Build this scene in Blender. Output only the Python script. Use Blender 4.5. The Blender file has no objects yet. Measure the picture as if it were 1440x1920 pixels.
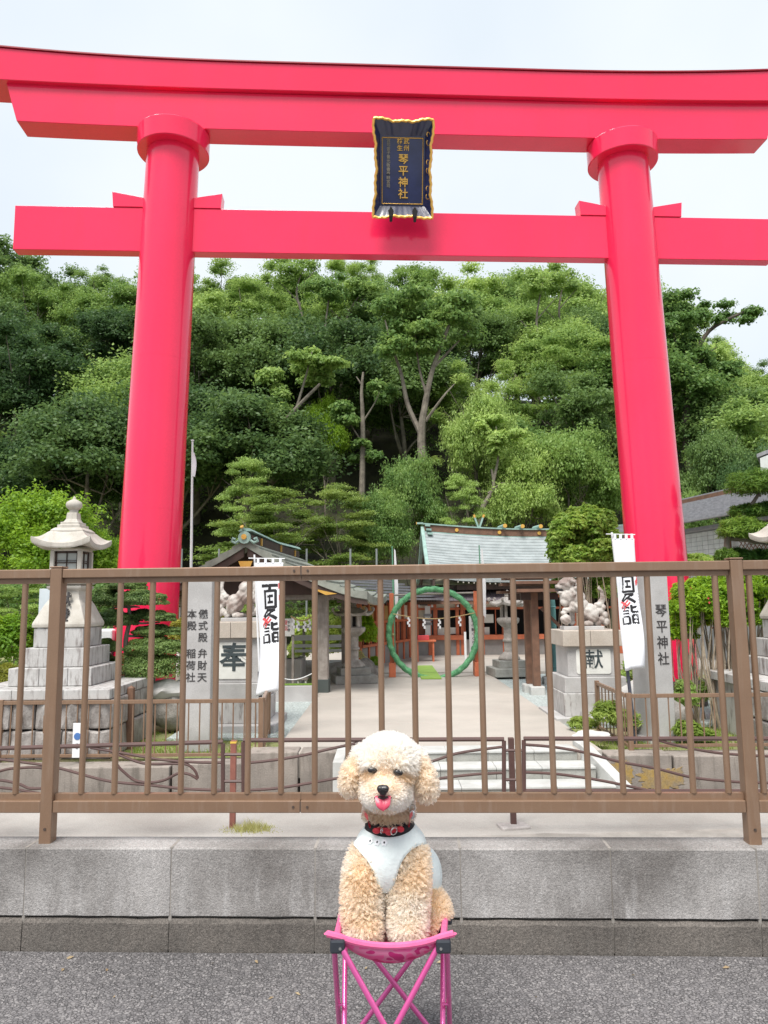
import bpy, bmesh, math, random
import numpy as np
from mathutils import Vector, Matrix, Euler, noise

random.seed(7)
rng = np.random.default_rng(7)
S = bpy.context.scene
C = S.collection
R = math.radians

# ------------------------------------------------------------ camera, sky, sun
F, PITCH, ROLL, EYE = 1387.0, math.atan(171 / 1387.0), R(-0.62), 1.0
cam_data = bpy.data.cameras.new('camera')
cam_data.sensor_fit = 'HORIZONTAL'; cam_data.sensor_width = 36.0
cam_data.lens = F / 1440 * 36.0
cam_data.clip_start = 0.05; cam_data.clip_end = 2000
cam = bpy.data.objects.new('camera', cam_data); C.objects.link(cam)
CM = Matrix.Rotation(math.pi / 2 + PITCH, 3, 'X') @ Matrix.Rotation(ROLL, 3, 'Z')
cam.matrix_world = Matrix.Translation((0, 0, EYE)) @ CM.to_4x4()
S.camera = cam

SUN_EL, SUN_AZ = R(60), R(200)     # high, diffuse, from behind the viewer
w = bpy.data.worlds.new('World'); S.world = w; w.use_nodes = True
nt = w.node_tree; nt.nodes.clear()
def N(nt, typ, **kw):
    n = nt.nodes.new(typ)
    for k, v in kw.items():
        if hasattr(n, k) and not k.startswith('i_'): setattr(n, k, v)
    return n
out = N(nt, 'ShaderNodeOutputWorld'); bg = N(nt, 'ShaderNodeBackground'); bg.inputs['Strength'].default_value = 0.1
sky = N(nt, 'ShaderNodeTexSky'); sky.sky_type = 'NISHITA'; sky.sun_disc = False
sky.sun_elevation = SUN_EL; sky.sun_rotation = SUN_AZ; sky.air_density = 1.2; sky.dust_density = 4
tc = N(nt, 'ShaderNodeTexCoord'); no = N(nt, 'ShaderNodeTexNoise'); no.inputs['Scale'].default_value = 1.9
no.inputs['Detail'].default_value = 4
cr = N(nt, 'ShaderNodeValToRGB')
cr.color_ramp.elements[0].position = 0.35; cr.color_ramp.elements[0].color = (6.5, 7.3, 8.1, 1)
cr.color_ramp.elements[1].position = 0.7; cr.color_ramp.elements[1].color = (8.0, 8.5, 8.95, 1)
mx = N(nt, 'ShaderNodeMix'); mx.data_type = 'RGBA'; mx.inputs[0].default_value = 0.93
L = nt.links.new
L(tc.outputs['Generated'], no.inputs['Vector']); L(no.outputs['Fac'], cr.inputs['Fac'])
L(sky.outputs[0], mx.inputs[6]); L(cr.outputs[0], mx.inputs[7])
L(mx.outputs[2], bg.inputs['Color']); L(bg.outputs[0], out.inputs['Surface'])
sd = bpy.data.lights.new('sun', 'SUN'); sd.energy = 3.7; sd.angle = R(28); sd.color = (1.0, 0.97, 0.92)
sun = bpy.data.objects.new('sun', sd); C.objects.link(sun)
# the sun stands at compass angle SUN_AZ from +Y, clockwise
sdir = Vector((math.sin(SUN_AZ) * math.cos(SUN_EL), math.cos(SUN_AZ) * math.cos(SUN_EL), math.sin(SUN_EL)))
sun.rotation_euler = sdir.to_track_quat('Z', 'Y').to_euler()
S.view_settings.view_transform = 'Standard'; S.view_settings.look = 'None'
S.view_settings.exposure = 0.31; S.view_settings.gamma = 1.0; S.view_settings.use_curve_mapping = False
S.render.engine = 'CYCLES'
S.cycles.max_bounces = 12; S.cycles.diffuse_bounces = 4; S.cycles.glossy_bounces = 8
S.cycles.transmission_bounces = 9; S.cycles.transparent_max_bounces = 6

# ------------------------------------------------------------ geometry helpers
def ray(px, py):
    return CM @ Vector(((px - 720) / F, -(py - 960) / F, -1))
def at(px, py, Y):
    """the place at distance Y that the photograph shows at (px, py)"""
    d = ray(px, py); t = Y / d.y
    return Vector((d.x * t, Y, d.z * t + EYE))
def on_ground(px, py, z):
    d = ray(px, py); t = (z - EYE) / d.z
    return Vector((d.x * t, d.y * t, z))

class MB:
    def __init__(s): s.v = []; s.f = []
    def add(s, vs, fs):
        o = len(s.v); s.v += [tuple(v) for v in vs]; s.f += [tuple(i + o for i in f) for f in fs]; return s
    def box(s, x0, x1, y0, y1, z0, z1, M=None):
        vs = [Vector(p) for p in ((x0,y0,z0),(x1,y0,z0),(x1,y1,z0),(x0,y1,z0),(x0,y0,z1),(x1,y0,z1),(x1,y1,z1),(x0,y1,z1))]
        if M is not None: vs = [M @ v for v in vs]
        return s.add(vs, [(3,2,1,0),(4,5,6,7),(0,1,5,4),(1,2,6,5),(2,3,7,6),(3,0,4,7)])
    def cbox(s, c, sz, rz=0, M=None):
        m = Matrix.Translation(c) @ Matrix.Rotation(rz, 4, 'Z')
        if M is not None: m = m @ M
        return s.box(-sz[0]/2, sz[0]/2, -sz[1]/2, sz[1]/2, -sz[2]/2, sz[2]/2, m)
    def loft(s, secs, closed=True, caps=True):
        n = len(secs[0]); o = len(s.v)
        for sec in secs: s.v += [tuple(p) for p in sec]
        for i in range(len(secs) - 1):
            for j in range(n if closed else n - 1):
                a, b = o + i*n + j, o + i*n + (j+1) % n
                s.f.append((a, b, b + n, a + n))
        if caps:
            s.f.append(tuple(o + j for j in range(n))[::-1]); s.f.append(tuple(o + (len(secs)-1)*n + j for j in range(n)))
        return s
    def tube(s, pts, r, n=8, caps=True, sq=False):
        pts = [Vector(p) for p in pts]; rs = r if isinstance(r, (list, tuple)) else [r] * len(pts)
        secs = []; up = None
        for i, p in enumerate(pts):
            d = (pts[min(i+1, len(pts)-1)] - pts[max(i-1, 0)])
            d = d.normalized() if d.length > 1e-9 else Vector((0,0,1))
            if up is None:
                up = Vector((0,0,1)) if abs(d.z) < 0.9 else Vector((0,1,0))
            a = d.cross(up)
            if a.length < 1e-6: a = d.orthogonal()
            a.normalize(); b = a.cross(d).normalized(); up = b
            off = math.pi / n if sq else 0
            secs.append([p + (a * math.cos(2*math.pi*k/n + off) + b * math.sin(2*math.pi*k/n + off)) * rs[i] for k in range(n)])
        return s.loft(secs, True, caps)
    def lathe(s, prof, c=(0,0,0), n=24, rz=0, sx=1, sy=1):
        c = Vector(c)
        secs = [[c + Vector((r*sx*math.cos(2*math.pi*k/n + rz), r*sy*math.sin(2*math.pi*k/n + rz), z)) for k in range(n)] for r, z in prof]
        return s.loft(secs)
    def sqlathe(s, prof, c=(0,0,0), rz=0):
        """square plan: prof gives half widths"""
        q = math.sqrt(2)
        return s.lathe([(r*q, z) for r, z in prof], c, 4, rz + math.pi/4)
    def mesh(s, name):
        me = bpy.data.meshes.new(name); me.from_pydata(s.v, [], s.f); me.update(); return me
    def build(s, name, mat, parent=None, smooth=False, bevel=0, seg=2, M=None):
        me = s.mesh(name)
        if M is not None: me.transform(M)
        return link(name, me, mat, parent, smooth, bevel, seg)

def link(name, me, mat, parent=None, smooth=False, bevel=0, seg=2):
    if mat is not None and not me.materials: me.materials.append(mat)
    if smooth:
        me.polygons.foreach_set('use_smooth', [True] * len(me.polygons))
        me.set_sharp_from_angle(angle=R(40 if smooth is True else smooth))
    o = bpy.data.objects.new(name, me); C.objects.link(o)
    if parent is not None: o.parent = parent
    if bevel:
        b = o.modifiers.new('edge', 'BEVEL'); b.width = bevel; b.segments = seg; b.limit_method = 'ANGLE'; b.angle_limit = R(35)
    return o

def tag(o, label=None, cat=None, group=None, kind=None):
    if label: o['label'] = label
    if cat: o['category'] = cat
    if group: o['group'] = group
    if kind: o['kind'] = kind
    return o
def thing(name, label, cat, loc=(0,0,0), rz=0, group=None):
    o = bpy.data.objects.new(name, None); C.objects.link(o); o.empty_display_size = 0.1
    o.location = loc; o.rotation_euler = (0, 0, rz)
    return tag(o, label, cat, group)
def struct(name, mb, mat, **kw):
    o = mb.build(name, mat, None, **kw); o['kind'] = 'structure'; return o
def copy_tree(o, parent=None):
    c = o.copy(); C.objects.link(c)
    if parent is not None: c.parent = parent
    for ch in list(o.children): copy_tree(ch, c)
    return c

# ------------------------------------------------------------ materials
def mat(name, col, rough=0.7, col2=None, scale=4.0, speck=0.0, sscale=300.0, bump=0.0, bscale=80.0, metal=0.0, spec=0.5,
        streak=None, streak_amt=0.0, streak_scale=(3, 3, 0.35), coat=0.0, stretch=None, obj=False, thr=(0.35, 0.65), trans=0.0, emit=None):
    m = bpy.data.materials.new(name); m.use_nodes = True; nt = m.node_tree; nt.nodes.clear(); l = nt.links.new
    o = nt.nodes.new('ShaderNodeOutputMaterial'); p = nt.nodes.new('ShaderNodeBsdfPrincipled')
    l(p.outputs[0], o.inputs[0])
    p.inputs['Roughness'].default_value = rough; p.inputs['Metallic'].default_value = metal
    p.inputs['Specular IOR Level'].default_value = spec; p.inputs['Coat Weight'].default_value = coat
    p.inputs['Coat Roughness'].default_value = 0.08
    if obj: src = nt.nodes.new('ShaderNodeTexCoord').outputs['Object']
    else: src = nt.nodes.new('ShaderNodeNewGeometry').outputs['Position']
    if stretch:
        mp = nt.nodes.new('ShaderNodeMapping'); mp.inputs['Scale'].default_value = stretch; l(src, mp.inputs['Vector']); src = mp.outputs[0]
    def noise_(sc, det=4, rgh=0.55, s=None):
        n = nt.nodes.new('ShaderNodeTexNoise'); n.inputs['Scale'].default_value = sc; n.inputs['Detail'].default_value = det
        n.inputs['Roughness'].default_value = rgh; l(s or src, n.inputs['Vector']); return n.outputs['Fac']
    def ramp(f, a, b, ca, cb):
        r = nt.nodes.new('ShaderNodeValToRGB'); e = r.color_ramp.elements
        e[0].position = a; e[1].position = b; e[0].color = (*ca, 1); e[1].color = (*cb, 1); l(f, r.inputs[0]); return r.outputs[0]
    def mul(a, b, mode='MULTIPLY', fac=1.0):
        x = nt.nodes.new('ShaderNodeMix'); x.data_type = 'RGBA'; x.blend_type = mode; x.inputs[0].default_value = fac
        l(a, x.inputs[6]); l(b, x.inputs[7]); return x.outputs[2]
    col2 = col2 or tuple(c * 0.82 for c in col)
    base = ramp(noise_(scale, 6), thr[0], thr[1], col2, col)
    if speck:
        base = mul(base, ramp(noise_(sscale, 2, 0.7), 0.3, 0.7, (1 - speck,)*3, (1 + speck,)*3))
    if streak:
        mp = nt.nodes.new('ShaderNodeMapping'); mp.inputs['Scale'].default_value = streak_scale; l(src, mp.inputs['Vector'])
        f = noise_(6.0, 6, 0.6, mp.outputs[0])
        r = nt.nodes.new('ShaderNodeValToRGB'); e = r.color_ramp.elements
        e[0].position = 0.5; e[1].position = 0.68; e[0].color = (0,0,0,1); e[1].color = (streak_amt,)*3 + (1,); l(f, r.inputs[0])
        x = nt.nodes.new('ShaderNodeMix'); x.data_type = 'RGBA'; l(r.outputs[0], x.inputs[0]); l(base, x.inputs[6]); x.inputs[7].default_value = (*streak, 1)
        base = x.outputs[2]
    l(base, p.inputs['Base Color'])
    if bump:
        b = nt.nodes.new('ShaderNodeBump'); b.inputs['Strength'].default_value = 1.0; b.inputs['Distance'].default_value = bump
        l(noise_(bscale, 5, 0.6), b.inputs['Height']); l(b.outputs[0], p.inputs['Normal'])
    if emit: p.inputs['Emission Color'].default_value = (*emit[0], 1); p.inputs['Emission Strength'].default_value = emit[1]
    m['p'] = p.name
    return m

def leafmat(name, c1, c2, hue_noise=0.9, trans=0.42):
    m = bpy.data.materials.new(name); m.use_nodes = True; nt = m.node_tree; nt.nodes.clear(); l = nt.links.new
    o = nt.nodes.new('ShaderNodeOutputMaterial'); p = nt.nodes.new('ShaderNodeBsdfPrincipled'); t = nt.nodes.new('ShaderNodeBsdfTranslucent')
    g = nt.nodes.new('ShaderNodeNewGeometry'); oi = nt.nodes.new('ShaderNodeObjectInfo')
    n = nt.nodes.new('ShaderNodeTexNoise'); n.inputs['Scale'].default_value = hue_noise; n.inputs['Detail'].default_value = 3; l(g.outputs['Position'], n.inputs['Vector'])
    a = nt.nodes.new('ShaderNodeMath'); a.operation = 'MULTIPLY_ADD'; a.inputs[1].default_value = 0.55; a.inputs[2].default_value = -0.27; l(oi.outputs['Random'], a.inputs[0])
    b = nt.nodes.new('ShaderNodeMath'); b.operation = 'ADD'; l(n.outputs['Fac'], b.inputs[0]); l(a.outputs[0], b.inputs[1])
    n2 = nt.nodes.new('ShaderNodeMath'); n2.operation = 'MULTIPLY_ADD'; n2.inputs[1].default_value = 0.3; n2.inputs[2].default_value = -0.15
    l(g.outputs['Random Per Island'], n2.inputs[0])
    b2 = nt.nodes.new('ShaderNodeMath'); b2.operation = 'ADD'; l(b.outputs[0], b2.inputs[0]); l(n2.outputs[0], b2.inputs[1])
    r = nt.nodes.new('ShaderNodeValToRGB'); e = r.color_ramp.elements; e[0].position = 0.25; e[1].position = 0.8
    e[0].color = (*c1, 1); e[1].color = (*c2, 1); l(b2.outputs[0], r.inputs[0])
    l(r.outputs[0], p.inputs['Base Color']); p.inputs['Roughness'].default_value = 0.5; p.inputs['Specular IOR Level'].default_value = 0.35
    hv = nt.nodes.new('ShaderNodeHueSaturation'); hv.inputs['Value'].default_value = 1.3; hv.inputs['Hue'].default_value = 0.485; l(r.outputs[0], hv.inputs['Color'])
    l(hv.outputs[0], t.inputs['Color'])
    mxs = nt.nodes.new('ShaderNodeMixShader'); mxs.inputs[0].default_value = trans; l(p.outputs[0], mxs.inputs[1]); l(t.outputs[0], mxs.inputs[2])
    l(mxs.outputs[0], o.inputs[0]); return m

m_red = mat('vermilion_paint', (0.93, 0.023, 0.098), 0.2, (0.91, 0.019, 0.088), scale=0.8, coat=0.35, spec=0.45, speck=0.03, sscale=30, streak=(0.84, 0.022, 0.082), streak_amt=0.5, streak_scale=(.5, .5, .05))
m_redcap = mat('dark_red_flashing', (0.35, 0.012, 0.03), 0.4)
m_brown = mat('brown_aluminium', (0.265, 0.165, 0.105), 0.42, (0.24, 0.148, 0.095), scale=9, metal=0.25, speck=0.05, sscale=350, streak=(0.34, 0.25, 0.19), streak_amt=0.35, streak_scale=(9, 9, 1.2))
m_brown2 = mat('dark_brown_pipe', (0.105, 0.055, 0.047), 0.5, (0.085, 0.045, 0.04), scale=5)
m_redpost = mat('faded_red_post', (0.30, 0.115, 0.085), 0.6, (0.22, 0.085, 0.065), scale=14)
m_yellow = mat('yellow_band', (0.75, 0.5, 0.08), 0.6)
m_screw = mat('screw_steel', (0.16, 0.12, 0.1), 0.4, metal=0.7)
m_asph = mat('asphalt', (0.235, 0.215, 0.215), 0.85, (0.15, 0.138, 0.138), scale=90, speck=0.34, sscale=230, bump=0.006, bscale=140, thr=(0.33, 0.62))
m_wall = mat('weathered_concrete', (0.42, 0.385, 0.37), 0.9, (0.23, 0.205, 0.19), scale=3.2, speck=0.22, sscale=260, bump=0.0025, bscale=160,
             streak=(0.56, 0.53, 0.51), streak_amt=0.75, streak_scale=(5, 5, 0.9), thr=(0.3, 0.62))
m_foot = mat('dark_footing_concrete', (0.20, 0.175, 0.155), 0.9, (0.12, 0.105, 0.095), scale=6, speck=0.25, sscale=220, bump=0.003, bscale=150,
             streak=(0.42, 0.39, 0.35), streak_amt=0.7, streak_scale=(7, 7, 0.4))
m_walltop = mat('pale_cement', (0.52, 0.48, 0.46), 0.9, (0.32, 0.29, 0.275), scale=7, speck=0.15, sscale=150, bump=0.002)
m_road2 = mat('pale_road', (0.40, 0.375, 0.345), 0.9, (0.30, 0.275, 0.25), scale=1.2, speck=0.15, sscale=120, bump=0.002)
m_kerb = mat('kerb_concrete', (0.34, 0.31, 0.28), 0.9, (0.22, 0.2, 0.18), scale=5, speck=0.15, sscale=150)
m_retain = mat('stained_retaining_concrete', (0.36, 0.31, 0.27), 0.92, (0.235, 0.205, 0.18), scale=2.2, speck=0.18, sscale=140, bump=0.004, bscale=60,
               streak=(0.14, 0.12, 0.1), streak_amt=0.7, streak_scale=(2, 2, 0.35))
m_path = mat('pale_concrete_path', (0.47, 0.425, 0.375), 0.9, (0.38, 0.345, 0.305), scale=0.9, speck=0.08, sscale=60)
m_gravel = mat('blue_grey_gravel', (0.50, 0.55, 0.53), 0.9, (0.33, 0.37, 0.36), scale=30, speck=0.3, sscale=60, bump=0.02, bscale=40)
m_soil = mat('forest_soil', (0.055, 0.06, 0.025), 0.95, (0.03, 0.028, 0.018), scale=1.5, bump=0.02, bscale=8)
m_moss = mat('mossy_ground', (0.21, 0.27, 0.07), 0.95, (0.28, 0.235, 0.14), scale=2.5, speck=0.3, sscale=60, bump=0.01, bscale=50)
m_granite = mat('pale_granite', (0.49, 0.475, 0.465), 0.75, (0.39, 0.375, 0.365), scale=3, speck=0.16, sscale=160, bump=0.001, bscale=120)
m_granite_w = mat('white_granite_step', (0.54, 0.54, 0.52), 0.75, (0.43, 0.43, 0.405), scale=6, speck=0.12, sscale=200)
m_step = mat('grey_step_riser', (0.36, 0.355, 0.325), 0.8, (0.27, 0.265, 0.24), scale=8, speck=0.25, sscale=180)
m_stained = mat('rain_stained_granite', (0.52, 0.505, 0.49), 0.8, (0.40, 0.385, 0.37), scale=3, speck=0.12, sscale=140,
                streak=(0.13, 0.10, 0.09), streak_amt=0.85, streak_scale=(3.2, 3.2, 0.7), bump=0.001)
m_oldstone = mat('old_lantern_stone', (0.50, 0.46, 0.42), 0.85, (0.30, 0.27, 0.24), scale=7, speck=0.2, sscale=90, bump=0.01, bscale=25)
m_lanternst = mat('cream_lantern_stone', (0.56, 0.525, 0.47), 0.8, (0.42, 0.385, 0.335), scale=4, speck=0.08, sscale=120, bump=0.002,
                  streak=(0.33, 0.29, 0.22), streak_amt=0.35)
m_rock = mat('grey_rock', (0.42, 0.39, 0.36), 0.9, (0.19, 0.17, 0.15), scale=4, speck=0.2, sscale=70, bump=0.03, bscale=9)
m_white = mat('white_paint', (0.80, 0.80, 0.80), 0.5, (0.77, 0.77, 0.78), scale=3)
m_cloth = mat('white_banner_cloth', (0.82, 0.83, 0.86), 0.8, (0.79, 0.80, 0.84), scale=5)
m_ink = mat('black_ink', (0.018, 0.017, 0.02), 0.7)
m_inkbrown = mat('engraved_dark_letters', (0.05, 0.045, 0.045), 0.8)
m_redink = mat('red_ink', (0.75, 0.09, 0.10), 0.7)
m_gold = mat('gold_leaf', (0.83, 0.50, 0.12), 0.35, (0.75, 0.42, 0.09), scale=20, metal=0.45)
m_navy = mat('navy_lacquer', (0.018, 0.026, 0.105), 0.3, (0.012, 0.018, 0.075), scale=6, coat=0.5)
m_navygrey = mat('greyer_navy_lacquer', (0.05, 0.055, 0.10), 0.35, (0.03, 0.035, 0.08), scale=6, coat=0.5)  # greyer navy, for the bottom flare of the frame alone
m_dark = mat('dark_timber', (0.075, 0.045, 0.035), 0.7, (0.045, 0.028, 0.022), scale=6, stretch=(1, 1, 0.2))
m_timber = mat('brown_timber', (0.20, 0.105, 0.065), 0.7, (0.13, 0.07, 0.045), scale=8)
m_greytimber = mat('weathered_grey_timber', (0.36, 0.32, 0.285), 0.85, (0.24, 0.21, 0.185), scale=10, streak=(0.16, 0.13, 0.11), streak_amt=0.5, streak_scale=(6,6,0.3))
m_copper = mat('green_copper', (0.32, 0.47, 0.42), 0.6, (0.22, 0.33, 0.29), scale=5)
m_coppertile = mat('pale_copper_shingle', (0.35, 0.385, 0.385), 0.6, (0.265, 0.295, 0.295), scale=3, speck=0.12, sscale=40)
m_greytile = mat('grey_roof_tile', (0.31, 0.31, 0.325), 0.6, (0.22, 0.22, 0.235), scale=8)
m_barkroof = mat('grey_green_bark_roof', (0.31, 0.33, 0.28), 0.85, (0.2, 0.21, 0.18), scale=6)
m_shrinered = mat('shrine_orange_red', (0.62, 0.17, 0.075), 0.55, (0.48, 0.125, 0.055), scale=6)
m_ivory = mat('ivory_plaster', (0.68, 0.62, 0.50), 0.85)
m_ochre = mat('ochre_board', (0.45, 0.27, 0.09), 0.7)
m_greywall = mat('grey_base_wall', (0.30, 0.28, 0.265), 0.85)
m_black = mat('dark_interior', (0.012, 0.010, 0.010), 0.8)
m_paper = mat('notice_paper', (0.75, 0.74, 0.68), 0.8)
m_purplemetal = mat('purple_grey_metal_roof', (0.20, 0.17, 0.19), 0.5)
m_ring = mat('green_kaya_reed', (0.17, 0.45, 0.22), 0.75, (0.09, 0.30, 0.14), scale=18, speck=0.25, sscale=70, bump=0.01, bscale=40)
m_rope = mat('straw_rope', (0.52, 0.38, 0.18), 0.85, (0.40, 0.28, 0.13), scale=40)
m_mat = mat('green_mat', (0.27, 0.42, 0.08), 0.9)
m_teal = mat('teal_lamp_paint', (0.17, 0.40, 0.41), 0.5, (0.13, 0.31, 0.32), scale=9)
m_housetile = mat('white_house_tile', (0.68, 0.70, 0.68), 0.5)
m_grout = mat('grey_grout', (0.33, 0.35, 0.35), 0.8)
m_bark = mat('grey_bark', (0.24, 0.21, 0.165), 0.9, (0.12, 0.10, 0.08), scale=3, obj=True, bump=0.02, bscale=14)
m_darkbark = mat('dark_bark', (0.10, 0.08, 0.06), 0.9, (0.05, 0.04, 0.03), scale=3, obj=True)
m_bamboo = mat('green_bamboo', (0.14, 0.36, 0.22), 0.5)
m_glass = mat('dim_window', (0.05, 0.05, 0.05), 0.1, spec=0.8)

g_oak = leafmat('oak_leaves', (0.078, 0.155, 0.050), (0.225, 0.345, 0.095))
g_dark = leafmat('shade_toned_oak_leaves', (0.058, 0.120, 0.040), (0.165, 0.265, 0.075))  # darker oak copy: shade between the crowns put into the leaf colour
g_mid = leafmat('chestnut_leaves', (0.125, 0.235, 0.060), (0.35, 0.49, 0.13))
g_light = leafmat('light_zelkova_leaves', (0.195, 0.32, 0.075), (0.47, 0.61, 0.18))
g_maple = leafmat('maple_leaves', (0.14, 0.225, 0.045), (0.32, 0.41, 0.10))
g_lime = leafmat('lime_leaves', (0.13, 0.26, 0.02), (0.33, 0.52, 0.045), hue_noise=2.5)
g_azalea = leafmat('azalea_leaves', (0.13, 0.27, 0.015), (0.36, 0.55, 0.03), hue_noise=4)
g_camellia = leafmat('camellia_leaves', (0.20, 0.34, 0.05), (0.56, 0.66, 0.15), hue_noise=4)
g_niwaki = leafmat('niwaki_leaves', (0.075, 0.14, 0.04), (0.25, 0.36, 0.11), hue_noise=5)
g_pine = leafmat('pine_needles', (0.06, 0.15, 0.025), (0.24, 0.38, 0.06), hue_noise=4)
g_olive = leafmat('yellow_olive_leaves', (0.20, 0.22, 0.03), (0.38, 0.38, 0.06), hue_noise=5)
g_grass = leafmat('grass_blades', (0.14, 0.24, 0.03), (0.33, 0.42, 0.09), hue_noise=5)
g_dry = leafmat('dry_grass', (0.42, 0.42, 0.14), (0.66, 0.62, 0.34), hue_noise=5)

# coarse worn asphalt: single stones of different greys with dark binder between them
def stone_mix(name, scale, cols, binder, rough=.85, dist=.004, edge=.16, wobble=.25, fine=(.85, 1.15)):
    m = bpy.data.materials.new(name); m.use_nodes = True; nt = m.node_tree; l = nt.links.new; p = nt.nodes['Principled BSDF']; p.inputs['Roughness'].default_value = rough
    g = nt.nodes.new('ShaderNodeNewGeometry')
    def vor(feat, sc):
        v = nt.nodes.new('ShaderNodeTexVoronoi'); v.feature = feat; v.inputs['Scale'].default_value = sc; v.inputs['Randomness'].default_value = 1.0; l(g.outputs['Position'], v.inputs['Vector']); return v
    v1 = vor('F1', scale); v2 = vor('DISTANCE_TO_EDGE', scale)
    sp = nt.nodes.new('ShaderNodeSeparateColor'); l(v1.outputs['Color'], sp.inputs[0])
    r = nt.nodes.new('ShaderNodeValToRGB'); e = r.color_ramp.elements; e[0].position = 0; e[0].color = (*cols[0], 1); e[1].position = 1; e[1].color = (*cols[-1], 1)
    for i, c in enumerate(cols[1:-1]): x = e.new((i + 1) / (len(cols) - 1) ); x.color = (*c, 1)
    l(sp.outputs[0], r.inputs[0])
    er = nt.nodes.new('ShaderNodeMapRange'); er.inputs[1].default_value = 0.0; er.inputs[2].default_value = edge; l(v2.outputs['Distance'], er.inputs[0])
    mx_ = nt.nodes.new('ShaderNodeMix'); mx_.data_type = 'RGBA'; l(er.outputs[0], mx_.inputs[0]); mx_.inputs[6].default_value = (*binder, 1); l(r.outputs[0], mx_.inputs[7])
    n = nt.nodes.new('ShaderNodeTexNoise'); n.inputs['Scale'].default_value = 2.2; n.inputs['Detail'].default_value = 5; l(g.outputs['Position'], n.inputs['Vector'])
    r2 = nt.nodes.new('ShaderNodeValToRGB'); e = r2.color_ramp.elements; e[0].position = .35; e[1].position = .65; e[0].color = (fine[0],)*3 + (1,); e[1].color = (fine[1],)*3 + (1,); l(n.outputs['Fac'], r2.inputs[0])
    mm = nt.nodes.new('ShaderNodeMix'); mm.data_type = 'RGBA'; mm.blend_type = 'MULTIPLY'; mm.inputs[0].default_value = 1; l(mx_.outputs[2], mm.inputs[6]); l(r2.outputs[0], mm.inputs[7]); l(mm.outputs[2], p.inputs['Base Color'])
    ht = nt.nodes.new('ShaderNodeMath'); ht.operation = 'MULTIPLY'; l(er.outputs[0], ht.inputs[0]); l(sp.outputs[1], ht.inputs[1])
    b = nt.nodes.new('ShaderNodeBump'); b.inputs['Distance'].default_value = dist; l(ht.outputs[0], b.inputs['Height']); l(b.outputs[0], p.inputs['Normal']); return m
m_asph = stone_mix('asphalt_stones', 112, [(.135,.127,.129), (.175,.163,.165), (.21,.197,.197), (.155,.145,.147), (.265,.25,.247)], (.10,.093,.094))
# parapet concrete: fine salt and pepper grain, pale runs low down, brown grime creeping from the top edge
def grimy(name, light, dark, grime, zt, zb, pale, grain=.30):
    m = bpy.data.materials.new(name); m.use_nodes = True; nt = m.node_tree; l = nt.links.new; p = nt.nodes['Principled BSDF']; p.inputs['Roughness'].default_value = .92
    g = nt.nodes.new('ShaderNodeNewGeometry'); pos = g.outputs['Position']
    def nz(sc, det=4, rg=.6, stretch=None):
        n = nt.nodes.new('ShaderNodeTexNoise'); n.inputs['Scale'].default_value = sc; n.inputs['Detail'].default_value = det; n.inputs['Roughness'].default_value = rg
        if stretch:
            mp = nt.nodes.new('ShaderNodeMapping'); mp.inputs['Scale'].default_value = stretch; l(pos, mp.inputs['Vector']); l(mp.outputs[0], n.inputs['Vector'])
        else: l(pos, n.inputs['Vector'])
        return n.outputs['Fac']
    def rp(f, a, b, ca, cb):
        r = nt.nodes.new('ShaderNodeValToRGB'); e = r.color_ramp.elements; e[0].position = a; e[1].position = b; e[0].color = (*ca, 1); e[1].color = (*cb, 1); l(f, r.inputs[0]); return r.outputs[0]
    def mix(a, b, fac, mode='MIX'):
        x = nt.nodes.new('ShaderNodeMix'); x.data_type = 'RGBA'; x.blend_type = mode
        if isinstance(fac, float): x.inputs[0].default_value = fac
        else: l(fac, x.inputs[0])
        for v, i in ((a, 6), (b, 7)):
            if isinstance(v, tuple): x.inputs[i].default_value = (*v, 1)
            else: l(v, x.inputs[i])
        return x.outputs[2]
    def mth(op, a, b):
        x = nt.nodes.new('ShaderNodeMath'); x.operation = op; x.use_clamp = op != 'MULTIPLY_ADD'
        for v, i in ((a, 0), (b, 1)):
            if isinstance(v, (int, float)): x.inputs[i].default_value = v
            else: l(v, x.inputs[i])
        return x.outputs[0]
    sx = nt.nodes.new('ShaderNodeSeparateXYZ'); l(pos, sx.inputs[0])
    hr = nt.nodes.new('ShaderNodeMapRange'); hr.inputs[1].default_value = zb; hr.inputs[2].default_value = zt; l(sx.outputs[2], hr.inputs[0])
    base = rp(nz(2.6, 6, .62), .34, .64, dark, light)
    base = mix(base, grime, mth('MULTIPLY', mth('SUBTRACT', mth('ADD', hr.outputs[0], nz(5, 5, .6, (1.6, 1, .7))), 1.02), 1.5))
    run = mth('MULTIPLY', mth('SUBTRACT', nz(26, 5, .6, (1, 1, .16)), .50), 3.2)
    base = mix(base, pale, mth('MULTIPLY', run, mth('SUBTRACT', 1.0, mth('MULTIPLY', hr.outputs[0], 1.15))))
    base = mix(base, rp(nz(330, 2, .8), .30, .70, (1 - grain,)*3, (1 + grain,)*3), 1.0, 'MULTIPLY')
    base = mix(base, rp(nz(120, 2, .8), .30, .70, (1 - grain*.6,)*3, (1 + grain*.6,)*3), 1.0, 'MULTIPLY')
    l(base, p.inputs['Base Color'])
    b = nt.nodes.new('ShaderNodeBump'); b.inputs['Distance'].default_value = .003; l(nz(190, 4, .7), b.inputs['Height']); l(b.outputs[0], p.inputs['Normal']); return m
m_wall = grimy('parapet_concrete', (.40,.378,.365), (.175,.16,.15), (.165,.138,.12), .335, .15, (.53,.51,.50), .32)
m_foot = grimy('footing_concrete', (.165,.145,.128), (.10,.088,.078), (.36,.33,.29), .168, .07, (.17,.155,.14), .48)

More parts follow.
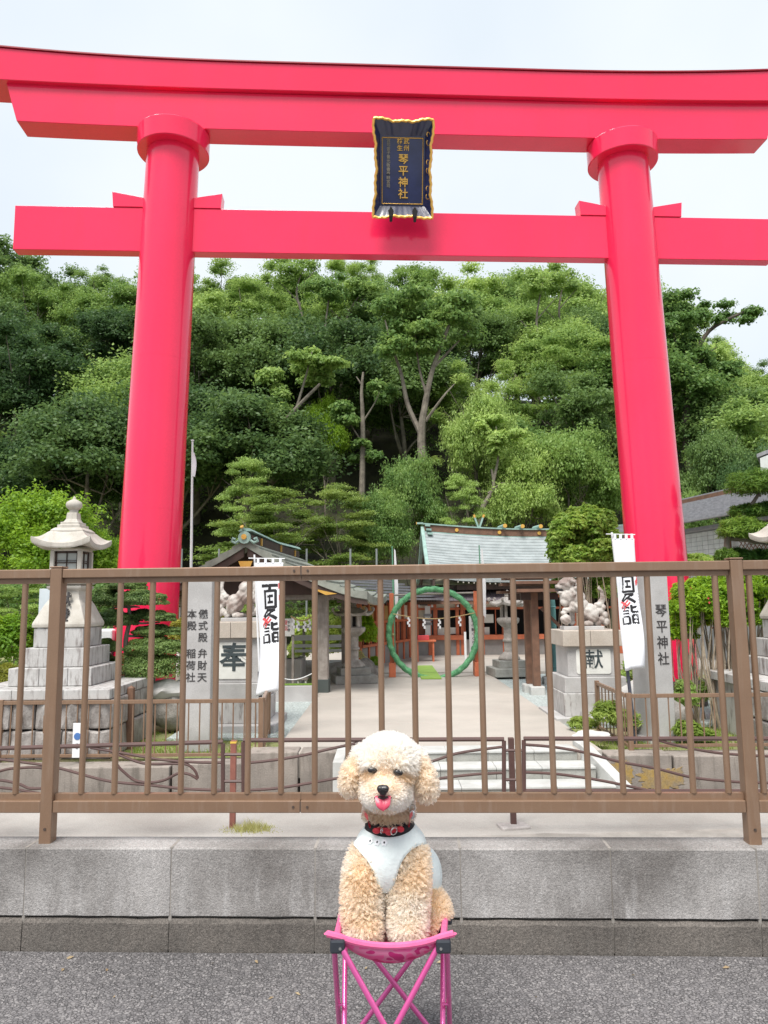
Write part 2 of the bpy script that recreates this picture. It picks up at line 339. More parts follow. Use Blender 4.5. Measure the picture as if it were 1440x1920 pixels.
# lettering: real CJK glyphs turned into thin raised meshes
def lettering(text, size, mat_, parent, M, depth=0.002, bold=0.0, vertical=True, gap=1.08, name='lettering', sx=1.0):
    cu = bpy.data.curves.new('glyphs', 'FONT'); cu.body = '\n'.join(text) if vertical else text
    cu.size = size; cu.extrude = depth; cu.offset = bold; cu.align_x = 'CENTER'; cu.align_y = 'TOP'; cu.space_line = gap; cu.resolution_u = 3
    o = bpy.data.objects.new('glyphs', cu); C.objects.link(o)
    me = bpy.data.meshes.new_from_object(o.evaluated_get(bpy.context.evaluated_depsgraph_get()))
    bpy.data.objects.remove(o); bpy.data.curves.remove(cu)
    me.materials.clear(); me.name = name
    me.transform(M @ Matrix.Rotation(math.pi/2, 4, 'X') @ Matrix.Diagonal((sx, 1, 1, 1)))
    return link(name, me, mat_, parent)
T = Matrix.Translation
# ============================================================ setting: road, parapet, street, terrace
YAW1 = R(-2.2); ROADZ = 0.064; STREETZ = -0.81; PATHZ = -0.5; GARDENZ = -0.6
Mfr = T((0, 2.13, 0)) @ Matrix.Rotation(YAW1, 4, 'Z')     # frame along the parapet
mb = MB(); mb.box(-30, 30, -12, -0.012, ROADZ - 0.3, ROADZ, Mfr)
struct('road', mb, m_asph)
# loose aggregate standing out of the worn asphalt
n = 30000; pts = []
mb = MB(); vs = np.zeros((n, 4, 3)); 
u = rng.uniform(-1.5, 1.5, n); v = -rng.uniform(0.0, 1, n) ** 0.8 * 1.05 - 0.02
sz = rng.uniform(0.0013, 0.0036, n)
ang = rng.uniform(0, 6.28, n)
for k in range(3):
    a = ang + k * 2.094
    vs[:, k, 0] = u + np.cos(a) * sz * 1.5; vs[:, k, 1] = v + np.sin(a) * sz; vs[:, k, 2] = ROADZ - 0.0005
vs[:, 3, 0] = u; vs[:, 3, 1] = v; vs[:, 3, 2] = ROADZ + sz * 0.8
faces = np.array([[0, 1, 3], [1, 2, 3], [2, 0, 3]])
me = bpy.data.meshes.new('asphalt_grit'); 
allv = vs.reshape(-1, 3); af = (np.arange(n)[:, None, None] * 4 + faces[None]).reshape(-1, 3)
def np_mesh(me, v, f):
    k = f.shape[1]
    me.vertices.add(len(v)); me.vertices.foreach_set('co', np.asarray(v, dtype=np.float32).ravel())
    me.loops.add(f.size); me.loops.foreach_set('vertex_index', f.astype(np.int32).ravel())
    me.polygons.add(len(f)); me.polygons.foreach_set('loop_start', (np.arange(len(f)) * k).astype(np.int32))
    me.update(calc_edges=True); me.validate(); return me
np_mesh(me, allv, af); me.transform(Mfr)
m_grit = mat('pale_grit', (0.30, 0.28, 0.275), 0.8, (0.14, 0.13, 0.13), scale=60, thr=(0.4, 0.6))
tag(link('road_gravel', me, m_grit), kind='stuff', label='fine grit standing out of the grey asphalt')

# dry leaf scraps and straw on the asphalt
v = []; f = []
for i in range(46):
    x, y = random.uniform(-1.3, 1.3), -random.uniform(.02, .9) ** 1.4; a_ = random.uniform(0, 6.28); l_ = random.uniform(.006, .022); w_ = random.uniform(.0012, .005); k = len(v)
    dx, dy = math.cos(a_) * l_, math.sin(a_) * l_; v += [(x, y, ROADZ + .002), (x + dx*.5 - dy/l_*w_, y + dy*.5 + dx/l_*w_, ROADZ + .006), (x + dx, y + dy, ROADZ + .003), (x + dx*.5 + dy/l_*w_, y + dy*.5 - dx/l_*w_, ROADZ + .0025)]; f += [(k, k+1, k+2), (k, k+2, k+3)]
me = bpy.data.meshes.new('leaf_litter'); me.from_pydata(v, [], f); me.transform(Mfr)
tag(link('leaf_litter', me, mat('dry_leaf', (0.42, 0.33, 0.2), .8, (0.25, 0.17, 0.09), scale=9)), kind='stuff', label='dry leaf scraps lying on the asphalt')
# parapet: upper blocks on a darker footing
par = thing('parapet_wall', 'low weathered concrete block wall along the road under the fence', 'wall', (0, 2.13, 0), YAW1)
tz = 0.332; gz = 0.150
joints = [-4.3, -3.85, -3.4, -2.95, -2.5, -2.05, -1.65, -1.225, -1.012, -0.601, -0.20, 0.198, 0.604, 0.992, 1.40, 1.8, 2.2, 2.6, 3.0, 3.4, 3.8, 4.2]
for a, b in zip(joints[:-1], joints[1:]):
    mb = MB(); dy = random.uniform(-0.002, 0.002)
    # face cut in a grid so the edge can be slightly uneven
    g = 0.0016; nx = 14
    top = [(a + g + (b - a - 2*g) * i / nx) for i in range(nx + 1)]
    secs = []
    for x in top:
        e = lambda s: noise.noise(Vector((x * 14, s, 3))) * 0.0022
        secs.append([(x, dy + e(1), gz + 0.0035 + e(2)), (x, dy + e(3)*.5, tz - 0.0045), (x, dy + 0.005 + e(4)*.6, tz - .0002 + e(5)*.3), (x, 0.095, tz + 0.001), (x, 0.095, gz + 0.0035)])
    mb.loft(secs); o = mb.build('block', m_wall, par)
    mb = MB(); secs = []
    for x in top:
        e = lambda s: noise.noise(Vector((x * 11, s, 9))) * 0.004
        secs.append([(x - .003, -0.004 + e(1), ROADZ - 0.1), (x, -0.003 + e(2)*.6, gz - 0.016 + e(6)), (x, 0.003 + e(3), gz - 0.005 + e(4)), (x, 0.14, gz - 0.003), (x, 0.14, ROADZ - 0.1)])
    mb.loft(secs); mb.build('footing_block', m_foot, par)
# pale mortar in the joints, recessed
mb = MB()
for x in joints[1:-1]:
    mb.box(x - 0.004, x + 0.004, 0.0008, 0.0945, ROADZ, tz + 0.0007)
mb.box(-4.29, 4.19, 0.016, 0.138, gz - 0.01, gz + 0.006)
mb.build('mortar', m_kerb, par)
# cement capping strip behind, lower edge
mb = MB(); mb.box(-4.3, 4.2, 0.145, 0.30, -0.9, tz - 0.25); mb.build('rear_footing', m_walltop, par)

# street below
mb = MB(); mb.box(-60, 60, 2.2, 7.4, STREETZ - 0.3, STREETZ); struct('street', mb, m_road2)
mb = MB()
secs = []
for i in range(61):
    x = -6 + i * 0.2; yy = 5.72 + 0.10 * math.sin(x * 0.9) + (0.16 if x > 1.9 else 0) * min(1, (x - 1.9) / 1.2) - (0.12 if x < -0.9 else 0) * min(1, (-0.9 - x) / 0.8)
    e = noise.noise(Vector((x * 3, 0, 0))) * 0.012
    secs.append([(x, yy - 0.35, STREETZ - .02), (x, yy - 0.30, STREETZ + 0.05 + e), (x, yy + 0.08 + e, STREETZ + 0.055 + e), (x, yy + 0.12 + e, STREETZ - .02)])
mb.loft(secs); struct('kerb', mb, m_kerb, smooth=30)

# retaining wall in poured sections
ret = thing('retaining_wall', 'stained brown grey concrete retaining wall below the shrine garden', 'wall', (0, 7.75, 0))
def p_at(px, Y): return at(px, 1450, Y).x
for px0, px1, ztop, dy in ((-700, -120, GARDENZ - .03, 0), (-120, 318, GARDENZ - .02, 0.0), (320, 462, GARDENZ + .0, 0.03), (464, 560, PATHZ + 0.02, -0.05), (562, 633, PATHZ + 0.01, -0.02)):
    a, b = p_at(px0, 7.75), p_at(px1, 7.75)
    MB().box(a + .004, b - .004, dy, dy + 0.3, STREETZ - 0.3, ztop).build('section', m_retain, ret, bevel=0.012)
for px0, px1, ztop, dy in ((1140, 1262, GARDENZ + .045, 0.0), (1264, 1500, GARDENZ + .03, 0.0), (1502, 2200, GARDENZ + .03, 0.0)):
    a, b = p_at(px0, 7.75), p_at(px1, 7.75)
    MB().box(a + .004, b - .004, dy, dy + 0.3, STREETZ - 0.3, ztop).build('section', m_retain, ret, bevel=0.012)
# rust coloured lichen patch on the right part
m_lichen = mat('yellow_lichen', (0.42, 0.27, 0.07), 0.95, (0.30, 0.235, 0.16), scale=9, speck=0.2, sscale=80)
m_lichen.use_nodes = True
for k, (px0, px1, y0, y1) in enumerate(((1142, 1190, 1425, 1480), (1196, 1286, 1440, 1481))):
    a, b = at(px0, y0, 7.74), at(px1, y1, 7.74)
    ring = []
    for i in range(90):
        t = i / 90 * 2 * math.pi
        q = .9 + 0.3 * noise.noise(Vector((math.cos(t) * 2, math.sin(t) * 2, k))) + .32 * noise.noise(Vector((math.cos(t) * 9, math.sin(t) * 9, k)))
        cx, cz = (a.x + b.x) / 2, (a.z + b.z) / 2; cc, ss = math.cos(t), math.sin(t)
        ex = abs(cc) ** 0.6 * (1 if cc > 0 else -1); ez = abs(ss) ** 0.6 * (1 if ss > 0 else -1)
        ring.append((cx + ex * (b.x - a.x) / 2 * q, 0, cz + ez * (a.z - b.z) / 2 * q))
    mb = MB(); mb.loft([[(x, -0.004, z) for x, y, z in ring], [(x, 0.01, z) for x, y, z in ring]])
    mb.build('lichen_patch', m_lichen, ret)

# garden terrace, gravel court and concrete path
def sheet(name, x0, x1, y0, y1, z, m, depth=0.25):
    mb = MB(); mb.box(x0, x1, y0, y1, z - depth, z); return struct(name, mb, m)
sheet('garden_ground_left', -60, -1.16, 8.05, 31.9, GARDENZ, m_moss)
sheet('garden_ground_right', 2.20, 60, 8.05, 31.9, GARDENZ, m_moss)
# path as slabs
slabs = MB()
path = bpy.data.objects.new('path', None); C.objects.link(path); path['kind'] = 'structure'
ys = [7.75, 9.6, 10.9, 12.4, 14.2, 16.2]
for a, b in zip(ys[:-1], ys[1:]):
    MB().box(-1.15, 2.19, a + .006, b - .006, PATHZ - 0.25, PATHZ + random.uniform(-.003, .003)).build('slab', m_path, path, bevel=0.008)
for i, (a, b) in enumerate(zip((16.2, 18.6, 21.2), (18.6, 21.2, 24.5))):
    for (xa, xb) in ((-7.5, -3.8), (-3.8, -0.3), (-0.3, 3.2), (3.2, 8.5)):
        MB().box(xa + .006, xb - .006, a + .006, b - .006, PATHZ - 0.25, PATHZ + 0.02).build('slab', m_path, path, bevel=0.008)
sheet('gravel_court_right', 2.2, 5.2, 9.6, 16.18, GARDENZ + 0.06, m_gravel, 0.05)
sheet('gravel_court_left', -2.6, -1.17, 9.0, 12.4, GARDENZ + 0.04, m_gravel, 0.03)

# stone steps
st = thing('stone_steps', 'short flight of pale granite steps up to the shrine path', 'steps', (0, 0, 0))
xa, xb = at(650, 1430, 7.5).x, at(1088, 1400, 7.6).x
rise = [(7.73, 8.04, PATHZ - 0.135, PATHZ + .004), (7.43, 7.73, PATHZ - 0.235, PATHZ - 0.095), (7.13, 7.43, STREETZ - 0.1, PATHZ - 0.205)]
exr = [0.0, 0.10, 0.20]
for (y0, y1, z0, z1), er in zip(rise, exr):
    xs = np.linspace(xa, xb + er, 6) + np.array([0] + list(rng.uniform(-.08, .08, 4)) + [0])
    for a, b in zip(xs[:-1], xs[1:]):
        MB().box(a + .002, b - .002, y0 + .002, y1 - .002, z0, z1 - 0.022).build('riser_stone', m_step, st, bevel=0.003)
        MB().box(a + .002, b - .002, y0 - .012, y1 - .002, z1 - 0.020, z1).build('tread_stone', m_granite_w, st, bevel=0.004)
# cheek stones: left upright, right sloping
a = at(640, 1400, 7.6).x
MB().box(a - 0.055, a + 0.045, 7.15, 8.0, STREETZ - .05, PATHZ + 0.03).build('cheek_stone', m_granite_w, st, bevel=0.006)
mb = MB()
xr = xb + 0.02
mb.loft([[(xr, 8.0, STREETZ), (xr + 0.11, 8.0, STREETZ), (xr + 0.11, 8.0, PATHZ + .06), (xr, 8.0, PATHZ + .06)],
         [(xr + .02, 7.7, STREETZ), (xr + 0.13, 7.7, STREETZ), (xr + 0.13, 7.7, PATHZ + .05), (xr + .02, 7.7, PATHZ + .05)],
         [(xr + .22, 7.1, STREETZ), (xr + 0.33, 7.1, STREETZ), (xr + 0.33, 7.1, STREETZ + .10), (xr + .22, 7.1, STREETZ + .10)]])
mb.build('cheek_stone', m_granite_w, st, bevel=0.006)

# hill with the wood
def hill_h(x, y):
    if y < 30: return GARDENZ - 0.25
    t = min((y - 30) / 32.0, 1.0); s = t * t * (3 - 2 * t) * 0.35 + t * 0.65
    top = 20.5 - 0.06 * max(0, x) - 0.0065 * max(0, x - 12) ** 2 * 1.6
    top = max(top, 4)
    h = s * top + noise.noise(Vector((x * .06, y * .06, 2))) * 1.5 * t
    if y > 62: h += -0.02 * (y - 62)
    return GARDENZ - 0.25 + h
mb = MB(); nx, ny = 90, 60
for j in range(ny + 1):
    for i in range(nx + 1):
        x = (i / nx * 2 - 1); x = math.copysign(abs(x) ** 1.8 * 600, x)
        y = 29.5 + (j / ny) ** 2.2 * 700
        mb.v.append((x, y, hill_h(x, y) if y < 200 else hill_h(x, 200)))
for j in range(ny):
    for i in range(nx):
        k = j * (nx + 1) + i; mb.f.append((k, k + 1, k + nx + 2, k + nx + 1))
struct('hill', mb, m_soil, smooth=True)
mb = MB(); mb.box(-700, 700, -400, 32, -1.6, -1.15); struct('ground', mb, m_soil)

# ============================================================ torii
YT = R(3.15)
tor = thing('torii_gate', 'giant vermilion torii gate towering over the shrine entrance', 'torii gate', (0.35, 11.2, PATHZ), YT)
z0 = -PATHZ
for s in (-1, 1):
    mb = MB()
    secs = []
    for i in range(12):
        t = i / 11; z = t * (8.55 + 0.5); x = s * (3.905 - 0.265 * t); r = 0.462 - 0.06 * t
        secs.append([(x + r * math.cos(2*math.pi*k/72), r * math.sin(2*math.pi*k/72), z) for k in range(72)])
    mb.loft(secs); mb.build('pillar', m_red, tor, smooth=40)
    mb = MB(); cx = s * 3.647
    mb.lathe([(0.40, 8.62), (0.545, 8.622), (0.555, 8.634), (0.562, 8.93), (0.553, 8.945), (0.40, 8.947)], (cx, 0, 0), 72)
    mb.build('pillar_ring', m_red, tor, smooth=30)
    mb = MB(); mb.lathe([(0.56, -0.1), (0.56, 0.28), (0.53, 0.33), (0.4, 0.33)], (s * 3.9, 0, 0), 48); mb.build('pillar_base', m_dark, tor, smooth=30)
def beam(sect, half, rise0, n=48, top_extra=0.0, endslant=0.0):
    """sect: list of (y, z); bends upward towards the ends"""
    mb = MB(); secs = []
    zs = [z for y, z in sect]; zm, zM = min(zs), max(zs)
    for i in range(n + 1):
        x = -half + 2 * half * i / n
        q = max(0, (abs(x) - 2.2)) / 4.2; q = q ** 2.2
        sec = []
        for y, z in sect:
            f = (z - zm) / (zM - zm)
            xx = x
            if abs(abs(x) - half) < 1e-6: xx = x + math.copysign(endslant * f, x)
            sec.append((xx, y, z + z0 + q * (rise0 + top_extra * f)))
        secs.append(sec)
    mb.loft(secs); return mb
beam([(-0.20, 8.45), (0.20, 8.45), (0.20, 9.08), (-0.20, 9.08)], 6.02, 0.07, top_extra=0.05, endslant=0.2).build('tie_beam', m_red, tor, smooth=25, bevel=0.008)
beam([(-0.28, 9.085), (0.28, 9.085), (0.31, 9.52), (-0.31, 9.52)], 6.95, 0.06, top_extra=0.085, endslant=0.35).build('top_beam', m_red, tor, smooth=25, bevel=0.008)
beam([(-0.335, 9.523), (0.335, 9.523), (0.335, 9.545), (0, 9.59), (-0.335, 9.545)], 7.05, 0.145, endslant=0.2).build('beam_flashing', m_redcap, tor, smooth=25)
MB().box(-6.02, 6.02, -0.10, 0.10, 6.455 + z0, 7.17 + z0).build('lower_beam', m_red, tor, bevel=0.008)
for s in (-1, 1):
    for z_ in (2.9, 5.2):
        t_ = z_ / 9.05; r_ = 0.462 - 0.06 * t_ + .0012
        MB().lathe([(r_ - .004, z_ - .006), (r_, z_ - .004), (r_, z_ + .004), (r_ - .004, z_ + .006)], (s * (3.905 - 0.265 * t_), 0, 0), 72).build('weld_seam', m_red, tor, smooth=True)
for x_ in (-3.1, -1.25, 1.35, 3.05): MB().box(x_ - .004, x_ + .004, -.2012, .2012, 8.46 + z0, 9.07 + z0).build('panel_joint', m_red, tor)
# wedges both sides of each pillar
for s in (-1, 1):
    for d in (-1, 1):
        xi = s * 3.70 + d * 0.36; xo = s * 3.70 + d * 0.83; xt = s * 3.70 + d * 0.85
        MB().loft([[(xi, -0.115, 7.174+z0), (xi, 0.115, 7.174+z0), (xi, 0.115, 7.33+z0), (xi, -0.115, 7.33+z0)],
                   [(xo, -0.115, 7.174+z0), (xo, 0.115, 7.174+z0), (xt, 0.115, 7.42+z0), (xt, -0.115, 7.42+z0)]]).build('wedge', m_red, tor, bevel=0.005)
# ---- plaque (a thing hung on the gate)
pt, pb = at(757, 229, 10.52), at(754, 416, 10.93)
axis = (pt - pb); Hh = axis.length
plq = thing('name_plaque', 'navy plaque with gold characters and wavy gold rim on the red gate', 'plaque', pb, YT)
tilt = Matrix.Rotation(-math.atan2(pb.y - pt.y, pt.z - pb.z) * -1, 4, 'X')
PM = Matrix.Rotation(math.atan2(pb.y - pt.y, pt.z - pb.z), 4, 'X')   # leans forward at the top
hw = 0.345; zb, zt2 = 0.24, Hh - 0.19
MB().box(-hw, hw, 0.02, 0.06, zb, zt2).build('board', m_navy, plq, M=PM)
def rim(side, n=28):
    pts = []
    W, Hb, Ht = 0.452, 0.02, Hh
    def wav(t, a=0.022, k=3): return .6 * a * abs(math.sin(t * math.pi * k)) ** 0.7 + 0.006 * math.sin(t * math.pi * k * 6)
    for i in range(n + 1):
        t = i / n
        if side == 'top': pts.append((-W + 2 * W * t, Ht - 0.05 * math.sin(math.pi * t) + wav(t, .045, 3)))
        if side == 'bottom': pts.append((-W + 2 * W * t, Hb + 0.03 * math.sin(math.pi * t) * 1 + wav(t, -.035, 3) + 0.02))
        if side == 'left': pts.append((-W + 0.05 * math.sin(math.pi * t) - wav(t, .035, 4), Hb + (Ht - Hb) * t))
        if side == 'right': pts.append((W - 0.05 * math.sin(math.pi * t) + wav(t, .035, 4), Hb + (Ht - Hb) * t))
    return pts
inner = {'top': lambda t: (-hw + 2*hw*t, zt2), 'bottom': lambda t: (-hw + 2*hw*t, zb), 'left': lambda t: (-hw, zb + (zt2 - zb)*t), 'right': lambda t: (hw, zb + (zt2-zb)*t)}
for side in ('top', 'bottom', 'left', 'right'):
    o_ = rim(side); mb = MB(); n = len(o_) - 1
    secs = []
    for i, (x, z) in enumerate(o_):
        ix, iz = inner[side](i / n)
        secs.append([(ix, 0.02, iz), (x, -0.13, z), (x, -0.10, z), (ix, 0.05, iz)])
    mb.loft(secs); mb.build('flared_frame', m_navygrey if side == 'bottom' else m_navy, plq, smooth=20, M=PM)
    MB().tube([(x, -0.125, z) for x, z in o_], 0.021, 6).build('gilded_edge', m_gold, plq, smooth=True, M=PM)
mb = MB()
ix = hw - 0.03
for a, b in (((-ix, zb + .03), (ix, zb + .03)), ((ix, zb + .03), (ix, zt2 - .03)), ((ix, zt2 - .03), (-ix, zt2 - .03)), ((-ix, zt2 - .03), (-ix, zb + .03))):
    mb.tube([(a[0], 0.014, a[1]), (b[0], 0.014, b[1])], 0.007, 4)
mb.build('gold_border_line', m_gold, plq, M=PM)
for cz in (0.42, 0.8, 1.2):    # gilded scrolls on the right flare
    mb = MB()
    for sg in (-1, 1):
        pts = []
        for i in range(12):
            a = i / 11 * 4.2; r = 0.07 * (1 - i / 15)
            pts.append((0.43 - 0.05 + 0.035 * math.cos(a) * (1 - i/20), -0.075 + 0.02 * math.cos(a), cz + sg * (0.05 + 0.06 * math.sin(a) * (1 - i / 18))))
        mb.tube(pts, 0.006, 4)
    mb.build('scroll', m_gold, plq, M=PM)
for sx in (-0.185, 0.185):
    mb = MB(); mb.loft([[(sx, -0.13, 0.20), (sx, -0.13, 0.20), (sx, -0.11, 0.20)], [(sx - .045, -0.14, 0.13), (sx + .045, -0.14, 0.13), (sx, -0.11, 0.13)],
        [(sx - .03, -0.15, 0.05), (sx + .03, -0.15, 0.05), (sx, -0.12, 0.05)], [(sx - .02, -0.14, -0.03), (sx + .02, -0.14, -0.03), (sx, -0.11, -0.03)]])
    mb.build('bracket', m_black, plq, M=PM)
Lm = lambda x, z: PM @ T((x, 0.012, z))
lettering('琴平神社', 0.158, m_gold, plq, Lm(0.012, 0.995), bold=0.0016, gap=1.07, depth=.006)
lettering('武州', 0.09, m_gold, plq, Lm(0.058, 1.225), bold=0.001, gap=1.1, depth=.004)
lettering('柿生', 0.09, m_gold, plq, Lm(-0.045, 1.225), bold=0.001, gap=1.1, depth=.004)
m_dimgold = mat('tarnished_gold', (0.34, 0.30, 0.24), 0.5)
lettering('宮司金子善光敬書奉納宮司', 0.06, m_dimgold, plq, Lm(-0.22, 1.22), bold=0.0005, gap=1.0, depth=.003)

# ============================================================ near fence on the parapet
fen = thing('metal_fence', 'brown aluminium railing with square posts standing on the low concrete wall', 'fence', (0, 2.13, 0), YAW1)
FY = 0.05
def fpost(s, h=1.114):
    MB().box(s - 0.0175, s + 0.0175, FY - 0.019, FY + 0.020, tz - 0.004, h).build('post', m_brown, fen, bevel=0.003)
    MB().box(s - 0.019, s + 0.019, FY - 0.021, FY + 0.022, h + 0.0005, h + 0.005).build('post_cap', m_brown, fen, bevel=0.002)
    mb = MB(); mb.tube([(s, FY - 0.021, tz + 0.04), (s, FY - 0.0193, tz + 0.04)], 0.004, 8); mb.build('screw', m_screw, fen)
Q = 1.985
posts = [-0.977 - Q, -0.977, 1.008, 1.008 + Q]
for s_ in posts: fpost(s_)
for a, b in zip([-4.2] + posts, posts + [4.2]):
    segs = [(a + .018, b - .018)]
    if a == -0.977: segs = [(a + .018, -0.2475), (-0.2465, b - .018)]
    for p, q in segs:
        MB().box(p, q, FY - 0.016, FY + 0.018, 1.084, 1.111).build('top_rail', m_brown, fen, bevel=0.0025)
        MB().box(p, q, FY - 0.004, FY + 0.014, 1.069, 1.0838).build('top_channel', m_brown, fen)
        MB().box(p, q, FY - 0.016, FY + 0.018, 0.415, 0.4485).build('bottom_rail', m_brown, fen, bevel=0.0025)
        MB().box(p, q, FY - 0.004, FY + 0.014, 0.4487, 0.465).build('bottom_channel', m_brown, fen)
for zc in (1.0975, 0.432):
    MB().box(-0.2495, -0.2445, FY - 0.0155, FY + 0.0175, zc - .0132, zc + .0132).build('splice_sleeve', m_screw, fen)
    for dx in (-0.267, -0.227):
        MB().tube([(dx, FY - 0.0185, zc), (dx, FY - 0.0155, zc)], 0.0035, 8).build('screw', m_screw, fen)
mbal = MB(); mbal.tube([(0, FY + 0.001, 0.4655), (0, FY + 0.001, 1.0685)], 0.0088, 14, caps=False)
me_bal = mbal.mesh('baluster'); me_bal.materials.append(m_brown); me_bal.polygons.foreach_set('use_smooth', [True] * len(me_bal.polygons))
s0 = -1.0775
for k in range(-32, 54):
    x = s0 + k * 0.0966
    if abs(x) > 4.1 or any(abs(x - p) < 0.031 for p in posts): continue
    o = bpy.data.objects.new('baluster', me_bal); C.objects.link(o); o.parent = fen; o.location = (x, 0, 0)

# ============================================================ pipe guard rail with swallow curves, in the street
gr = thing('guard_rail', 'dark brown pipe guard rail with swooping curved bars along the street below', 'guard rail', (0, 0, 0))
GY = 6.0
def gp(px, py, dy=0): 
    v = at(px, py, GY + dy); return v
def smooth_pts(pts, n=6):
    P = [Vector(p) for p in pts]; outp = []
    for i in range(len(P) - 1):
        p0, p1, p2, p3 = P[max(i-1,0)], P[i], P[i+1], P[min(i+2, len(P)-1)]
        for k in range(n):
            t = k / n; outp.append(0.5*((2*p1)+(-p0+p2)*t+(2*p0-5*p1+4*p2-p3)*t*t+(-p0+3*p1-3*p2+p3)*t**3))
    outp.append(P[-1]); return outp
def pipe(pts, r=0.011, name='curved_bar', sm=True, m=m_brown2):
    P = [gp(*p) for p in pts]
    if sm and len(P) > 2: P = smooth_pts(P)
    mb = MB(); mb.tube(P, r, 8); return mb.build(name, m, gr, smooth=True)
def panel(x0, x1, yt0, yt1, yb0, yb1, bottom=False):
    pipe([(x0, yt0), (x1, yt1)], 0.017, 'top_bar', False)
    pipe([(x0, yt0 + 3), (x0 + (x1 - x0) * 0.001, yb0)], 0.017, 'end_bar', False)
    pipe([(x1, yt1 + 3), (x1, yb1)], 0.017, 'end_bar', False)
    if bottom: pipe([(x0, yb0 - 4), (x1, yb1 - 4)], 0.015, 'bottom_bar', False)
panel(-130, 418, 1407, 1391, 1500, 1488)
panel(456, 945, 1388, 1386, 1487, 1484)
panel(982, 1540, 1385, 1385, 1487, 1487, True)
for a in ([(-60, 1418), (0, 1424), (100, 1438), (200, 1464), (280, 1472), (345, 1479), (418, 1482)],
          [(170, 1402), (230, 1412), (300, 1424), (360, 1429), (418, 1430)],
          [(205, 1407), (240, 1422), (275, 1432), (330, 1432), (352, 1434), (366, 1446), (371, 1460)],
          [(371, 1461), (355, 1452), (335, 1450), (310, 1462), (285, 1467), (255, 1464), (235, 1450), (220, 1434), (212, 1412)],
          [(-20, 1452), (15, 1442), (40, 1440), (65, 1439), (85, 1442), (103, 1455), (107, 1470)],
          [(-60, 1462), (0, 1463), (35, 1470), (55, 1478), (82, 1478)],
          [(-60, 1474), (0, 1477), (40, 1482), (90, 1491)],
          [(456, 1431), (500, 1427), (560, 1418), (620, 1404), (680, 1391)],
          [(456, 1482), (520, 1478), (600, 1465), (700, 1447), (800, 1430), (860, 1412), (945, 1400)],
          [(760, 1470), (830, 1459), (890, 1452), (945, 1449)],
          [(982, 1396), (1040, 1401), (1100, 1412), (1160, 1428), (1230, 1441), (1300, 1458), (1380, 1466), (1440, 1468), (1520, 1468)],
          [(982, 1448), (1040, 1451), (1100, 1459), (1150, 1468), (1215, 1482)],
          [(1230, 1387), (1280, 1400), (1340, 1411), (1400, 1416), (1470, 1419)]):
    pipe(a)
for px, m, yb, ytop in ((436, m_redpost, 1551, 1388), (963, m_brown2, 1549, 1383)):
    b = on_ground(px, yb, STREETZ); t = at(px, ytop, b.y)
    MB().box(b.x - .023, b.x + .023, b.y - .023, b.y + .023, STREETZ - 0.02, t.z).build('post', m, gr, bevel=0.004)
    if px < 500: MB().box(b.x - .0245, b.x + .0245, b.y - .0245, b.y + .0245, t.z - 0.022, t.z - 0.006).build('yellow_band', m_yellow, gr)
    for py in ((1415, 1465) if px < 500 else (1407, 1462)):
        MB().tube([at(px - 17, py, GY), at(px + 19, py, GY)], 0.012, 6).build('bracket', m_brown2, gr)
MB().cbox(on_ground(963, 1551, STREETZ) + Vector((0,0,.006)), (0.24, 0.16, 0.03), 0.2).build('concrete_foot', m_walltop, gr, bevel=0.01)

# ============================================================ garden fences on the terrace
def bar_fence(name, label, pts, zt, zb, pitch=0.118, posts_at=(), r=0.0075, ztop_post=None):
    """pts: two ground points (x, y)"""
    a, b = Vector((*pts[0], 0)), Vector((*pts[1], 0)); d = b - a; Ln = d.length; yaw = math.atan2(d.y, d.x)
    f = thing(name, label, 'fence', (a.x, a.y, GARDENZ), yaw, 'low brown bar fences round the garden')
    g0 = GARDENZ
    MB().box(0, Ln, -.016, .016, zt - 0.04 - g0, zt - g0).build('top_rail', m_brown, f, bevel=0.003)
    MB().box(0, Ln, -.012, .012, zb - 0.012 - g0, zb + 0.02 - g0).build('bottom_rail', m_brown, f, bevel=0.003)
    mbb = MB(); mbb.tube([(0, 0, zb + .02 - g0), (0, 0, zt - 0.04 - g0)], r, 8, caps=False); me = mbb.mesh('baluster'); me.materials.append(m_brown)
    n = int(Ln / pitch)
    for i in range(n):
        o = bpy.data.objects.new('baluster', me); C.objects.link(o); o.parent = f; o.location = ((i + .5) * Ln / n, 0, 0)
    for s_ in posts_at:
        MB().box(s_ * Ln - .025, s_ * Ln + .025, -.025, .025, -0.05, (ztop_post or zt) + 0.012 - g0).build('post', m_brown, f, bevel=0.003)
    return f
FG = 8.0
zt = at(300, 1312, FG).z; zb = at(300, 1417, FG).z
xl = at(490, 1300, FG).x
bar_fence('garden_fence', 'low brown bar fence in front of the left stone lantern', ((-9.0, FG + .12), (xl, FG)), zt + .0, zb, posts_at=(0.0, .33, .64, 1.0))
xr = at(1178, 1300, FG).x
zt = at(1300, 1300, FG).z; zb = at(1300, 1398, FG).z
bar_fence('garden_fence', 'low brown bar fence in front of the right stone post and azaleas', ((xr, FG), (9.0, FG - .05)), zt, zb, posts_at=(0.0, .4, .7, 1.0))
bar_fence('garden_fence', 'short brown bar fence turning back beside the right pedestal', ((at(1122, 1300, 9.2).x, 9.25), (xr - .02, FG + .03)), zt, zb, pitch=0.15, posts_at=(0.0,))
bar_fence('garden_fence', 'short brown bar fence turning back beside the left pedestal', ((xl + .02, FG + .03), (at(505, 1300, 9.3).x, 9.25)), zt, zb, pitch=0.15, posts_at=(1.0,))
b = at(246, 1290, 8.6)
po = MB().box(b.x - .035, b.x + .035, 8.565, 8.635, GARDENZ - .05, b.z).lathe([(0.05, b.z), (0.0, b.z + 0.03)], (b.x, 8.6, 0), 4, math.pi/4).build('garden_post', m_timber, None, bevel=0.004)
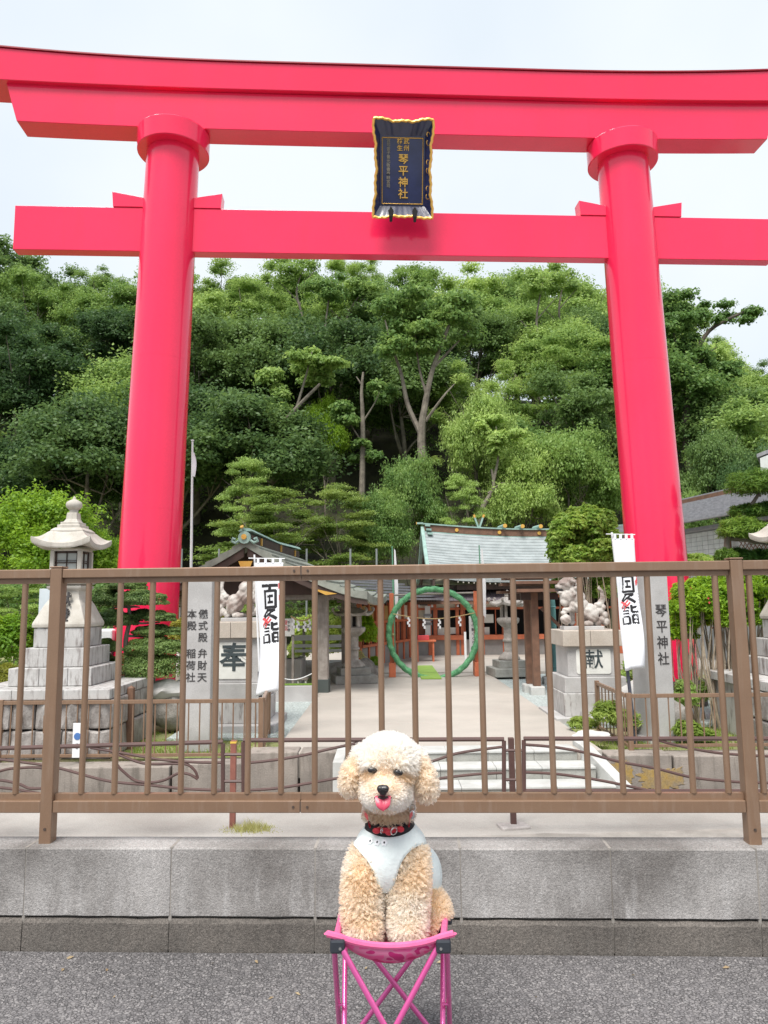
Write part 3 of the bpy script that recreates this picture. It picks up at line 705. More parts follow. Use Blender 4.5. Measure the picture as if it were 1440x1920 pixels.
tag(po, 'thick brown wooden post under the cloud pruned tree', 'post')
# ============================================================ roofs, lanterns, statues
def curved_hip(mb, he, ze, ht, zt, lift, thick, rings=7, ns=8, power=1.7, sides=4, rz=math.pi/4, under=0.5):
    """pyramid roof with swept corners; he/ht half widths (apothem) at eave and top"""
    n = sides * ns; secs = []
    def ring(ap, z, lf, tz=0):
        out_ = []
        for k in range(n):
            s_, u = divmod(k, ns); u = u / ns
            a0 = rz + s_ * 2*math.pi/sides; a1 = a0 + 2*math.pi/sides; rr = ap / math.cos(math.pi/sides)
            x = (math.cos(a0) * (1-u) + math.cos(a1) * u) * rr; y = (math.sin(a0) * (1-u) + math.sin(a1) * u) * rr
            c = abs(2*u - 1) ** 2.6
            e = 1 + 0.10 * c * (1 if lf > 0 else 0)
            out_.append((x * e, y * e, z + lf * c + tz))
        return out_
    secs.append(ring(he * under, ze - thick * 0.3, 0))
    secs.append(ring(he * 0.97, ze - thick, lift * 0.8)); secs.append(ring(he, ze - thick * 0.75, lift))
    for i in range(rings + 1):
        t = i / rings
        secs.append(ring(he + (ht - he) * t, ze + (zt - ze) * t ** power, lift * (1 - t) ** 2.2))
    mb.loft(secs); return mb

def big_lantern(name, label, X, Y):
    g = GARDENZ; t = thing(name, label, 'stone lantern', (X, Y, g), 0, 'large stone lanterns flanking the entrance')
    # rubble plinth of single stones
    random.seed(3)
    for ix in range(6):
        x0 = -0.80 + ix * 0.27
        for iz in range(2):
            w_ = 0.262; z0_ = iz * 0.31; h_ = 0.30
            pts = MB()
            for side in (0,):
                jig = lambda a=0.02: random.uniform(-a, a)
                f = [(x0 + jig(), -0.80 + jig(), z0_), (x0 + w_ + jig(), -0.80 + jig(), z0_), (x0 + w_ + jig(), -0.78, z0_ + h_), (x0 + w_/2, -0.815, z0_ + h_ - .02), (x0 + jig(), -0.78, z0_ + h_)]
                b_ = [(p[0], -0.2, p[2]) for p in f]
                pts.loft([f, b_])
            pts.build('plinth_stone', m_rockst, t, bevel=0.022)
    for iy in range(3):
        for iz in range(2):
            MB().box(0.74, 0.815 + random.uniform(-.02, .02), -0.76 + iy * .5, -0.77 + iy * .5 + .49, iz * .31, iz * .31 + .30).build('plinth_stone', m_rockst, t, bevel=0.02)
    MB().box(-0.74, 0.73, -0.2, 0.8, 0, 0.60).build('plinth_core', m_stained, t)
    def tier(h, za, zb_, cuts):
        xs = [-h] + cuts + [h]
        for a, b in zip(xs[:-1], xs[1:]):
            MB().box(a + .002, b - .002, -h, h, za, zb_ - .004).build('tier_block', m_stained, t, bevel=0.008)
    tier(0.80, 0.615, 0.725, [-.25, .3]); tier(0.465, 0.725, 0.925, [-.12, .2]); tier(0.36, 0.925, 1.14, [0.02]); tier(0.285, 1.14, 1.36, [])
    mb = MB(); mb.sqlathe([(.30, 1.362), (.305, 1.40), (.30, 1.42), (.265, 1.50), (.215, 1.62), (.18, 1.68), (.165, 1.74), (.165, 1.78), (.20, 1.81), (.205, 1.84), (.17, 1.85)])
    mb.build('flared_post', m_lanternst, t, bevel=0.012)
    mb = MB(); mb.sqlathe([(.17, 1.852), (.20, 1.86), (.25, 1.91), (.26, 1.93), (.26, 1.96), (.19, 1.975)]); mb.build('lamp_platform', m_lanternst, t, bevel=0.006)
    # fire box with window lattice each side
    fb = thing('fire_box', None, None); fb.parent = t
    for sx in (-1, 1):
        for sy in (-1, 1):
            MB().box(sx*.16 - .022, sx*.16 + .022, sy*.16 - .022, sy*.16 + .022, 1.975, 2.25).build('corner_post', m_lanternst, fb)
    MB().box(-.175, .175, -.175, .175, 2.251, 2.275).build('head_slab', m_lanternst, fb)
    MB().box(-.136, .136, -.136, .136, 1.977, 2.249).build('paper_screen', m_paper2, fb)
    for q in range(4):
        rm = Matrix.Rotation(q * math.pi/2, 4, 'Z'); mb = MB()
        for (x0, x1, za, zb_) in ((-.137, .137, 2.225, 2.249), (-.137, .137, 1.977, 1.995), (-.137, -.116, 1.977, 2.249), (.116, .137, 1.977, 2.249), (-.137, .137, 2.108, 2.120), (-.005, .005, 1.977, 2.249), (-.137, .137, 2.135, 2.141)):
            mb.box(x0, x1, -0.150, -0.1365, za, zb_, rm)
        o = mb.build('window_lattice', m_dark, fb); o['kind'] = 'stuff'
    mb = MB(); curved_hip(mb, 0.312, 2.335, 0.17, 2.50, 0.08, 0.06, power=1.2, under=.55); mb.build('roof', m_lanternst, t, smooth=30)
    mb = MB(); curved_hip(mb, 0.19, 2.495, 0.15, 2.53, 0.0, 0.02, power=.8); mb.build('roof_crest', m_lanternst, t, smooth=30)
    mb = MB(); mb.sqlathe([(.135, 2.53), (.135, 2.565), (.11, 2.57), (.11, 2.60), (.085, 2.605), (.065, 2.64), (.06, 2.70), (.055, 2.72)]); mb.build('finial_base', m_lanternst, t, bevel=.004)
    mb = MB(); mb.lathe([(.05, 2.715), (.05, 2.755), (.06, 2.76), (.09, 2.79), (.095, 2.82), (.085, 2.85), (.05, 2.872), (.022, 2.885), (.014, 2.91), (0.002, 2.925)], n=24); mb.build('finial', m_lanternst, t, smooth=True)
    return t
m_paper2 = mat('lantern_screen_paper', (0.42, 0.44, 0.42), 0.8)
m_rockst = mat('rubble_stone', (0.36, 0.33, 0.31), 0.9, (0.21, 0.185, 0.17), scale=5, speck=0.2, sscale=90, bump=0.012, bscale=18,
               streak=(0.55, 0.53, 0.5), streak_amt=0.5, streak_scale=(2, 2, 0.8))
lanL = big_lantern('stone_lantern', 'tall pale stone lantern on a stepped plinth left of the left gate pillar', -3.74, 8.85)
lettering('献燈', 0.17, m_inkbrown, lanL, T((0.03, -0.222, 1.76)) @ Matrix.Rotation(R(-12), 4, 'X'), depth=0.012, bold=0.002, gap=1.1)
lanR = big_lantern('stone_lantern', 'tall stone lantern cut by the right picture edge behind the azaleas', 4.86, 8.8)

# ---- blob sculpting: many ellipsoids fused into one continuous surface
def ellip(bm, c, r, rot=(0,0,0), sub=3):
    m = T(c) @ Euler(rot).to_matrix().to_4x4() @ Matrix.Diagonal((*r, 1))
    bmesh.ops.create_icosphere(bm, subdivisions=sub, radius=1.0, matrix=m)
def cone_chain(bm, pts, rad):
    for (a, ra), (b, rb) in zip(zip(pts[:-1], rad[:-1]), zip(pts[1:], rad[1:])):
        a, b = Vector(a), Vector(b); k = max(2, int((b - a).length / (min(ra, rb) * 0.45)))
        for i in range(k + 1):
            t = i / k; r = ra + (rb - ra) * t; ellip(bm, a.lerp(b, t), (r, r, r), sub=2)
def fuse(bm, voxel, smooth_it=4, fac=0.6):
    me = bpy.data.meshes.new('tmp'); bm.to_mesh(me); bm.free()
    o = bpy.data.objects.new('tmp', me); C.objects.link(o)
    m = o.modifiers.new('r', 'REMESH'); m.mode = 'VOXEL'; m.voxel_size = voxel
    s = o.modifiers.new('s', 'SMOOTH'); s.iterations = smooth_it; s.factor = fac
    dg = bpy.context.evaluated_depsgraph_get(); dg.update()
    res = bpy.data.meshes.new_from_object(o.evaluated_get(dg)); bpy.data.objects.remove(o); bpy.data.meshes.remove(me)
    return res
def guardian(name, label, base, s, loc_px):
    """sitting lion dog; s=+1 looks to the left of the viewer, -1 mirrored. units: photograph pixels at 10 m, turned to metres"""
    k = 1 / 136.0
    t = thing(name, label, 'statue', base, 0, 'guardian lion dogs on stone pedestals')
    P = lambda x, y, z: (s * x * k, y * k, z * k)
    bm = bmesh.new()
    E_ = lambda x, y, z, rx, ry=None, rz=None, rot=(0,0,0): ellip(bm, P(x, y, z), (rx*k, (ry or rx)*k, (rz or rx)*k), rot)
    E_(-32, 0, 83, 14, 13, 13); E_(-45, 0, 79, 8, 9, 5.5); E_(-43, 0, 68.5, 7, 8, 3.6); E_(-38, -9, 85, 6, 3.5, 3); E_(-38, 9, 85, 6, 3.5, 3); E_(-24, -12, 90, 4, 3, 6); E_(-24, 12, 90, 4, 3, 6)           # skull, muzzle, jaw
    E_(-12, 0, 58, 15, 13, 14, (0, 0, 0)); E_(-26, 0, 88, 12, 13, 10); E_(-36, 0, 62, 9, 10, 12)
    for a in ((-44, -5, 84, 3.4), (-44, 5, 84, 3.4), (-47.5, 0, 79, 3)): E_(*a)            # brows, nose
    E_(-30, 0, 60, 14, 13, 16); E_(-22, 0, 66, 13, 13, 17); E_(-33, 0, 52, 11, 11, 11)     # chest, mane
    E_(-8, 0, 44, 17, 13, 15); E_(8, 0, 32, 16, 15, 17); E_(12, -9, 26, 12, 7, 13); E_(12, 9, 26, 12, 7, 13)
    for yy in (-8, 8):
        E_(2, yy*1.4, 11, 11, 5, 5); 
    E_(-20, 9, 30, 5, 5, 18); E_(-22, 9, 13, 7, 5, 5)
    E_(-24, -8, 42, 6, 6, 10); E_(-34, -9, 36, 10, 5, 5); E_(-40, -9, 31, 6, 5.5, 4)       # raised paw
    E_(-37, -9, 19, 10, 10, 10, )                                                          # ball under the paw
    rr = random.Random(4)
    for i in range(26):     # mane curls
        a = rr.uniform(0, 6.28); zz = rr.uniform(58, 92); q = 15 + rr.uniform(-1, 1.5)
        E_(-22 + abs(math.cos(a)) * q * .8 - 2, math.sin(a) * q * .85, zz, 3, 3, 3)
    for (x, z, r) in ((28, 34, 8), (36, 26, 7), (38, 14, 7), (30, 18, 7), (26, 44, 6), (34, 40, 5), (22, 12, 7)): E_(x, -4, z, r, 6, r); E_(x, 5, z, r, 6, r)
    for i in range(9):      # tail plume
        u = i / 8; E_(28 + 7 * math.sin(u * 3.0), 0, 44 + u * 32, 7.5 * (1 - u * .65), 5 * (1 - u * .6), 5)
    me = fuse(bm, 0.0075, 2, .5)
    v = np.empty(len(me.vertices) * 3); me.vertices.foreach_get('co', v); v = v.reshape(-1, 3)
    nn = np.empty(len(me.vertices) * 3); me.vertex_normals.foreach_get('vector', nn); nn = nn.reshape(-1, 3)
    d = np.array([(noise.noise(Vector(p) * 16) * 0.004 + 0.0035 * math.sin(p[2] * 70 + p[0] * 60 * s + 3 * noise.noise(Vector(p) * 7))) for p in v])
    v += nn * d[:, None]; me.vertices.foreach_set('co', v.ravel()); me.update()
    me.name = 'body'; link('body', me, m_statue, t, smooth=60)
    mb = MB(); mb.cbox(P(-6, 0, 3), (74*k, 34*k, 7*k)); mb.build('statue_base', m_granite, t, bevel=0.008)
    for sy in (-5.5, 5.5):
        mb = MB(); mb.lathe([(0.001, -.012), (.012, -.006), (.014, 0), (.012, .006), (.001, .012)], P(-43.5, sy*1.15, 83), 10); mb.build('eye', m_inkbrown, t, smooth=True)
    # open mouth
    mb = MB(); mb.cbox(P(-46, 0, 73.5), (12*k, 13*k, 3.4*k)); mb.build('mouth', m_inkbrown, t, bevel=.004)
    return t
m_statue = mat('weathered_statue_stone', (0.54, 0.50, 0.46), 0.85, (0.25, 0.19, 0.165), scale=4.5, speck=0.15, sscale=90, bump=0.006, bscale=35, thr=(0.38, 0.56))

def pedestal(label, char, X, Yf, px_c, capz, sc=1.0):
    """stone pedestal, front of its base at Yf"""
    g = GARDENZ; t = thing('stone_pedestal', label, 'pedestal', (X, Yf + 0.42, g), 0, 'pedestals of the guardian lion dogs')
    c = capz - g
    MB().box(-.56, .56, -.56, .56, 0, .13).build('footing_slab', m_granite, t, bevel=.01)
    MB().box(-.42, .42, -.42, .42, .13, .42).build('stained_base', m_stained, t, bevel=.01)
    MB().box(-.40, .40, -.40, .40, .422, .62).build('plinth_block', m_granite, t, bevel=.008)
    MB().box(-.335, .335, -.335, .335, .622, c - .205).build('die_block', m_granite, t, bevel=.006)
    MB().box(-.40, -.04, -.40, .40, c - .203, c).build('cap_stone', m_capst, t, bevel=.008)
    MB().box(-.036, .40, -.40, .40, c - .203, c).build('cap_stone', m_capst, t, bevel=.008)
    ph = (c - .205 - .622); zc = .622 + ph / 2
    r_ = .225; hgt = ph * .41; pts = []
    for cx, cz, a0 in ((r_-.03, hgt-.03, 0), (-r_+.03, hgt-.03, 90), (-r_+.03, -hgt+.03, 180), (r_-.03, -hgt+.03, 270)):
        for a in (0, 30, 60, 90): pts.append((cx + .03*math.cos(R(a0 + a)), cz + .03*math.sin(R(a0 + a))))
    MB().loft([[(x, -.347, zc + z) for x, z in pts], [(x, -.33, zc + z) for x, z in pts]]).build('white_plate', m_plate, t)
    lettering(char, ph * .66, m_charpaint, t, T((0, -.349, zc + ph*.36)), depth=.004, bold=(.007 if char == '奉' else .0015), gap=1)
    return t
m_capst = mat('tan_cap_stone', (0.52, 0.46, 0.40), 0.8, (0.42, 0.36, 0.30), scale=3, speck=0.15, sscale=120)
m_plate = mat('ivory_plate', (0.78, 0.77, 0.72), 0.6)
m_charpaint = mat('dark_green_grey_paint', (0.045, 0.06, 0.065), 0.6)
cL = at(450, 1200, 9.9); cR = at(1097, 1200, 10.2)
capL, capR = at(450, 1166, 9.5).z, at(1097, 1182, 9.85).z
pedestal('granite pedestal marked with 奉 behind the white banner on the left', '奉', cL.x, 9.45, 450, capL)
pedestal('granite pedestal marked with 献 on the right of the path', '献', cR.x, 9.75, 1097, capR)
guardian('guardian_statue', 'stone lion dog statue looking right on the left pedestal', (cL.x, 9.87, capL), -1, None)
guardian('guardian_statue', 'stone lion dog statue with open mouth and a ball on the right pedestal', (cR.x, 10.17, capR), 1, None)

# ---- stone posts with engraved writing
a = at(368, 1405, 8.35); ztp = at(368, 1078, 8.35).z
sp = thing('stone_post', 'tall square granite post with engraved columns of characters left of the banner', 'stone post', (a.x - .01, 8.5, GARDENZ), R(2), 'engraved granite posts')
MB().box(-.145, .145, -.14, .14, 0, ztp - GARDENZ).build('shaft', m_granite, sp, bevel=.01)
zq = lambda py: at(372, py, 8.36).z - GARDENZ + .01
for tx, x_, py in (('儀式殿', .05, 1145), ('弁財天', .05, 1219), ('本殿', -.075, 1145), ('稲荷社', -.075, 1219)):
    lettering(tx, .108, m_inkbrown, sp, T((x_, -.142, zq(py))), depth=.003, bold=.001, gap=1.2)
a = at(1240, 1380, 8.6); ztp = at(1240, 1078, 8.6).z
sp = thing('stone_post', 'tall granite post engraved with the shrine name beside the right banner', 'stone post', (a.x + .0, 8.78, GARDENZ), R(16), 'engraved granite posts')
MB().box(-.16, .16, -.16, .16, 0, ztp - GARDENZ).build('shaft', m_granite, sp, bevel=.01)
MB().box(-.22, .22, -.22, .22, -.02, .06).build('foot', m_granite, sp, bevel=.01)
lettering('琴平神社', .155, m_inkbrown, sp, T((.045, -.162, 1.55)), depth=.003, bold=.001, gap=1.18)

# ---- banners
def banner(label, top, bot, hw_, pole_px, Y, chars, size, curl, mirror=1, base_z=GARDENZ):
    """cloth hanging from a bar on a pole; top/bot = centre pixels"""
    a, b = at(*top, Y), at(*bot, Y)
    t = thing('nobori_banner', label, 'banner', (at(*pole_px[1], Y).x, Y, base_z), 0, 'white summer visit banners')
    iv = Matrix.Translation(-Vector(t.location))
    nz, nxn = 34, 10; mb = MB()
    def cloth(u, v, off=0.0):
        # u -1..1 across, v 0..1 down
        c = a.lerp(b, v); wv = hw_ * (1 - 0.20 * math.sin(v * math.pi) * abs(curl) - 0.12 * v * abs(curl))
        x = c.x + u * wv + curl * 0.05 * math.sin(v * 4.2 - 1.2) * (v) 
        y = Y + 0.05 * math.sin(v * 5 + u * 1.3) * v + 0.02 * math.sin(u * 4 + v * 9) * v + off
        z = c.z + 0.03 * u * v * curl + 0.012 * math.sin(u*3+1) * v
        return Vector((x, y, z))
    for j in range(nz + 1):
        for i in range(nxn + 1): mb.v.append(tuple(iv @ cloth(i / nxn * 2 - 1, j / nz)))
    for j in range(nz):
        for i in range(nxn):
            k = j * (nxn + 1) + i; mb.f.append((k, k + 1, k + nxn + 2, k + nxn + 1))
    me = mb.mesh('cloth'); o = link('cloth', me, m_cloth, t, smooth=80)
    s_ = o.modifiers.new('t', 'SOLIDIFY'); s_.thickness = 0.003
    for i in range(4):     # loops on the top bar
        u = -0.8 + i * 0.53; p = iv @ cloth(u, 0); MB().box(p.x - .014, p.x + .014, p.y - .008, p.y + .008, p.z - .005, p.z + .055).build('loop', m_cloth, t)
    p0, p1 = cloth(-1.12, 0), cloth(1.1, 0)
    MB().tube([iv @ (p0 + Vector((-.06, 0, .055))), iv @ (p1 + Vector((0, 0, .045)))], .006, 6).build('cross_bar', m_white, t, smooth=True)
    pt_, pb_ = at(*pole_px[0], Y + .03), at(*pole_px[1], Y + .03); pb_.z = base_z
    mid = pt_.lerp(pb_, 0.62)
    MB().tube([iv @ pt_, iv @ mid], .011, 8).build('upper_pole', m_white, t, smooth=True)
    MB().tube([iv @ mid, iv @ pb_], .02, 8).build('lower_pole', m_polegrey, t, smooth=True)
    return t, cloth, iv
m_polegrey = mat('slate_pole', (0.07, 0.075, 0.10), 0.5)
def strokes_on(t, cloth, iv, segs, m, name, wd, off=-0.004):
    """block brush strokes laid on the cloth: each segment in (u, v) with width"""
    mb = MB()
    for s in segs:
        (u0, v0), (u1, v1) = s[0], s[1]; w_ = s[2] if len(s) > 2 else wd
        k = 5; L_, R_ = [], []
        pa, pb2 = cloth(u0, v0), cloth(u1, v1); d = (pb2 - pa); d.y = 0; d.normalize(); nrm = Vector((-d.z, 0, d.x)) * w_ / 2
        secs = []
        for i in range(k + 1):
            p = cloth(u0 + (u1 - u0) * i / k, v0 + (v1 - v0) * i / k, off) 
            secs.append([iv @ (p + nrm), iv @ (p - nrm), iv @ (p - nrm + Vector((0, .003, 0))), iv @ (p + nrm + Vector((0, .003, 0)))])
        mb.loft(secs)
    o = mb.build(name, m, t); o['kind'] = 'stuff'
def natsumode(t, cloth, iv, v0, hv, wd, cx=0.05, sc=0.62, lab=None):
    """夏 and 詣 in a heavy geometric hand, v0 top, hv height of the pair"""
    def M_(x, y): return (cx + x * sc, v0 + y * hv)
    h = []
    h += [(M_(-.85, .02), M_(.9, .02), wd*1.1), (M_(-.05, .03), M_(-.05, .10), wd*1.3)]                  # top bar
    h += [(M_(-.65, .11), M_(.72, .11)), (M_(-.6, .10), M_(-.6, .40)), (M_(.66, .10), M_(.66, .40)), (M_(-.65, .39), M_(.72, .39)),
          (M_(-.3, .20), M_(.36, .20)), (M_(.02, .2), M_(.02, .30)), (M_(-.3, .305), M_(.36, .305))]
    h += [(M_(-.5, .44), M_(.6, .44)), (M_(-.25, .45), M_(-.75, .555), wd*1.2), (M_(.5, .44), M_(-.8, .585), wd*1.1), (M_(-.35, .49), M_(.75, .59), wd*1.2)]
    # 詣: speech radical on the left, spoon over sun on the right
    h += [(M_(-.62, .635), M_(-.42, .655)), (M_(-.95, .69), M_(-.1, .69)), (M_(-.85, .745), M_(-.2, .745)), (M_(-.85, .795), M_(-.2, .795)),
          (M_(-.85, .85), M_(-.2, .85)), (M_(-.85, .85), M_(-.85, .98)), (M_(-.2, .85), M_(-.2, .98)), (M_(-.85, .975), M_(-.2, .975))]
    h += [(M_(.15, .64), M_(.15, .77)), (M_(.15, .695), M_(.85, .67)), (M_(.15, .77), M_(.95, .77)), (M_(.95, .77), M_(.95, .735)),
          (M_(.2, .83), M_(.9, .83)), (M_(.2, .83), M_(.2, .98)), (M_(.9, .83), M_(.9, .98)), (M_(.2, .905), M_(.9, .905), wd*.8), (M_(.2, .975), M_(.9, .975))]
    strokes_on(t, cloth, iv, h, m_ink, 'black_characters', wd)
    r = []
    for i in range(11):     # red firework rays beside 夏
        a_ = R(-100 + i * 18); c0 = (.80, v0 + .13 * hv)
        r.append(((c0[0] + .14*math.cos(a_), c0[1] + .055*hv*math.sin(a_)), (c0[0] + .36*math.cos(a_)*.6, c0[1] + .15*hv*math.sin(a_)), wd*.32))
    for dx, dy in ((-.62, .56), (-.4, .60)):     # red goldfish like flourish between the characters
        r += [(M_(dx - .3, dy), M_(dx + .12, dy + .05), wd*.8), (M_(dx + .1, dy + .05), M_(dx + .45, dy - .01), wd*.6), (M_(dx, dy + .05), M_(dx - .3, dy + .12), wd*.5)]
    strokes_on(t, cloth, iv, r, m_redink, 'red_flourish', wd, off=-0.006)
    tiny = [((.95 , v0 + (.42 + .055*i) * hv), (.95, v0 + (.437 + .055*i) * hv), wd*.22) for i in range(6)]
    strokes_on(t, cloth, iv, tiny, m_polegrey, 'small_print', wd)
b1 = banner('white banner reading 夏詣 in front of the left pedestal, its foot curling', (505, 1055), (504, 1299), .165, ((477, 1040), (492, 1400)), 8.7, '夏詣', .2, 0.75)
natsumode(*b1, 0.17, 0.46, .033, cx=0.05, sc=.72)
b2 = banner('white banner reading 夏詣 on a leaning pole before the right gate pillar', (1169, 1010), (1189, 1254), .122, ((1147, 998), (1192, 1385)), 8.42, '夏詣', .2, 0.25)
natsumode(*b2, 0.25, 0.42, .027, cx=.05, sc=.78)
b3 = banner('small distant white banner under the water pavilion eaves', (603, 1158), (606, 1256), .085, ((598, 1150), (600, 1285)), 13.2, '夏詣', .2, 0.3)
natsumode(*b3, 0.1, 0.5, .02, cx=0, sc=.6)

# ---- smaller worn lanterns beside the path
def small_lantern(label, px, ybase, ytop, rz_=0, capw=0.31, g=PATHZ):
    Y = on_ground(px, ybase, g).y + 0.4; X = at(px, ybase, Y).x
    Hh_ = at(px, ytop, Y).z - g
    t = thing('garden_lantern', label, 'stone lantern', (X, Y, g), rz_, 'worn stone lanterns along the path')
    u = Hh_ / 1.55
    MB().box(-.40, .40, -.40, .40, 0, .15*u).build('lower_slab', m_step, t, bevel=.012)
    MB().box(-.29, .29, -.29, .29, .15*u, .28*u).build('upper_slab', m_step, t, bevel=.012)
    mb = MB(); mb.lathe([(.235, .28*u), (.24, .32*u), (.20, .36*u), (.15, .40*u), (.12, .43*u)], n=6); mb.build('lotus_foot', m_oldstone, t, bevel=.02)
    mb = MB(); mb.lathe([(.10, .42*u), (.10, .60*u), (.125, .62*u), (.125, .65*u), (.10, .67*u), (.10, .86*u), (.12, .88*u)], n=16); mb.build('shaft', m_oldstone, t, smooth=30)
    mb = MB(); mb.lathe([(.11, .87*u), (.16, .90*u), (.23, .96*u), (.245, 1.0*u), (.24, 1.04*u), (.15, 1.06*u)], n=6); mb.build('lamp_platform', m_oldstone, t, bevel=.012)
    fb_ = thing('fire_box', None, None); fb_.parent = t
    for q in range(6):
        a_ = q * math.pi/3; MB().cbox((.135*math.cos(a_), .135*math.sin(a_), 1.17*u), (.05, .05, .23*u), a_).build('corner_post', m_oldstone, fb_)
    for q in (1, 2, 4, 5): 
        a_ = q * math.pi/3 + math.pi/6
        if q != 4: MB().cbox((.115*math.cos(a_), .115*math.sin(a_), 1.17*u), (.02, .11, .22*u), a_).build('side_panel', m_oldstone, fb_)
    MB().lathe([(.06, 1.06*u), (.06, 1.28*u)], n=6).build('dark_core', m_black, fb_)
    mb = MB(); curved_hip(mb, capw, 1.31*u, .06, 1.43*u, .05, .05, sides=6, rz=0, ns=6, power=1.3, under=.5); mb.build('roof', m_oldstone, t, smooth=35)
    for q in range(6):
        a_ = q * math.pi/3; rr_ = capw / math.cos(math.pi/6) * 1.06; pts = []
        for i in range(9):
            b_ = i / 8 * 4.6; rad = .036 * (1 - i/13)
            pts.append(((rr_ + rad*math.sin(b_)) * math.cos(a_), (rr_ + rad*math.sin(b_)) * math.sin(a_), 1.36*u + .035 - rad*math.cos(b_)))
        MB().tube(pts, [.026 - .0015*i for i in range(9)], 6).build('curled_corner', m_oldstone, t, smooth=True)
    mb = MB(); mb.lathe([(.05, 1.42*u), (.075, 1.45*u), (.05, 1.46*u), (.07, 1.49*u), (.05, 1.53*u), (.005, 1.56*u)], n=14); mb.build('finial', m_oldstone, t, smooth=30)
    return t
small_lantern('worn grey stone lantern left of the path beside the white slat rack', 663, 1283, 1127, .2)
small_lantern('worn stone lantern with curled roof corners right of the green ring', 956, 1270, 1107, .1)

# ============================================================ water pavilion
def gable_roof(t, hw_, ze, zr, y0, y1, courses, mt, power=1.45, lift=0.12, thick=.05, verge=.0):
    """ridge along local y; each course of shingles a strip of its own"""
    ym, yh = (y0 + y1) / 2, (y1 - y0) / 2
    def pt(s_, u, y):
        f = abs((y - ym) / yh) ** 3
        return Vector((s_ * hw_ * (1 - u) , y, ze + (zr - ze) * u ** power + lift * f * (1 - u)))
    for s_ in (-1, 1):
        for c in range(courses):
            u0, u1 = c / courses, (c + 1) / courses; secs = []
            for i in range(9):
                y = y0 + (y1 - y0) * i / 8
                a_, b_ = pt(s_, u0, y), pt(s_, u1, y)
                secs.append([a_ + Vector((0, 0, thick*.55)), b_ + Vector((0, 0, .0 + thick * .15)), b_ + Vector((0, 0, -thick)), a_ + Vector((0, 0, -thick))])
            MB().loft(secs).build('roof_course', mt, t)
    return pt
m_paleraft = mat('pale_rafter_ends', (0.55, 0.42, 0.28), 0.7); m_shoe = mat('dark_copper_shoe', (0.07, 0.085, 0.08), 0.6)
TY0, TY1 = 12.5, 16.6
ap = at(463, 1016, TY0); zg = GARDENZ
tw = thing('water_pavilion', 'open timber purification pavilion with green copper ridge behind the left pedestal', 'pavilion', (ap.x, 0, 0), R(0))
Mt = Matrix.Rotation(R(-4.5), 4, 'Z')
tw.location = (ap.x + TY0 * math.sin(R(-4.5)) * -1 * -1, TY0 * (1 - math.cos(R(4.5))), 0); tw.rotation_euler = (0, 0, R(-4.5))
tw.location.x = ap.x - TY0 * math.sin(R(4.5))
pt_ = gable_roof(tw, 2.05, ap.z - 1.0, ap.z, TY0 - .1, TY1 + .1, 9, m_barkroof, power=1.35, lift=.1, thick=.09)
zr = ap.z; ze = ap.z - 1.0
MB().box(-.09, .09, TY0 - .05, TY1 + .05, zr - .03, zr + .12).build('ridge_box', m_dark, tw)
secs = []
for i in range(9):
    y = TY0 - .12 + (TY1 - TY0 + .24) * i / 8; lf = .05 * abs(i - 4) / 4
    secs.append([(-.12, y, zr + .12 + lf), (.12, y, zr + .12 + lf), (.07, y, zr + .17 + lf), (-.07, y, zr + .17 + lf)])
MB().loft(secs).build('copper_ridge_cap', m_copper, tw)
mb = MB(); mb.lathe([(.001, 0), (.105, 0), (.105, .05), (.001, .05)], n=20); 
o = mb.build('end_ornament', m_copper, tw, M=T((0, TY0 - .13, zr + .06)) @ Matrix.Rotation(math.pi/2, 4, 'X'))
for sx in (-1, 1):
    mb = MB(); mb.tube([(sx*.08, TY0 - .14, zr + .02), (sx*.16, TY0 - .14, zr - .03), (sx*.22, TY0 - .14, zr + .0), (sx*.20, TY0 - .14, zr + .05), (sx*.16, TY0 - .14, zr + .03)], .026, 6); mb.build('curled_ornament', m_copper, tw, smooth=True)
MB().lathe([(.001, 0), (.045, 0), (.045, .03), (.001, .03)], n=16).build('gilt_boss', m_gold, tw, M=T((0, TY0 - .18, zr + .07)) @ Matrix.Rotation(math.pi/2, 4, 'X'))
MB().tube([(0, TY0 - .1, zr + .15), (-.03, TY0 - .2, zr + .23)], .028, 8).build('horn_tile', m_copper, tw, smooth=True)
MB().tube([(-.03, TY0 - .2, zr + .23), (-.035, TY0 - .215, zr + .245)], .032, 8).build('gilt_tip', m_gold, tw, smooth=True)
for y in (TY0 + .6, TY0 + 2.2, TY1 - .5):
    for sx in (-1, 1): MB().cbox((sx * .105, y, zr + .04), (.025, .05, .13)).build('gilt_fitting', m_gold, tw)
for i, y in enumerate((TY0, TY1)):
    for s_ in (-1, 1):
        secs = []
        for k in range(10):
            u = k / 9 * .985; p = pt_(s_, u, y); y_ = y + (-.05 if i == 0 else .05)
            secs.append([(p.x, y_ - .025, p.z - .092), (p.x, y_ + .025, p.z - .092), (p.x, y_ + .025, p.z - .17 - .07 * u), (p.x, y_ - .025, p.z - .17 - .07*u)])
        MB().loft(secs).build('bargeboard', m_dark, tw)
MB().loft([[(-.12, TY0 - .085, zr - .33), (.12, TY0 - .085, zr - .33), (.05, TY0 - .085, zr - .52), (-.05, TY0 - .085, zr - .52)], [(-.12, TY0 - .06, zr - .33), (.12, TY0 - .06, zr - .33), (.05, TY0 - .06, zr - .52), (-.05, TY0 - .06, zr - .52)]]).build('gable_pendant', m_gold, tw)
mb = MB(); mb.loft([[(-1.3, TY0 + .35, ze + .1), (1.3, TY0 + .35, ze + .1), (0, TY0 + .35, zr - .1)], [(-1.3, TY0 + .4, ze + .1), (1.3, TY0 + .4, ze + .1), (0, TY0 + .4, zr - .1)]]); mb.build('gable_wall', m_dark, tw)
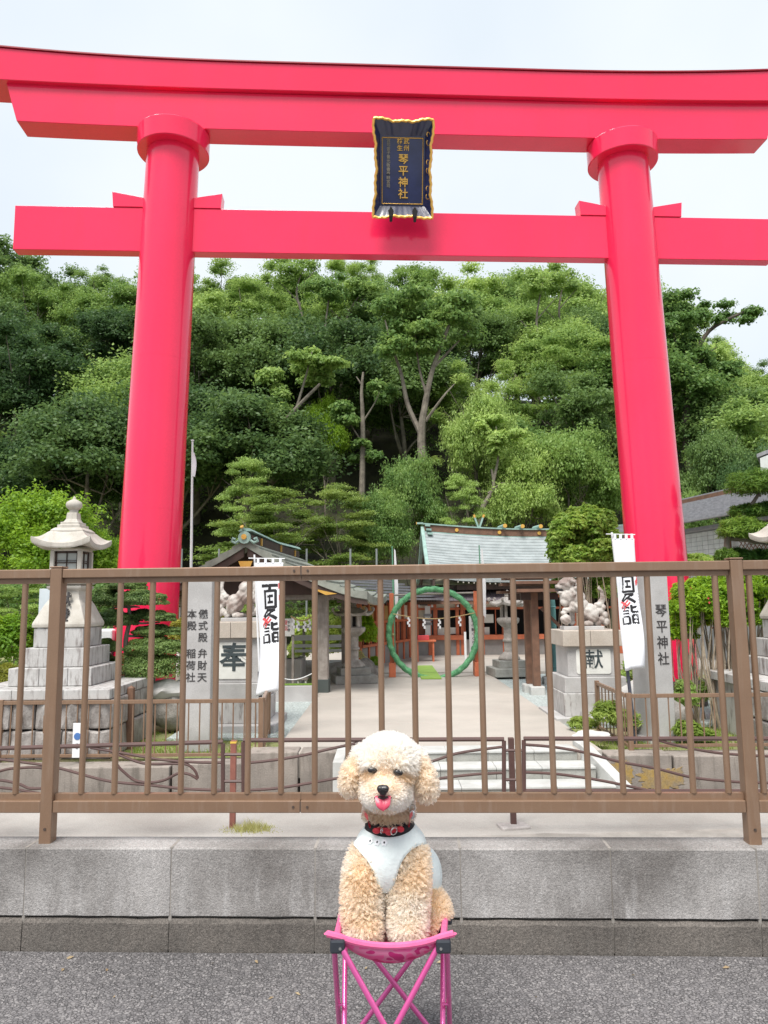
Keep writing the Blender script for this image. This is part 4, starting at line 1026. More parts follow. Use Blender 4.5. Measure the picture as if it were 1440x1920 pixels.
# gold fitting on the right bargeboard seen between the balusters
pq = pt_(1, .36, TY0); MB().loft([[(pq.x - .2, TY0 - .085, pq.z - .10), (pq.x + .24, TY0 - .085, pq.z - .20), (pq.x + .05, TY0 - .085, pq.z - .22)], [(pq.x - .2, TY0 - .076, pq.z - .10), (pq.x + .24, TY0 - .076, pq.z - .20), (pq.x + .05, TY0 - .076, pq.z - .22)]]).build('gilt_fitting', m_gold, tw)
for s_ in (-1, 1):
    n_ = 30
    for k in range(n_):
        y = TY0 + .08 + (TY1 - TY0 - .16) * k / (n_ - 1); a_, b_ = pt_(s_, 0.02, y), pt_(s_, 0.5, y)
        MB().tube([a_ + Vector((0, 0, -.085)), b_ + Vector((0, 0, -.085))], .022, 4, sq=True).build('rafter', m_paleraft if s_ > 0 else m_timber, tw)
    MB().box(s_*1.22 - .07, s_*1.22 + .07, TY0 + .2, TY1 - .2, ze + .16, ze + .30).build('eave_beam', m_timber, tw)
    for y in (TY0 + .55, TY1 - .6):
        MB().box(s_*1.22 - .085, s_*1.22 + .085, y - .085, y + .085, zg + .02, ze + .16).build('pillar', m_greytimber, tw, bevel=.012)
        MB().box(s_*1.22 - .1, s_*1.22 + .1, y - .1, y + .1, zg, zg + .32).build('copper_pillar_shoe', m_shoe, tw, bevel=.006)
for y in (TY0 + .55, TY1 - .6):
    MB().box(-1.4, 1.4, y - .06, y + .06, ze + .02, ze + .155).build('tie_beam', m_greytimber, tw, bevel=.01)
pass
tb = thing('stone_basin', 'rectangular grey stone water basin under the pavilion roof', 'basin', (ap.x - .05, 14.5, zg))
MB().box(-.8, .8, -.4, .4, 0, .58).build('trough', m_granite, tb, bevel=.03)
MB().box(-.72, .72, -.33, .33, .581, .60).build('water', m_glass, tb)
# straw rope with paper streamers on the pavilion
rp = thing('straw_rope', 'thin straw rope with white paper streamers on the water pavilion', 'rope', (0, 0, 0))
ra, rb = at(545, 1155, 13.0), at(588, 1155, 13.0); pts = [ra.lerp(rb, i / 10) - Vector((0, 0, .08 * math.sin(math.pi * i / 10))) for i in range(11)]
MB().tube(pts, .014, 6).build('cord', m_rope, rp, smooth=True)
def shide(parent, p, s=1.0, yaw=0):
    for i, (dx, dz) in enumerate(((0, 0), (.02, -.055), (-.012, -.11), (.018, -.165))):
        MB().cbox((p.x + dx*s, p.y + .004*i, p.z + (dz - .03)*s), (.042*s, .003, .066*s)).build('paper_streamer', m_white, parent)
for i in (1, 3, 6, 8): shide(rp, pts[i], .85)
# chain barrier and low mossy kerb
kb = MB().box(at(470, 1300, 12.3).x, at(590, 1300, 12.3).x, 12.2, 12.42, GARDENZ, at(550, 1286, 12.2).z).build('low_kerb', m_granite, None, bevel=.01)
tag(kb, 'low granite kerb with a mossy top before the water pavilion', 'kerb')
mk = MB(); mk.box(at(470, 1300, 12.3).x, at(588, 1300, 12.3).x, 12.23, 12.40, 0, .02); mk = mk.build('moss', m_mossgreen := mat('bright_moss', (0.16, 0.28, 0.03), .95, (0.10, 0.17, 0.03), scale=30, bump=.01), kb, bevel=.008)
mk.location.z = at(550, 1286, 12.2).z
ch = MB(); pa, pb_ = at(511, 1264, 12.5), at(587, 1262, 12.5)
ch.tube([pa.lerp(pb_, i / 14) - Vector((0, 0, .10 * math.sin(math.pi * i / 14))) for i in range(15)], .009, 6)
for q in (pa, pb_): ch.tube([(q.x, q.y, GARDENZ), (q.x, q.y, q.z + .03)], .02, 8)
ch = thing('rope_barrier', 'white sagging rope between short posts before the water pavilion', 'rope barrier', (pa.x, pa.y, GARDENZ))
iv0 = T(-Vector(ch.location))
MB().tube([iv0 @ (pa.lerp(pb_, i / 14) - Vector((0, 0, .10 * math.sin(math.pi * i / 14)))) for i in range(15)], .009, 6).build('rope', m_white, ch, smooth=True)
for q in (pa, pb_): MB().tube([iv0 @ Vector((q.x, q.y, GARDENZ)), iv0 @ Vector((q.x, q.y, q.z + .03))], .02, 8).build('post', m_dark, ch, smooth=True)
# little wooden stool under the roof
a = at(566, 1282, 13.3); tt = thing('wooden_trestle', 'small pale wooden trestle behind the sagging rope', 'trestle', (a.x, a.y, GARDENZ))
MB().box(-.11, .11, -.08, .08, .28, .31).build('top', m_greytimber, tt)
for sx in (-.06, .07): MB().box(sx - .015, sx + .015, -.06, .06, 0, .28).build('leg', m_paper, tt)
# notice boards near the basin
for (x0, x1, y0, y1, lab) in ((524, 546, 1160, 1193, 'white paper notice board behind the left banner'), (546, 552, 1157, 1190, 'narrow scalloped white board edge beside the notice board')):
    a, b = at(x0, y0, 13.05), at(x1, y1, 13.05)
    t = thing('notice_board', lab, 'notice board', (a.x, 13.05, GARDENZ)); 
    MB().box(0, b.x - a.x, 0, .02, b.z - GARDENZ, a.z - GARDENZ).build('board', m_plate, t); MB().box((b.x-a.x)/2 - .02, (b.x-a.x)/2 + .02, .022, .05, 0, b.z - GARDENZ + .1).build('post', m_greytimber, t)
    if x0 == 524:
        lettering('夏詣', .09, m_redink, t, T(((b.x-a.x)/2, -.003, a.z - GARDENZ - .03)), depth=.001)
        lettering('手水舎', .06, m_ink, t, T(((b.x-a.x)/2 + .06, -.003, a.z - GARDENZ - .04)), depth=.001)
# white slat rack
sl = thing('slat_rack', 'rack of white horizontal boards in front of clipped green shrubs', 'rack', (0, 17, GARDENZ)); 
rows = [(548, 662, 1173, 1177), (548, 662, 1191, 1200), (548, 662, 1208, 1213), (553, 662, 1218, 1222), (554, 662, 1238, 1243)]
for x0, x1, y0, y1 in rows:
    a, b = at(x0, y0, 17), at(x1, y1, 17); MB().box(a.x, b.x, -.012, .012, b.z - GARDENZ, a.z - GARDENZ).build('slat', m_white, sl)
for px in (570, 648):
    a = at(px, 1172, 17.05); MB().box(a.x - .03, a.x + .03, .015, .06, 0, a.z - GARDENZ).build('post', m_greytimber, sl)
# ============================================================ shrine hall
m_dimred = mat('dim_red_screen', (0.25, 0.09, 0.05), 0.7); m_raftend = mat('white_rafter_ends', (0.6, 0.57, 0.5), 0.7)
hx0, hx1 = at(768, 1200, 21.3).x, at(1165, 1200, 21.3).x; HG = PATHZ + .02
hall = thing('shrine_hall', 'orange red shrine hall with a pale green copper roof behind the grass ring', 'shrine hall', (hx0, 21.3, HG))
W = hx1 - hx0; zz = lambda py, Y=21.3: at(900, py, Y).z - HG
xx = lambda px, Y=21.3: at(px, 1180, Y).x - hx0
z_s, z_c, z_t = zz(1197), zz(1190), zz(1128)
MB().box(0, W, 0, .15, 0, z_s - .03).build('base_wall', m_greywall, hall)
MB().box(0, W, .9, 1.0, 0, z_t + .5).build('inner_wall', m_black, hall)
for (a, b) in ((768, 868), (906, 1165)): MB().box(xx(a), xx(b), -.14, .16, z_s - .028, z_c).build('counter', m_shrinered, hall, bevel=.006)
cols = [770, 782, 806, 816, 858, 867, 905, 945, 990, 1030, 1080, 1130, 1163]
for px in cols: MB().box(xx(px) - .045, xx(px) + .045, -.02, .14, (0 if px not in (782, 816) else z_c), z_t + .1).build('column', m_shrinered, hall, bevel=.006)
MB().box(0, W, -.03, .13, z_t + .1, z_t + .2).build('head_beam', m_shrinered, hall)
MB().box(0, W, .0, .12, zz(1143), zz(1139)).build('lintel', m_shrinered, hall)
for (a, b, y0, y1, m) in ((784, 804, 1134, 1158, m_ivory), (809, 857, 1140, 1131, m_ivory), (869, 904, 1131, 1140, m_ivory), (907, 944, 1131, 1139, m_ivory), (947, 989, 1131, 1139, m_ivory),
                       (785, 803, 1162, 1188, m_dimred), (907, 926, 1152, 1168, m_paper), (907, 918, 1176, 1190, m_paper), (820, 836, 1176, 1190, m_paper), (844, 856, 1176, 1188, m_paper)):
    ya, yb = sorted((zz(y0), zz(y1))); MB().box(xx(a), xx(b), .02, .07, ya, yb).build('panel' if m is m_ivory else 'notice', m, hall)
for px in (820, 838, 872, 888, 930, 960): # shop window bars
    MB().box(xx(px) - .012, xx(px) + .012, .02, .05, z_c, zz(1143)).build('window_bar', m_shrinered, hall)
# noren: white cloth with a grey diamond pattern
MB().box(xx(797), xx(807), -.09, -.07, zz(1200), zz(1135)).build('white_hanging', m_white, hall)
for i, dz in enumerate((1150, 1158, 1166)): MB().box(xx(797) - .06 + .02*abs(i-1), xx(807) + .06 - .02*abs(i-1), -.11, -.095, zz(dz + 5), zz(dz)).build('grey_emblem', m_greytile, hall)
# lower pent roof
rx0, rx1 = xx(776, 20.7), xx(990, 20.7); ya, yb = zz(1126, 20.6), zz(1103, 21.2)
for i in range(26):
    a = rx0 + (rx1 - rx0) * i / 26; b = rx0 + (rx1 - rx0) * (i + 1) / 26
    mb = MB(); mb.loft([[(a + .004, -.85, ya + .03), (b - .004, -.85, ya + .03), (b - .004, -.02, yb), (a + .004, -.02, yb)], [(a + .004, -.85, ya), (b - .004, -.85, ya), (b - .004, -.02, yb - .03), (a + .004, -.02, yb - .03)]])
    mb.build('pent_roof_sheet', m_purplemetal, hall)
MB().box(rx0, rx1, -.83, -.77, ya - .09, ya - .003).build('pent_fascia', m_timber, hall)
for i in range(9):
    a = rx0 + .15 + (rx1 - rx0 - .3) * i / 8; MB().lathe([(.001, 0), (.03, .01), (.035, .04), (.02, .07), (.001, .075)], (a, -.7, ya - .17), 10).build('round_lamp', m_white, hall, smooth=True)
for px in (860, 882, 906): MB().loft([[(xx(px) - .08, -.45, (ya+yb)/2 + .02), (xx(px) + .08, -.45, (ya+yb)/2 + .02), (xx(px), -.45, (ya+yb)/2 + .08)], [(xx(px) - .08, -.2, (ya+yb)/2 + .12), (xx(px) + .08, -.2, (ya+yb)/2 + .12), (xx(px), -.2, (ya+yb)/2 + .14)]]).build('snow_guard', m_dark, hall)
# main roof, its ridge turned away to the right
YAWR = R(2)
rl, rr_ = at(795, 990, 22.6), None
Lr = 7.2; mr = T((rl.x - hx0, rl.y - 21.3, 0)) @ Matrix.Rotation(YAWR, 4, 'Z')
zr = rl.z - HG; ze = zz(1090, 20.6)
def sag(v): return .20 * math.sin(math.pi * min(v / Lr, 1))
def hp(v, d, u):     # v along ridge, d=-1 front / 1 back, u 0 eave..1 ridge
    dep = 2.35 * (1 - u); f = abs(v / Lr * 2 - 1) ** 4
    sway = 0.55 * (1 - u) ** 1.5 * (1 if v < Lr/2 else 1)
    x = v
    if v < 0.001: x = v + (.62 * (1 - u) ** 1.15 if d < 0 else 0)
    return mr @ Vector((x, d * dep, ze + (zr - ze) * u ** 1.55 + .16 * f * (1 - u) - sag(max(v, 0)) * u))
NC = 22
for d in (-1, 1):
    for c in range(NC if d < 0 else 8):
        nn_ = NC if d < 0 else 8
        u0, u1 = c / nn_, (c + 1) / nn_; secs = []
        for i in range(11):
            v = Lr * i / 10
            sh = Vector((-.35 * (1 - u0) if i == 0 else 0, 0, 0))
            a_, b_ = hp(v if i else 0.002, d, u0), hp(v if i else 0.002, d, u1)
            if i == 0:
                k = (u0 ** .5); a_ = hp(0.002, d, u0) + (mr.to_3x3() @ Vector((.75 * (1 - abs(2*u0 - 1)) * 0.35, 0, 0))) * 0; 
            secs.append([a_ + Vector((0, 0, .03)), b_ + Vector((0, 0, .008)), b_ + Vector((0, 0, -.05)), a_ + Vector((0, 0, -.05))])
        MB().loft(secs).build('roof_course', m_coppertile, hall)
# verge and gable on the left end
for d in (-1, 1):
    secs = []
    for k in range(14):
        u = k / 13; p = hp(0.002, d, u); q = mr.to_3x3() @ Vector((-.10, 0, 0))
        secs.append([p + q + Vector((0, 0, .05)), p + Vector((0, 0, .05)), p + Vector((0, 0, -.10)), p + q + Vector((0, 0, -.10))])
    MB().loft(secs).build('copper_verge', m_copper, hall)
    secs = []
    for k in range(14):
        u = k / 13; p = hp(0.002, d, u); q = mr.to_3x3() @ Vector((.0, 0, 0)); q2 = mr.to_3x3() @ Vector((.06, 0, 0))
        secs.append([p + q + Vector((0, 0, -.11)), p + q2 + Vector((0, 0, -.11)), p + q2 + Vector((0, 0, -.36)), p + q + Vector((0, 0, -.36))])
    MB().loft(secs).build('bargeboard', m_dark, hall)
g0 = [hp(0.002, -1, .25), hp(0.002, -1, .6), hp(0.002, 0, 1), hp(0.002, 1, .6), hp(0.002, 1, .25)]
q = mr.to_3x3() @ Vector((.5, 0, 0)); MB().loft([[p + q + Vector((0, 0, -.2)) for p in g0], [p + q * 1.2 + Vector((0, 0, -.2)) for p in g0]]).build('gable_wall', m_ivory, hall)
def ridge_piece(x0, x1, y0, y1, z0_, z1_, name, m, bev=0):
    secs = []; n_ = 16 if x1 - x0 > 1 else 1
    for i in range(n_ + 1):
        x = x0 + (x1 - x0) * i / n_; z_ = zr - sag(max(x, 0)); secs.append([mr @ Vector(q) for q in ((x, y0, z_ + z0_), (x, y1, z_ + z0_), (x, y1, z_ + z1_), (x, y0, z_ + z1_))])
    return MB().loft(secs).build(name, m, hall, bevel=bev)
ridge_piece(.0, Lr, -.12, .12, -.10, .10, 'ridge_side', m_timber); ridge_piece(-.03, Lr + .03, -.16, .16, .10, .14, 'copper_ridge_cap', m_copper); ridge_piece(-.02, Lr, -.15, .15, -.15, -.11, 'ridge_foot', m_copper)
for i in range(3): ridge_piece(.02 + i*.03, .17 + i*.03, -.22 - .07*i, -.13, .04 - .13*i, .10 - .13*i, 'stepped_end_tile', m_copper)
ridge_piece(-.22, -.03, -.05, .05, .12, .17, 'horn_tile', m_copper); ridge_piece(-.24, -.222, -.055, .055, .11, .18, 'gilt_tip', m_gold)
rvx = lambda px: (at(px, 1000, 23.2).x - rl.x) / math.cos(YAWR)
def disc(x, y, z, r, name='gilt_disc'):
    MB().lathe([(.001, 0), (r, 0), (r, .03), (.001, .03)], n=16).build(name, m_gold, hall, M=mr @ T((x, y, zr + z - sag(x))) @ Matrix.Rotation(math.pi/2, 4, 'X'))
for px in (852, 930, 1003): disc(rvx(px), -.13, .0, .055)
for px in (938, 970, 1003):
    MB().tube([(rvx(px) - .06, .30, zr + .19 - sag(rvx(px))), (rvx(px), -.34, zr + .19 - sag(rvx(px)))], .06, 10).build('ridge_log', m_copper, hall, smooth=True, M=mr); disc(rvx(px), -.341, .19, .062)
for sg, pxt in ((-1, 886), (1, 903)):
    a_ = Vector((rvx(894), 0, zr - .05)); b_ = Vector((rvx(pxt), 0, zr + .36)); MB().tube([a_ - (b_ - a_)*.1, b_], .035, 4, sq=True).build('crossed_finial', m_copper, hall, M=mr)
    MB().tube([b_ - (b_-a_)*.12, b_ + (b_-a_)*.1], .042, 4, sq=True).build('gilt_tip', m_gold, hall, M=mr)
for i in range(44):   # rafters under the front eave
    v = .7 + (Lr - .9) * i / 43; a_, b_ = hp(v, -1, .0), hp(v, -1, .35)
    MB().tube([a_ + Vector((0, -.0, -.09)), b_ + Vector((0, 0, -.14))], .022, 4, sq=True).build('rafter', m_raftend, hall)
MB().loft([[hp(.7, -1, .12) + Vector((0, 0, -.35)), hp(.7, -1, .12) + Vector((0, .0, -.2)), hp(.7, 1, .12) + Vector((0, 0, -.2)), hp(.7, 1, .12) + Vector((0, 0, -.35))],
           [hp(Lr - .3, -1, .12) + Vector((0, 0, -.35)), hp(Lr - .3, -1, .12) + Vector((0, 0, -.2)), hp(Lr - .3, 1, .12) + Vector((0, 0, -.2)), hp(Lr - .3, 1, .12) + Vector((0, 0, -.35))]]).build('eave_ceiling', m_dark, hall)

# left wing with tiled eave
wa, wb = on_ground(676, 1252, HG), on_ground(768, 1233, HG)
d = wb - wa; Lw = d.length; yw = math.atan2(d.y, d.x)
wing = thing('shrine_wing', 'low side wing with red brown posts and windows left of the shrine hall', 'shrine wing', wa, yw)
MB().box(0, Lw, 0, .1, 0, .45).build('base_wall', m_greywall, wing)
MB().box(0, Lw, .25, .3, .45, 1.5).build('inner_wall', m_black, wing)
for i in range(8):
    x = Lw * i / 7; MB().box(x - .04, x + .04, -.03, .1, 0, 1.5).build('column', m_shrinered, wing, bevel=.005)
    if i < 7:
        MB().box(x + .05, x + Lw/7 - .05, .03, .06, 1.05, 1.42).build('panel', m_ochre if i < 4 else m_ivory, wing)
        MB().box(x + Lw/14 - .02, x + Lw/14 + .02, .02, .05, .5, 1.04).build('window_bar', m_shrinered, wing)
        MB().box(x + .05, x + Lw/14 - .03, .04, .05, .52, 1.0).build('pane', m_glass, wing); MB().box(x + Lw/14 + .03, x + Lw/7 - .05, .04, .05, .52, 1.0).build('pane', m_glass, wing)
MB().box(0, Lw, -.06, .1, .45, .51).build('sill', m_shrinered, wing); MB().box(0, Lw, -.02, .1, .99, 1.05).build('lintel', m_shrinered, wing)
for i in range(30):
    x = -.6 + (Lw + .9) * i / 29; MB().box(x - .022, x + .022, -.75, .3, 1.50, 1.545).build('rafter', m_dark, wing)
for c in range(8):
    y0 = -.85 + c * .22; MB().box(-.7, Lw + .4, y0, y0 + .25, 1.55 + c*.085, 1.60 + c*.085).build('roof_course', m_greytile, wing)

# ---- grass ring on its red frame
RY = on_ground(733, 1270, PATHZ).y
fr = thing('ring_frame', 'orange red post frame that holds the green grass ring', 'frame', (0, RY, PATHZ))
for px, yt in ((734, 1112), (893, 1108)):
    a = at(px, yt, RY); MB().box(a.x - .045, a.x + .045, .10, .19, 0, a.z - PATHZ).build('post', m_shrinered, fr, bevel=.006)
    MB().box(a.x - .07, a.x + .07, .0, .28, 0, .28).build('foot_brace', m_shrinered, fr, bevel=.006)
    MB().tube([(a.x - .05, .08, a.z - PATHZ - .85), (a.x + .05, .08, a.z - PATHZ - .85)], .03, 6).build('gold_tie', m_rope, fr)
a, b = at(734, 1116, RY), at(893, 1111, RY); MB().tube([(a.x - .05, .145, a.z - PATHZ), (b.x + .05, .145, b.z - PATHZ)], .02, 8).build('cross_pole', m_greytimber, fr, smooth=True)
c0 = at(812, 1188, RY); rad = 82 * RY / F * 1.0
ring = thing('grass_ring', 'big upright ring of bound green reeds standing over the shrine path', 'grass ring', (c0.x, RY, c0.z))
mb = MB(); NS, NR = 140, 18; secs = []
for i in range(NS):
    a_ = 2*math.pi*i/NS; sec = []
    for k in range(NR):
        b_ = 2*math.pi*k/NR; r_ = .056 + .009 * math.sin(i * 1.35 + b_*1.0) + .007 * noise.noise(Vector((math.cos(a_)*9, math.sin(a_)*9, b_)))
        rr2 = rad + r_ * math.cos(b_); sec.append((rr2 * math.cos(a_), r_ * math.sin(b_), rr2 * math.sin(a_)))
    secs.append(sec)
secs.append(secs[0]); mb.loft(secs, caps=False); mb.build('reed_bundle', m_ring, ring, smooth=60)
# loose reed ends
v = []; f = []; n_ = 2600
for i in range(n_):
    a_ = random.uniform(0, 2*math.pi); b_ = random.uniform(0, 2*math.pi); r0 = .057
    p = Vector(((rad + r0*math.cos(b_)) * math.cos(a_), r0 * math.sin(b_), (rad + r0*math.cos(b_)) * math.sin(a_)))
    tdir = Vector((-math.sin(a_), 0, math.cos(a_))) * random.choice((-1, 1)); nrm = Vector((math.cos(b_)*math.cos(a_), math.sin(b_), math.cos(b_)*math.sin(a_)))
    e = p + tdir * random.uniform(.04, .1) + nrm * random.uniform(.005, .028); sd_ = tdir.cross(nrm) * .004
    k = len(v); v += [tuple(p + sd_), tuple(p - sd_), tuple(e)]; f.append((k, k+1, k+2))
me = bpy.data.meshes.new('reed_tips'); me.from_pydata(v, [], f); o = link('reed_tips', me, m_ring, ring); o['kind'] = 'stuff'
rp2 = thing('sacred_rope', 'thin straw rope with four white paper streamers strung across the ring', 'rope', (0, RY - .0, 0))
pa, pb_ = at(737, 1151, RY - .12), at(890, 1149, RY - .12); pts = [pa.lerp(pb_, i / 16) - Vector((0, 0, .11 * math.sin(math.pi * i / 16))) for i in range(17)]
pts = [p - Vector((0, RY, 0)) for p in pts]
MB().tube(pts, .010, 6).build('cord', m_rope, rp2, smooth=True)
for i in (3, 6, 9, 13): shide(rp2, pts[i], .9)
mt_ = MB(); a, b = on_ground(790, 1274, PATHZ), on_ground(832, 1256, PATHZ)
m_o = MB().box(a.x, at(828, 1274, a.y).x, a.y, b.y + .9, PATHZ, PATHZ + .03).build('green_mat', m_mat, None, bevel=.005); tag(m_o, 'bright green mat on the path under the ring', 'mat')
for (px, yt, lab) in ((737, 1024, 'tall green bamboo pole with white streamer left of the ring'), (900, 1022, 'tall green bamboo pole with white streamer right of the ring')):
    a = at(px, yt, RY + .5); t = thing('bamboo_pole', lab, 'bamboo pole', (a.x, RY + .5, PATHZ), 0, 'green bamboo poles by the ring')
    MB().tube([(0, 0, 0), (0, 0, (a.z - PATHZ)*.5), (-.02, 0, a.z - PATHZ)], [.025, .022, .012], 8).build('stem', m_bamboo, t, smooth=True)
    MB().loft([[(.02, -.01, a.z - PATHZ - .05), (.05, -.01, a.z - PATHZ - .1), (.05, .0, a.z - PATHZ - .1)], [(.02, -.02, a.z-PATHZ - .8), (.10, -.02, a.z-PATHZ - .85), (.10, -.01, a.z-PATHZ - .85)], [(.03, -.01, a.z-PATHZ-1.5), (.085, -.01, a.z-PATHZ-1.55), (.085, 0, a.z-PATHZ-1.55)]]).build('streamer', m_white, t)
# standing sign at the right of the ring
a, b = at(879, 1155, RY + .35), at(896, 1223, RY + .35)
t = thing('standing_sign', 'white standing sign with a column of writing at the right side of the ring', 'sign', (a.x, RY + .35, PATHZ))
MB().box(0, b.x - a.x, -.01, .01, b.z - PATHZ, a.z - PATHZ).build('board', m_white, t); MB().box((b.x-a.x)/2-.02, (b.x-a.x)/2+.02, .012, .04, 0, b.z - PATHZ + .1).build('post', m_timber, t)
lettering('茅の輪くぐり', .085, m_polegrey, t, T(((b.x-a.x)/2, -.013, a.z - PATHZ - .06)), depth=.001)
mb = MB(); mb.lathe([(.05, 0), (.06, 0), (.06, .004), (.05, .004)], n=16); mb.build('green_circle_mark', m_ring, t, M=T(((b.x-a.x)/2, -.011, b.z - PATHZ + .08)) @ Matrix.Rotation(math.pi/2, 4, 'X'))
a, b = at(870, 1185, RY + 2.5), at(875, 1227, RY + 2.5); o = MB().box(a.x, b.x, RY + 2.5, RY + 2.55, PATHZ, a.z).build('white_stake', m_white, None); tag(o, 'narrow white stake standing inside the ring outline', 'stake')
# red table
a = at(797, 1200, 19.2); t = thing('red_table', 'small orange red table with boxes before the shrine counter', 'table', (a.x, 19.2, HG))
zt_ = a.z - HG; MB().box(-.27, .27, -.2, .2, zt_ - .04, zt_).build('table_top', m_shrinered, t, bevel=.005)
for sx in (-.2, .2):
    for sy in (-.15, .15): MB().box(sx - .02, sx + .02, sy - .02, sy + .02, 0, zt_ - .041).build('leg', m_shrinered, t)
MB().box(-.2, .1, -.12, .12, zt_ + .001, zt_ + .12).build('offering_box', m_redink, t, bevel=.01)

# ---- small wooden gate roof on posts
GYs = 13.0
wg = thing('wooden_shelter', 'small roofed timber frame on concrete feet right of the path', 'shelter', (0, GYs, PATHZ))
for px, yb_, dy in ((994, 1290, .0), (1007, 1299, -.35), (1002, 1262, 1.2), (1030, 1262, 1.2)):
    a = at(px, yb_, GYs + dy); zt2_ = at(px, 1104, GYs + dy).z
    MB().box(a.x - .06, a.x + .06, dy - .06, dy + .06, .1, zt2_ - PATHZ).build('post', m_timber, wg, bevel=.008)
    MB().box(a.x - .12, a.x + .12, dy - .12, dy + .12, -.1, .1).build('concrete_foot', m_granite_w, wg, bevel=.02)
a, b = at(958, 1108, GYs), at(1036, 1104, GYs)
for c in range(7):
    MB().box(a.x - .02, b.x + .05, -.75 + c*.33, -.75 + c*.33 + .36, a.z - PATHZ - .03 + .28 * math.sin(c / 6 * math.pi), a.z - PATHZ + .02 + .28 * math.sin(c / 6 * math.pi)).build('roof_board', m_timber, wg)
MB().box(a.x + .1, b.x, -.4, -.28, a.z - PATHZ - .16, a.z - PATHZ - .04).build('beam', m_dark, wg); MB().box(a.x + .1, b.x, .8, .92, a.z - PATHZ - .16, a.z - PATHZ - .04).build('beam', m_dark, wg)
p0, p1 = at(984, 1126, GYs), at(1009, 1106, GYs); MB().tube([(p0.x, 0.02, p0.z - PATHZ), (p1.x, 0.02, p1.z - PATHZ)], .03, 4, sq=True).build('brace', m_greytimber, wg)
p0, p1 = at(1008, 1140, GYs), at(1052, 1183, GYs); MB().tube([(p0.x, -.3, p0.z - PATHZ), (p1.x, -.3, p1.z - PATHZ)], .035, 4, sq=True).build('brace', m_timber, wg)
# ---- teal lamp post
a = on_ground(1042, 1276, PATHZ); ztl = at(1038, 1118, a.y).z - PATHZ
lp = thing('lamp_post', 'teal painted ornamental lamp post beside the right pedestal', 'lamp post', (a.x, a.y, PATHZ))
mb = MB(); mb.lathe([(.17, 0), (.17, .05), (.14, .09), (.14, .18), (.115, .22), (.12, .26), (.10, .30), (.075, ztl*.5), (.09, ztl*.51), (.09, ztl*.54), (.055, ztl*.56), (.05, ztl*.86), (.065, ztl*.87), (.05, ztl*.88), (.04, ztl)], n=16); mb.build('column', m_teal, lp, smooth=30)
mb = MB(); mb.lathe([(.03, ztl), (.07, ztl + .03), (.06, ztl + .12), (.0, ztl + .16)], n=12); mb.build('finial', m_teal, lp, smooth=True)

# ---- flag pole
FYp = 13.0; a, b = at(361, 828, FYp), at(358, 1200, FYp)
fp = thing('flag_pole', 'slender white flag pole with a limp folded flag behind the left pillar', 'flag pole', (b.x, FYp, GARDENZ))
MB().tube([(0, 0, 0), ((a.x - b.x), 0, a.z - GARDENZ)], [.035, .017], 10).build('pole', m_white, fp, smooth=True)
MB().lathe([(.001, 0), (.03, .01), (.03, .03), (.001, .04)], (a.x - b.x, 0, a.z - GARDENZ), 10).build('cap', m_white, fp, smooth=True)
zt1, zt2_ = at(361, 848, FYp).z - GARDENZ, at(361, 893, FYp).z - GARDENZ
secs = []
for i in range(8):
    u = i / 7; z_ = zt1 + (zt2_ - zt1) * u; w_ = .03 + .045 * math.sin(u * 2.6); secs.append([((a.x-b.x) + .01, -.02, z_), ((a.x-b.x) + .01 + w_, -.02 + .02*math.sin(u*6), z_ - .01), ((a.x-b.x) + .01 + w_*.8, .015, z_ - .01), ((a.x-b.x) + .01, .02, z_)])
MB().loft(secs).build('furled_flag', m_cloth, fp, smooth=60)

# ---- white panel behind the left lantern, sign on the plinth, small shed roof
def panel_thing(name, label, cat, x0, x1, y0, y1, Y, th, m, g=GARDENZ, post=True, mp=None):
    a, b = at(x0, y0, Y), at(x1, y1, Y); t = thing(name, label, cat, (a.x, Y, g))
    MB().box(0, b.x - a.x, 0, th, max(b.z - g, 0), a.z - g).build('board', m, t, bevel=.004)
    if post:
        for u in (.12, .88): MB().box((b.x-a.x)*u - .02, (b.x-a.x)*u + .02, th + .002, th + .04, 0, b.z - g + .05).build('post', mp or m_greytimber, t)
    return t, b.x - a.x, a.z - g, b.z - g
m_signgrey = mat('pale_blue_board', (0.62, 0.68, 0.72), 0.6)
panel_thing('information_board', 'blank pale blue board standing behind the left stone lantern', 'board', 74, 150, 1104, 1182, 10.0, .04, m_signgrey)
t, w_, zt_, zb_ = panel_thing('small_sign', 'small white sign with a blue round mark leaning on the lantern plinth', 'sign', 137, 153, 1356, 1421, 7.93, .012, m_white, post=False)
mb = MB(); mb.lathe([(.03, 0), (.036, 0), (.036, .003), (.03, .003)], n=18); mb.build('blue_circle', mat('blue_print', (0.08, 0.2, 0.5), .6), t, M=T((w_*.5, -.0015, zb_ + (zt_ - zb_)*.62)) @ Matrix.Rotation(math.pi/2, 4, 'X'))
lettering('注意', .03, m_polegrey, t, T((w_*.5, -.002, zb_ + (zt_ - zb_)*.42)), depth=.0006)
sh = thing('garden_shed', 'low white roofed cabinet behind the cloud pruned tree', 'cabinet', (at(192, 1200, 10.6).x, 10.6, GARDENZ))
a, b = at(170, 1181, 10.6), at(212, 1202, 10.6); c_ = at(192, 1200, 10.6).x
MB().box(a.x - c_, b.x - c_, -.05, .5, b.z - GARDENZ, a.z - GARDENZ).build('lid', m_white, sh, bevel=.02); MB().box(a.x - c_ + .03, b.x - c_ - .03, 0, .45, 0, b.z - GARDENZ - .002).build('cabinet_body', m_greytile, sh)

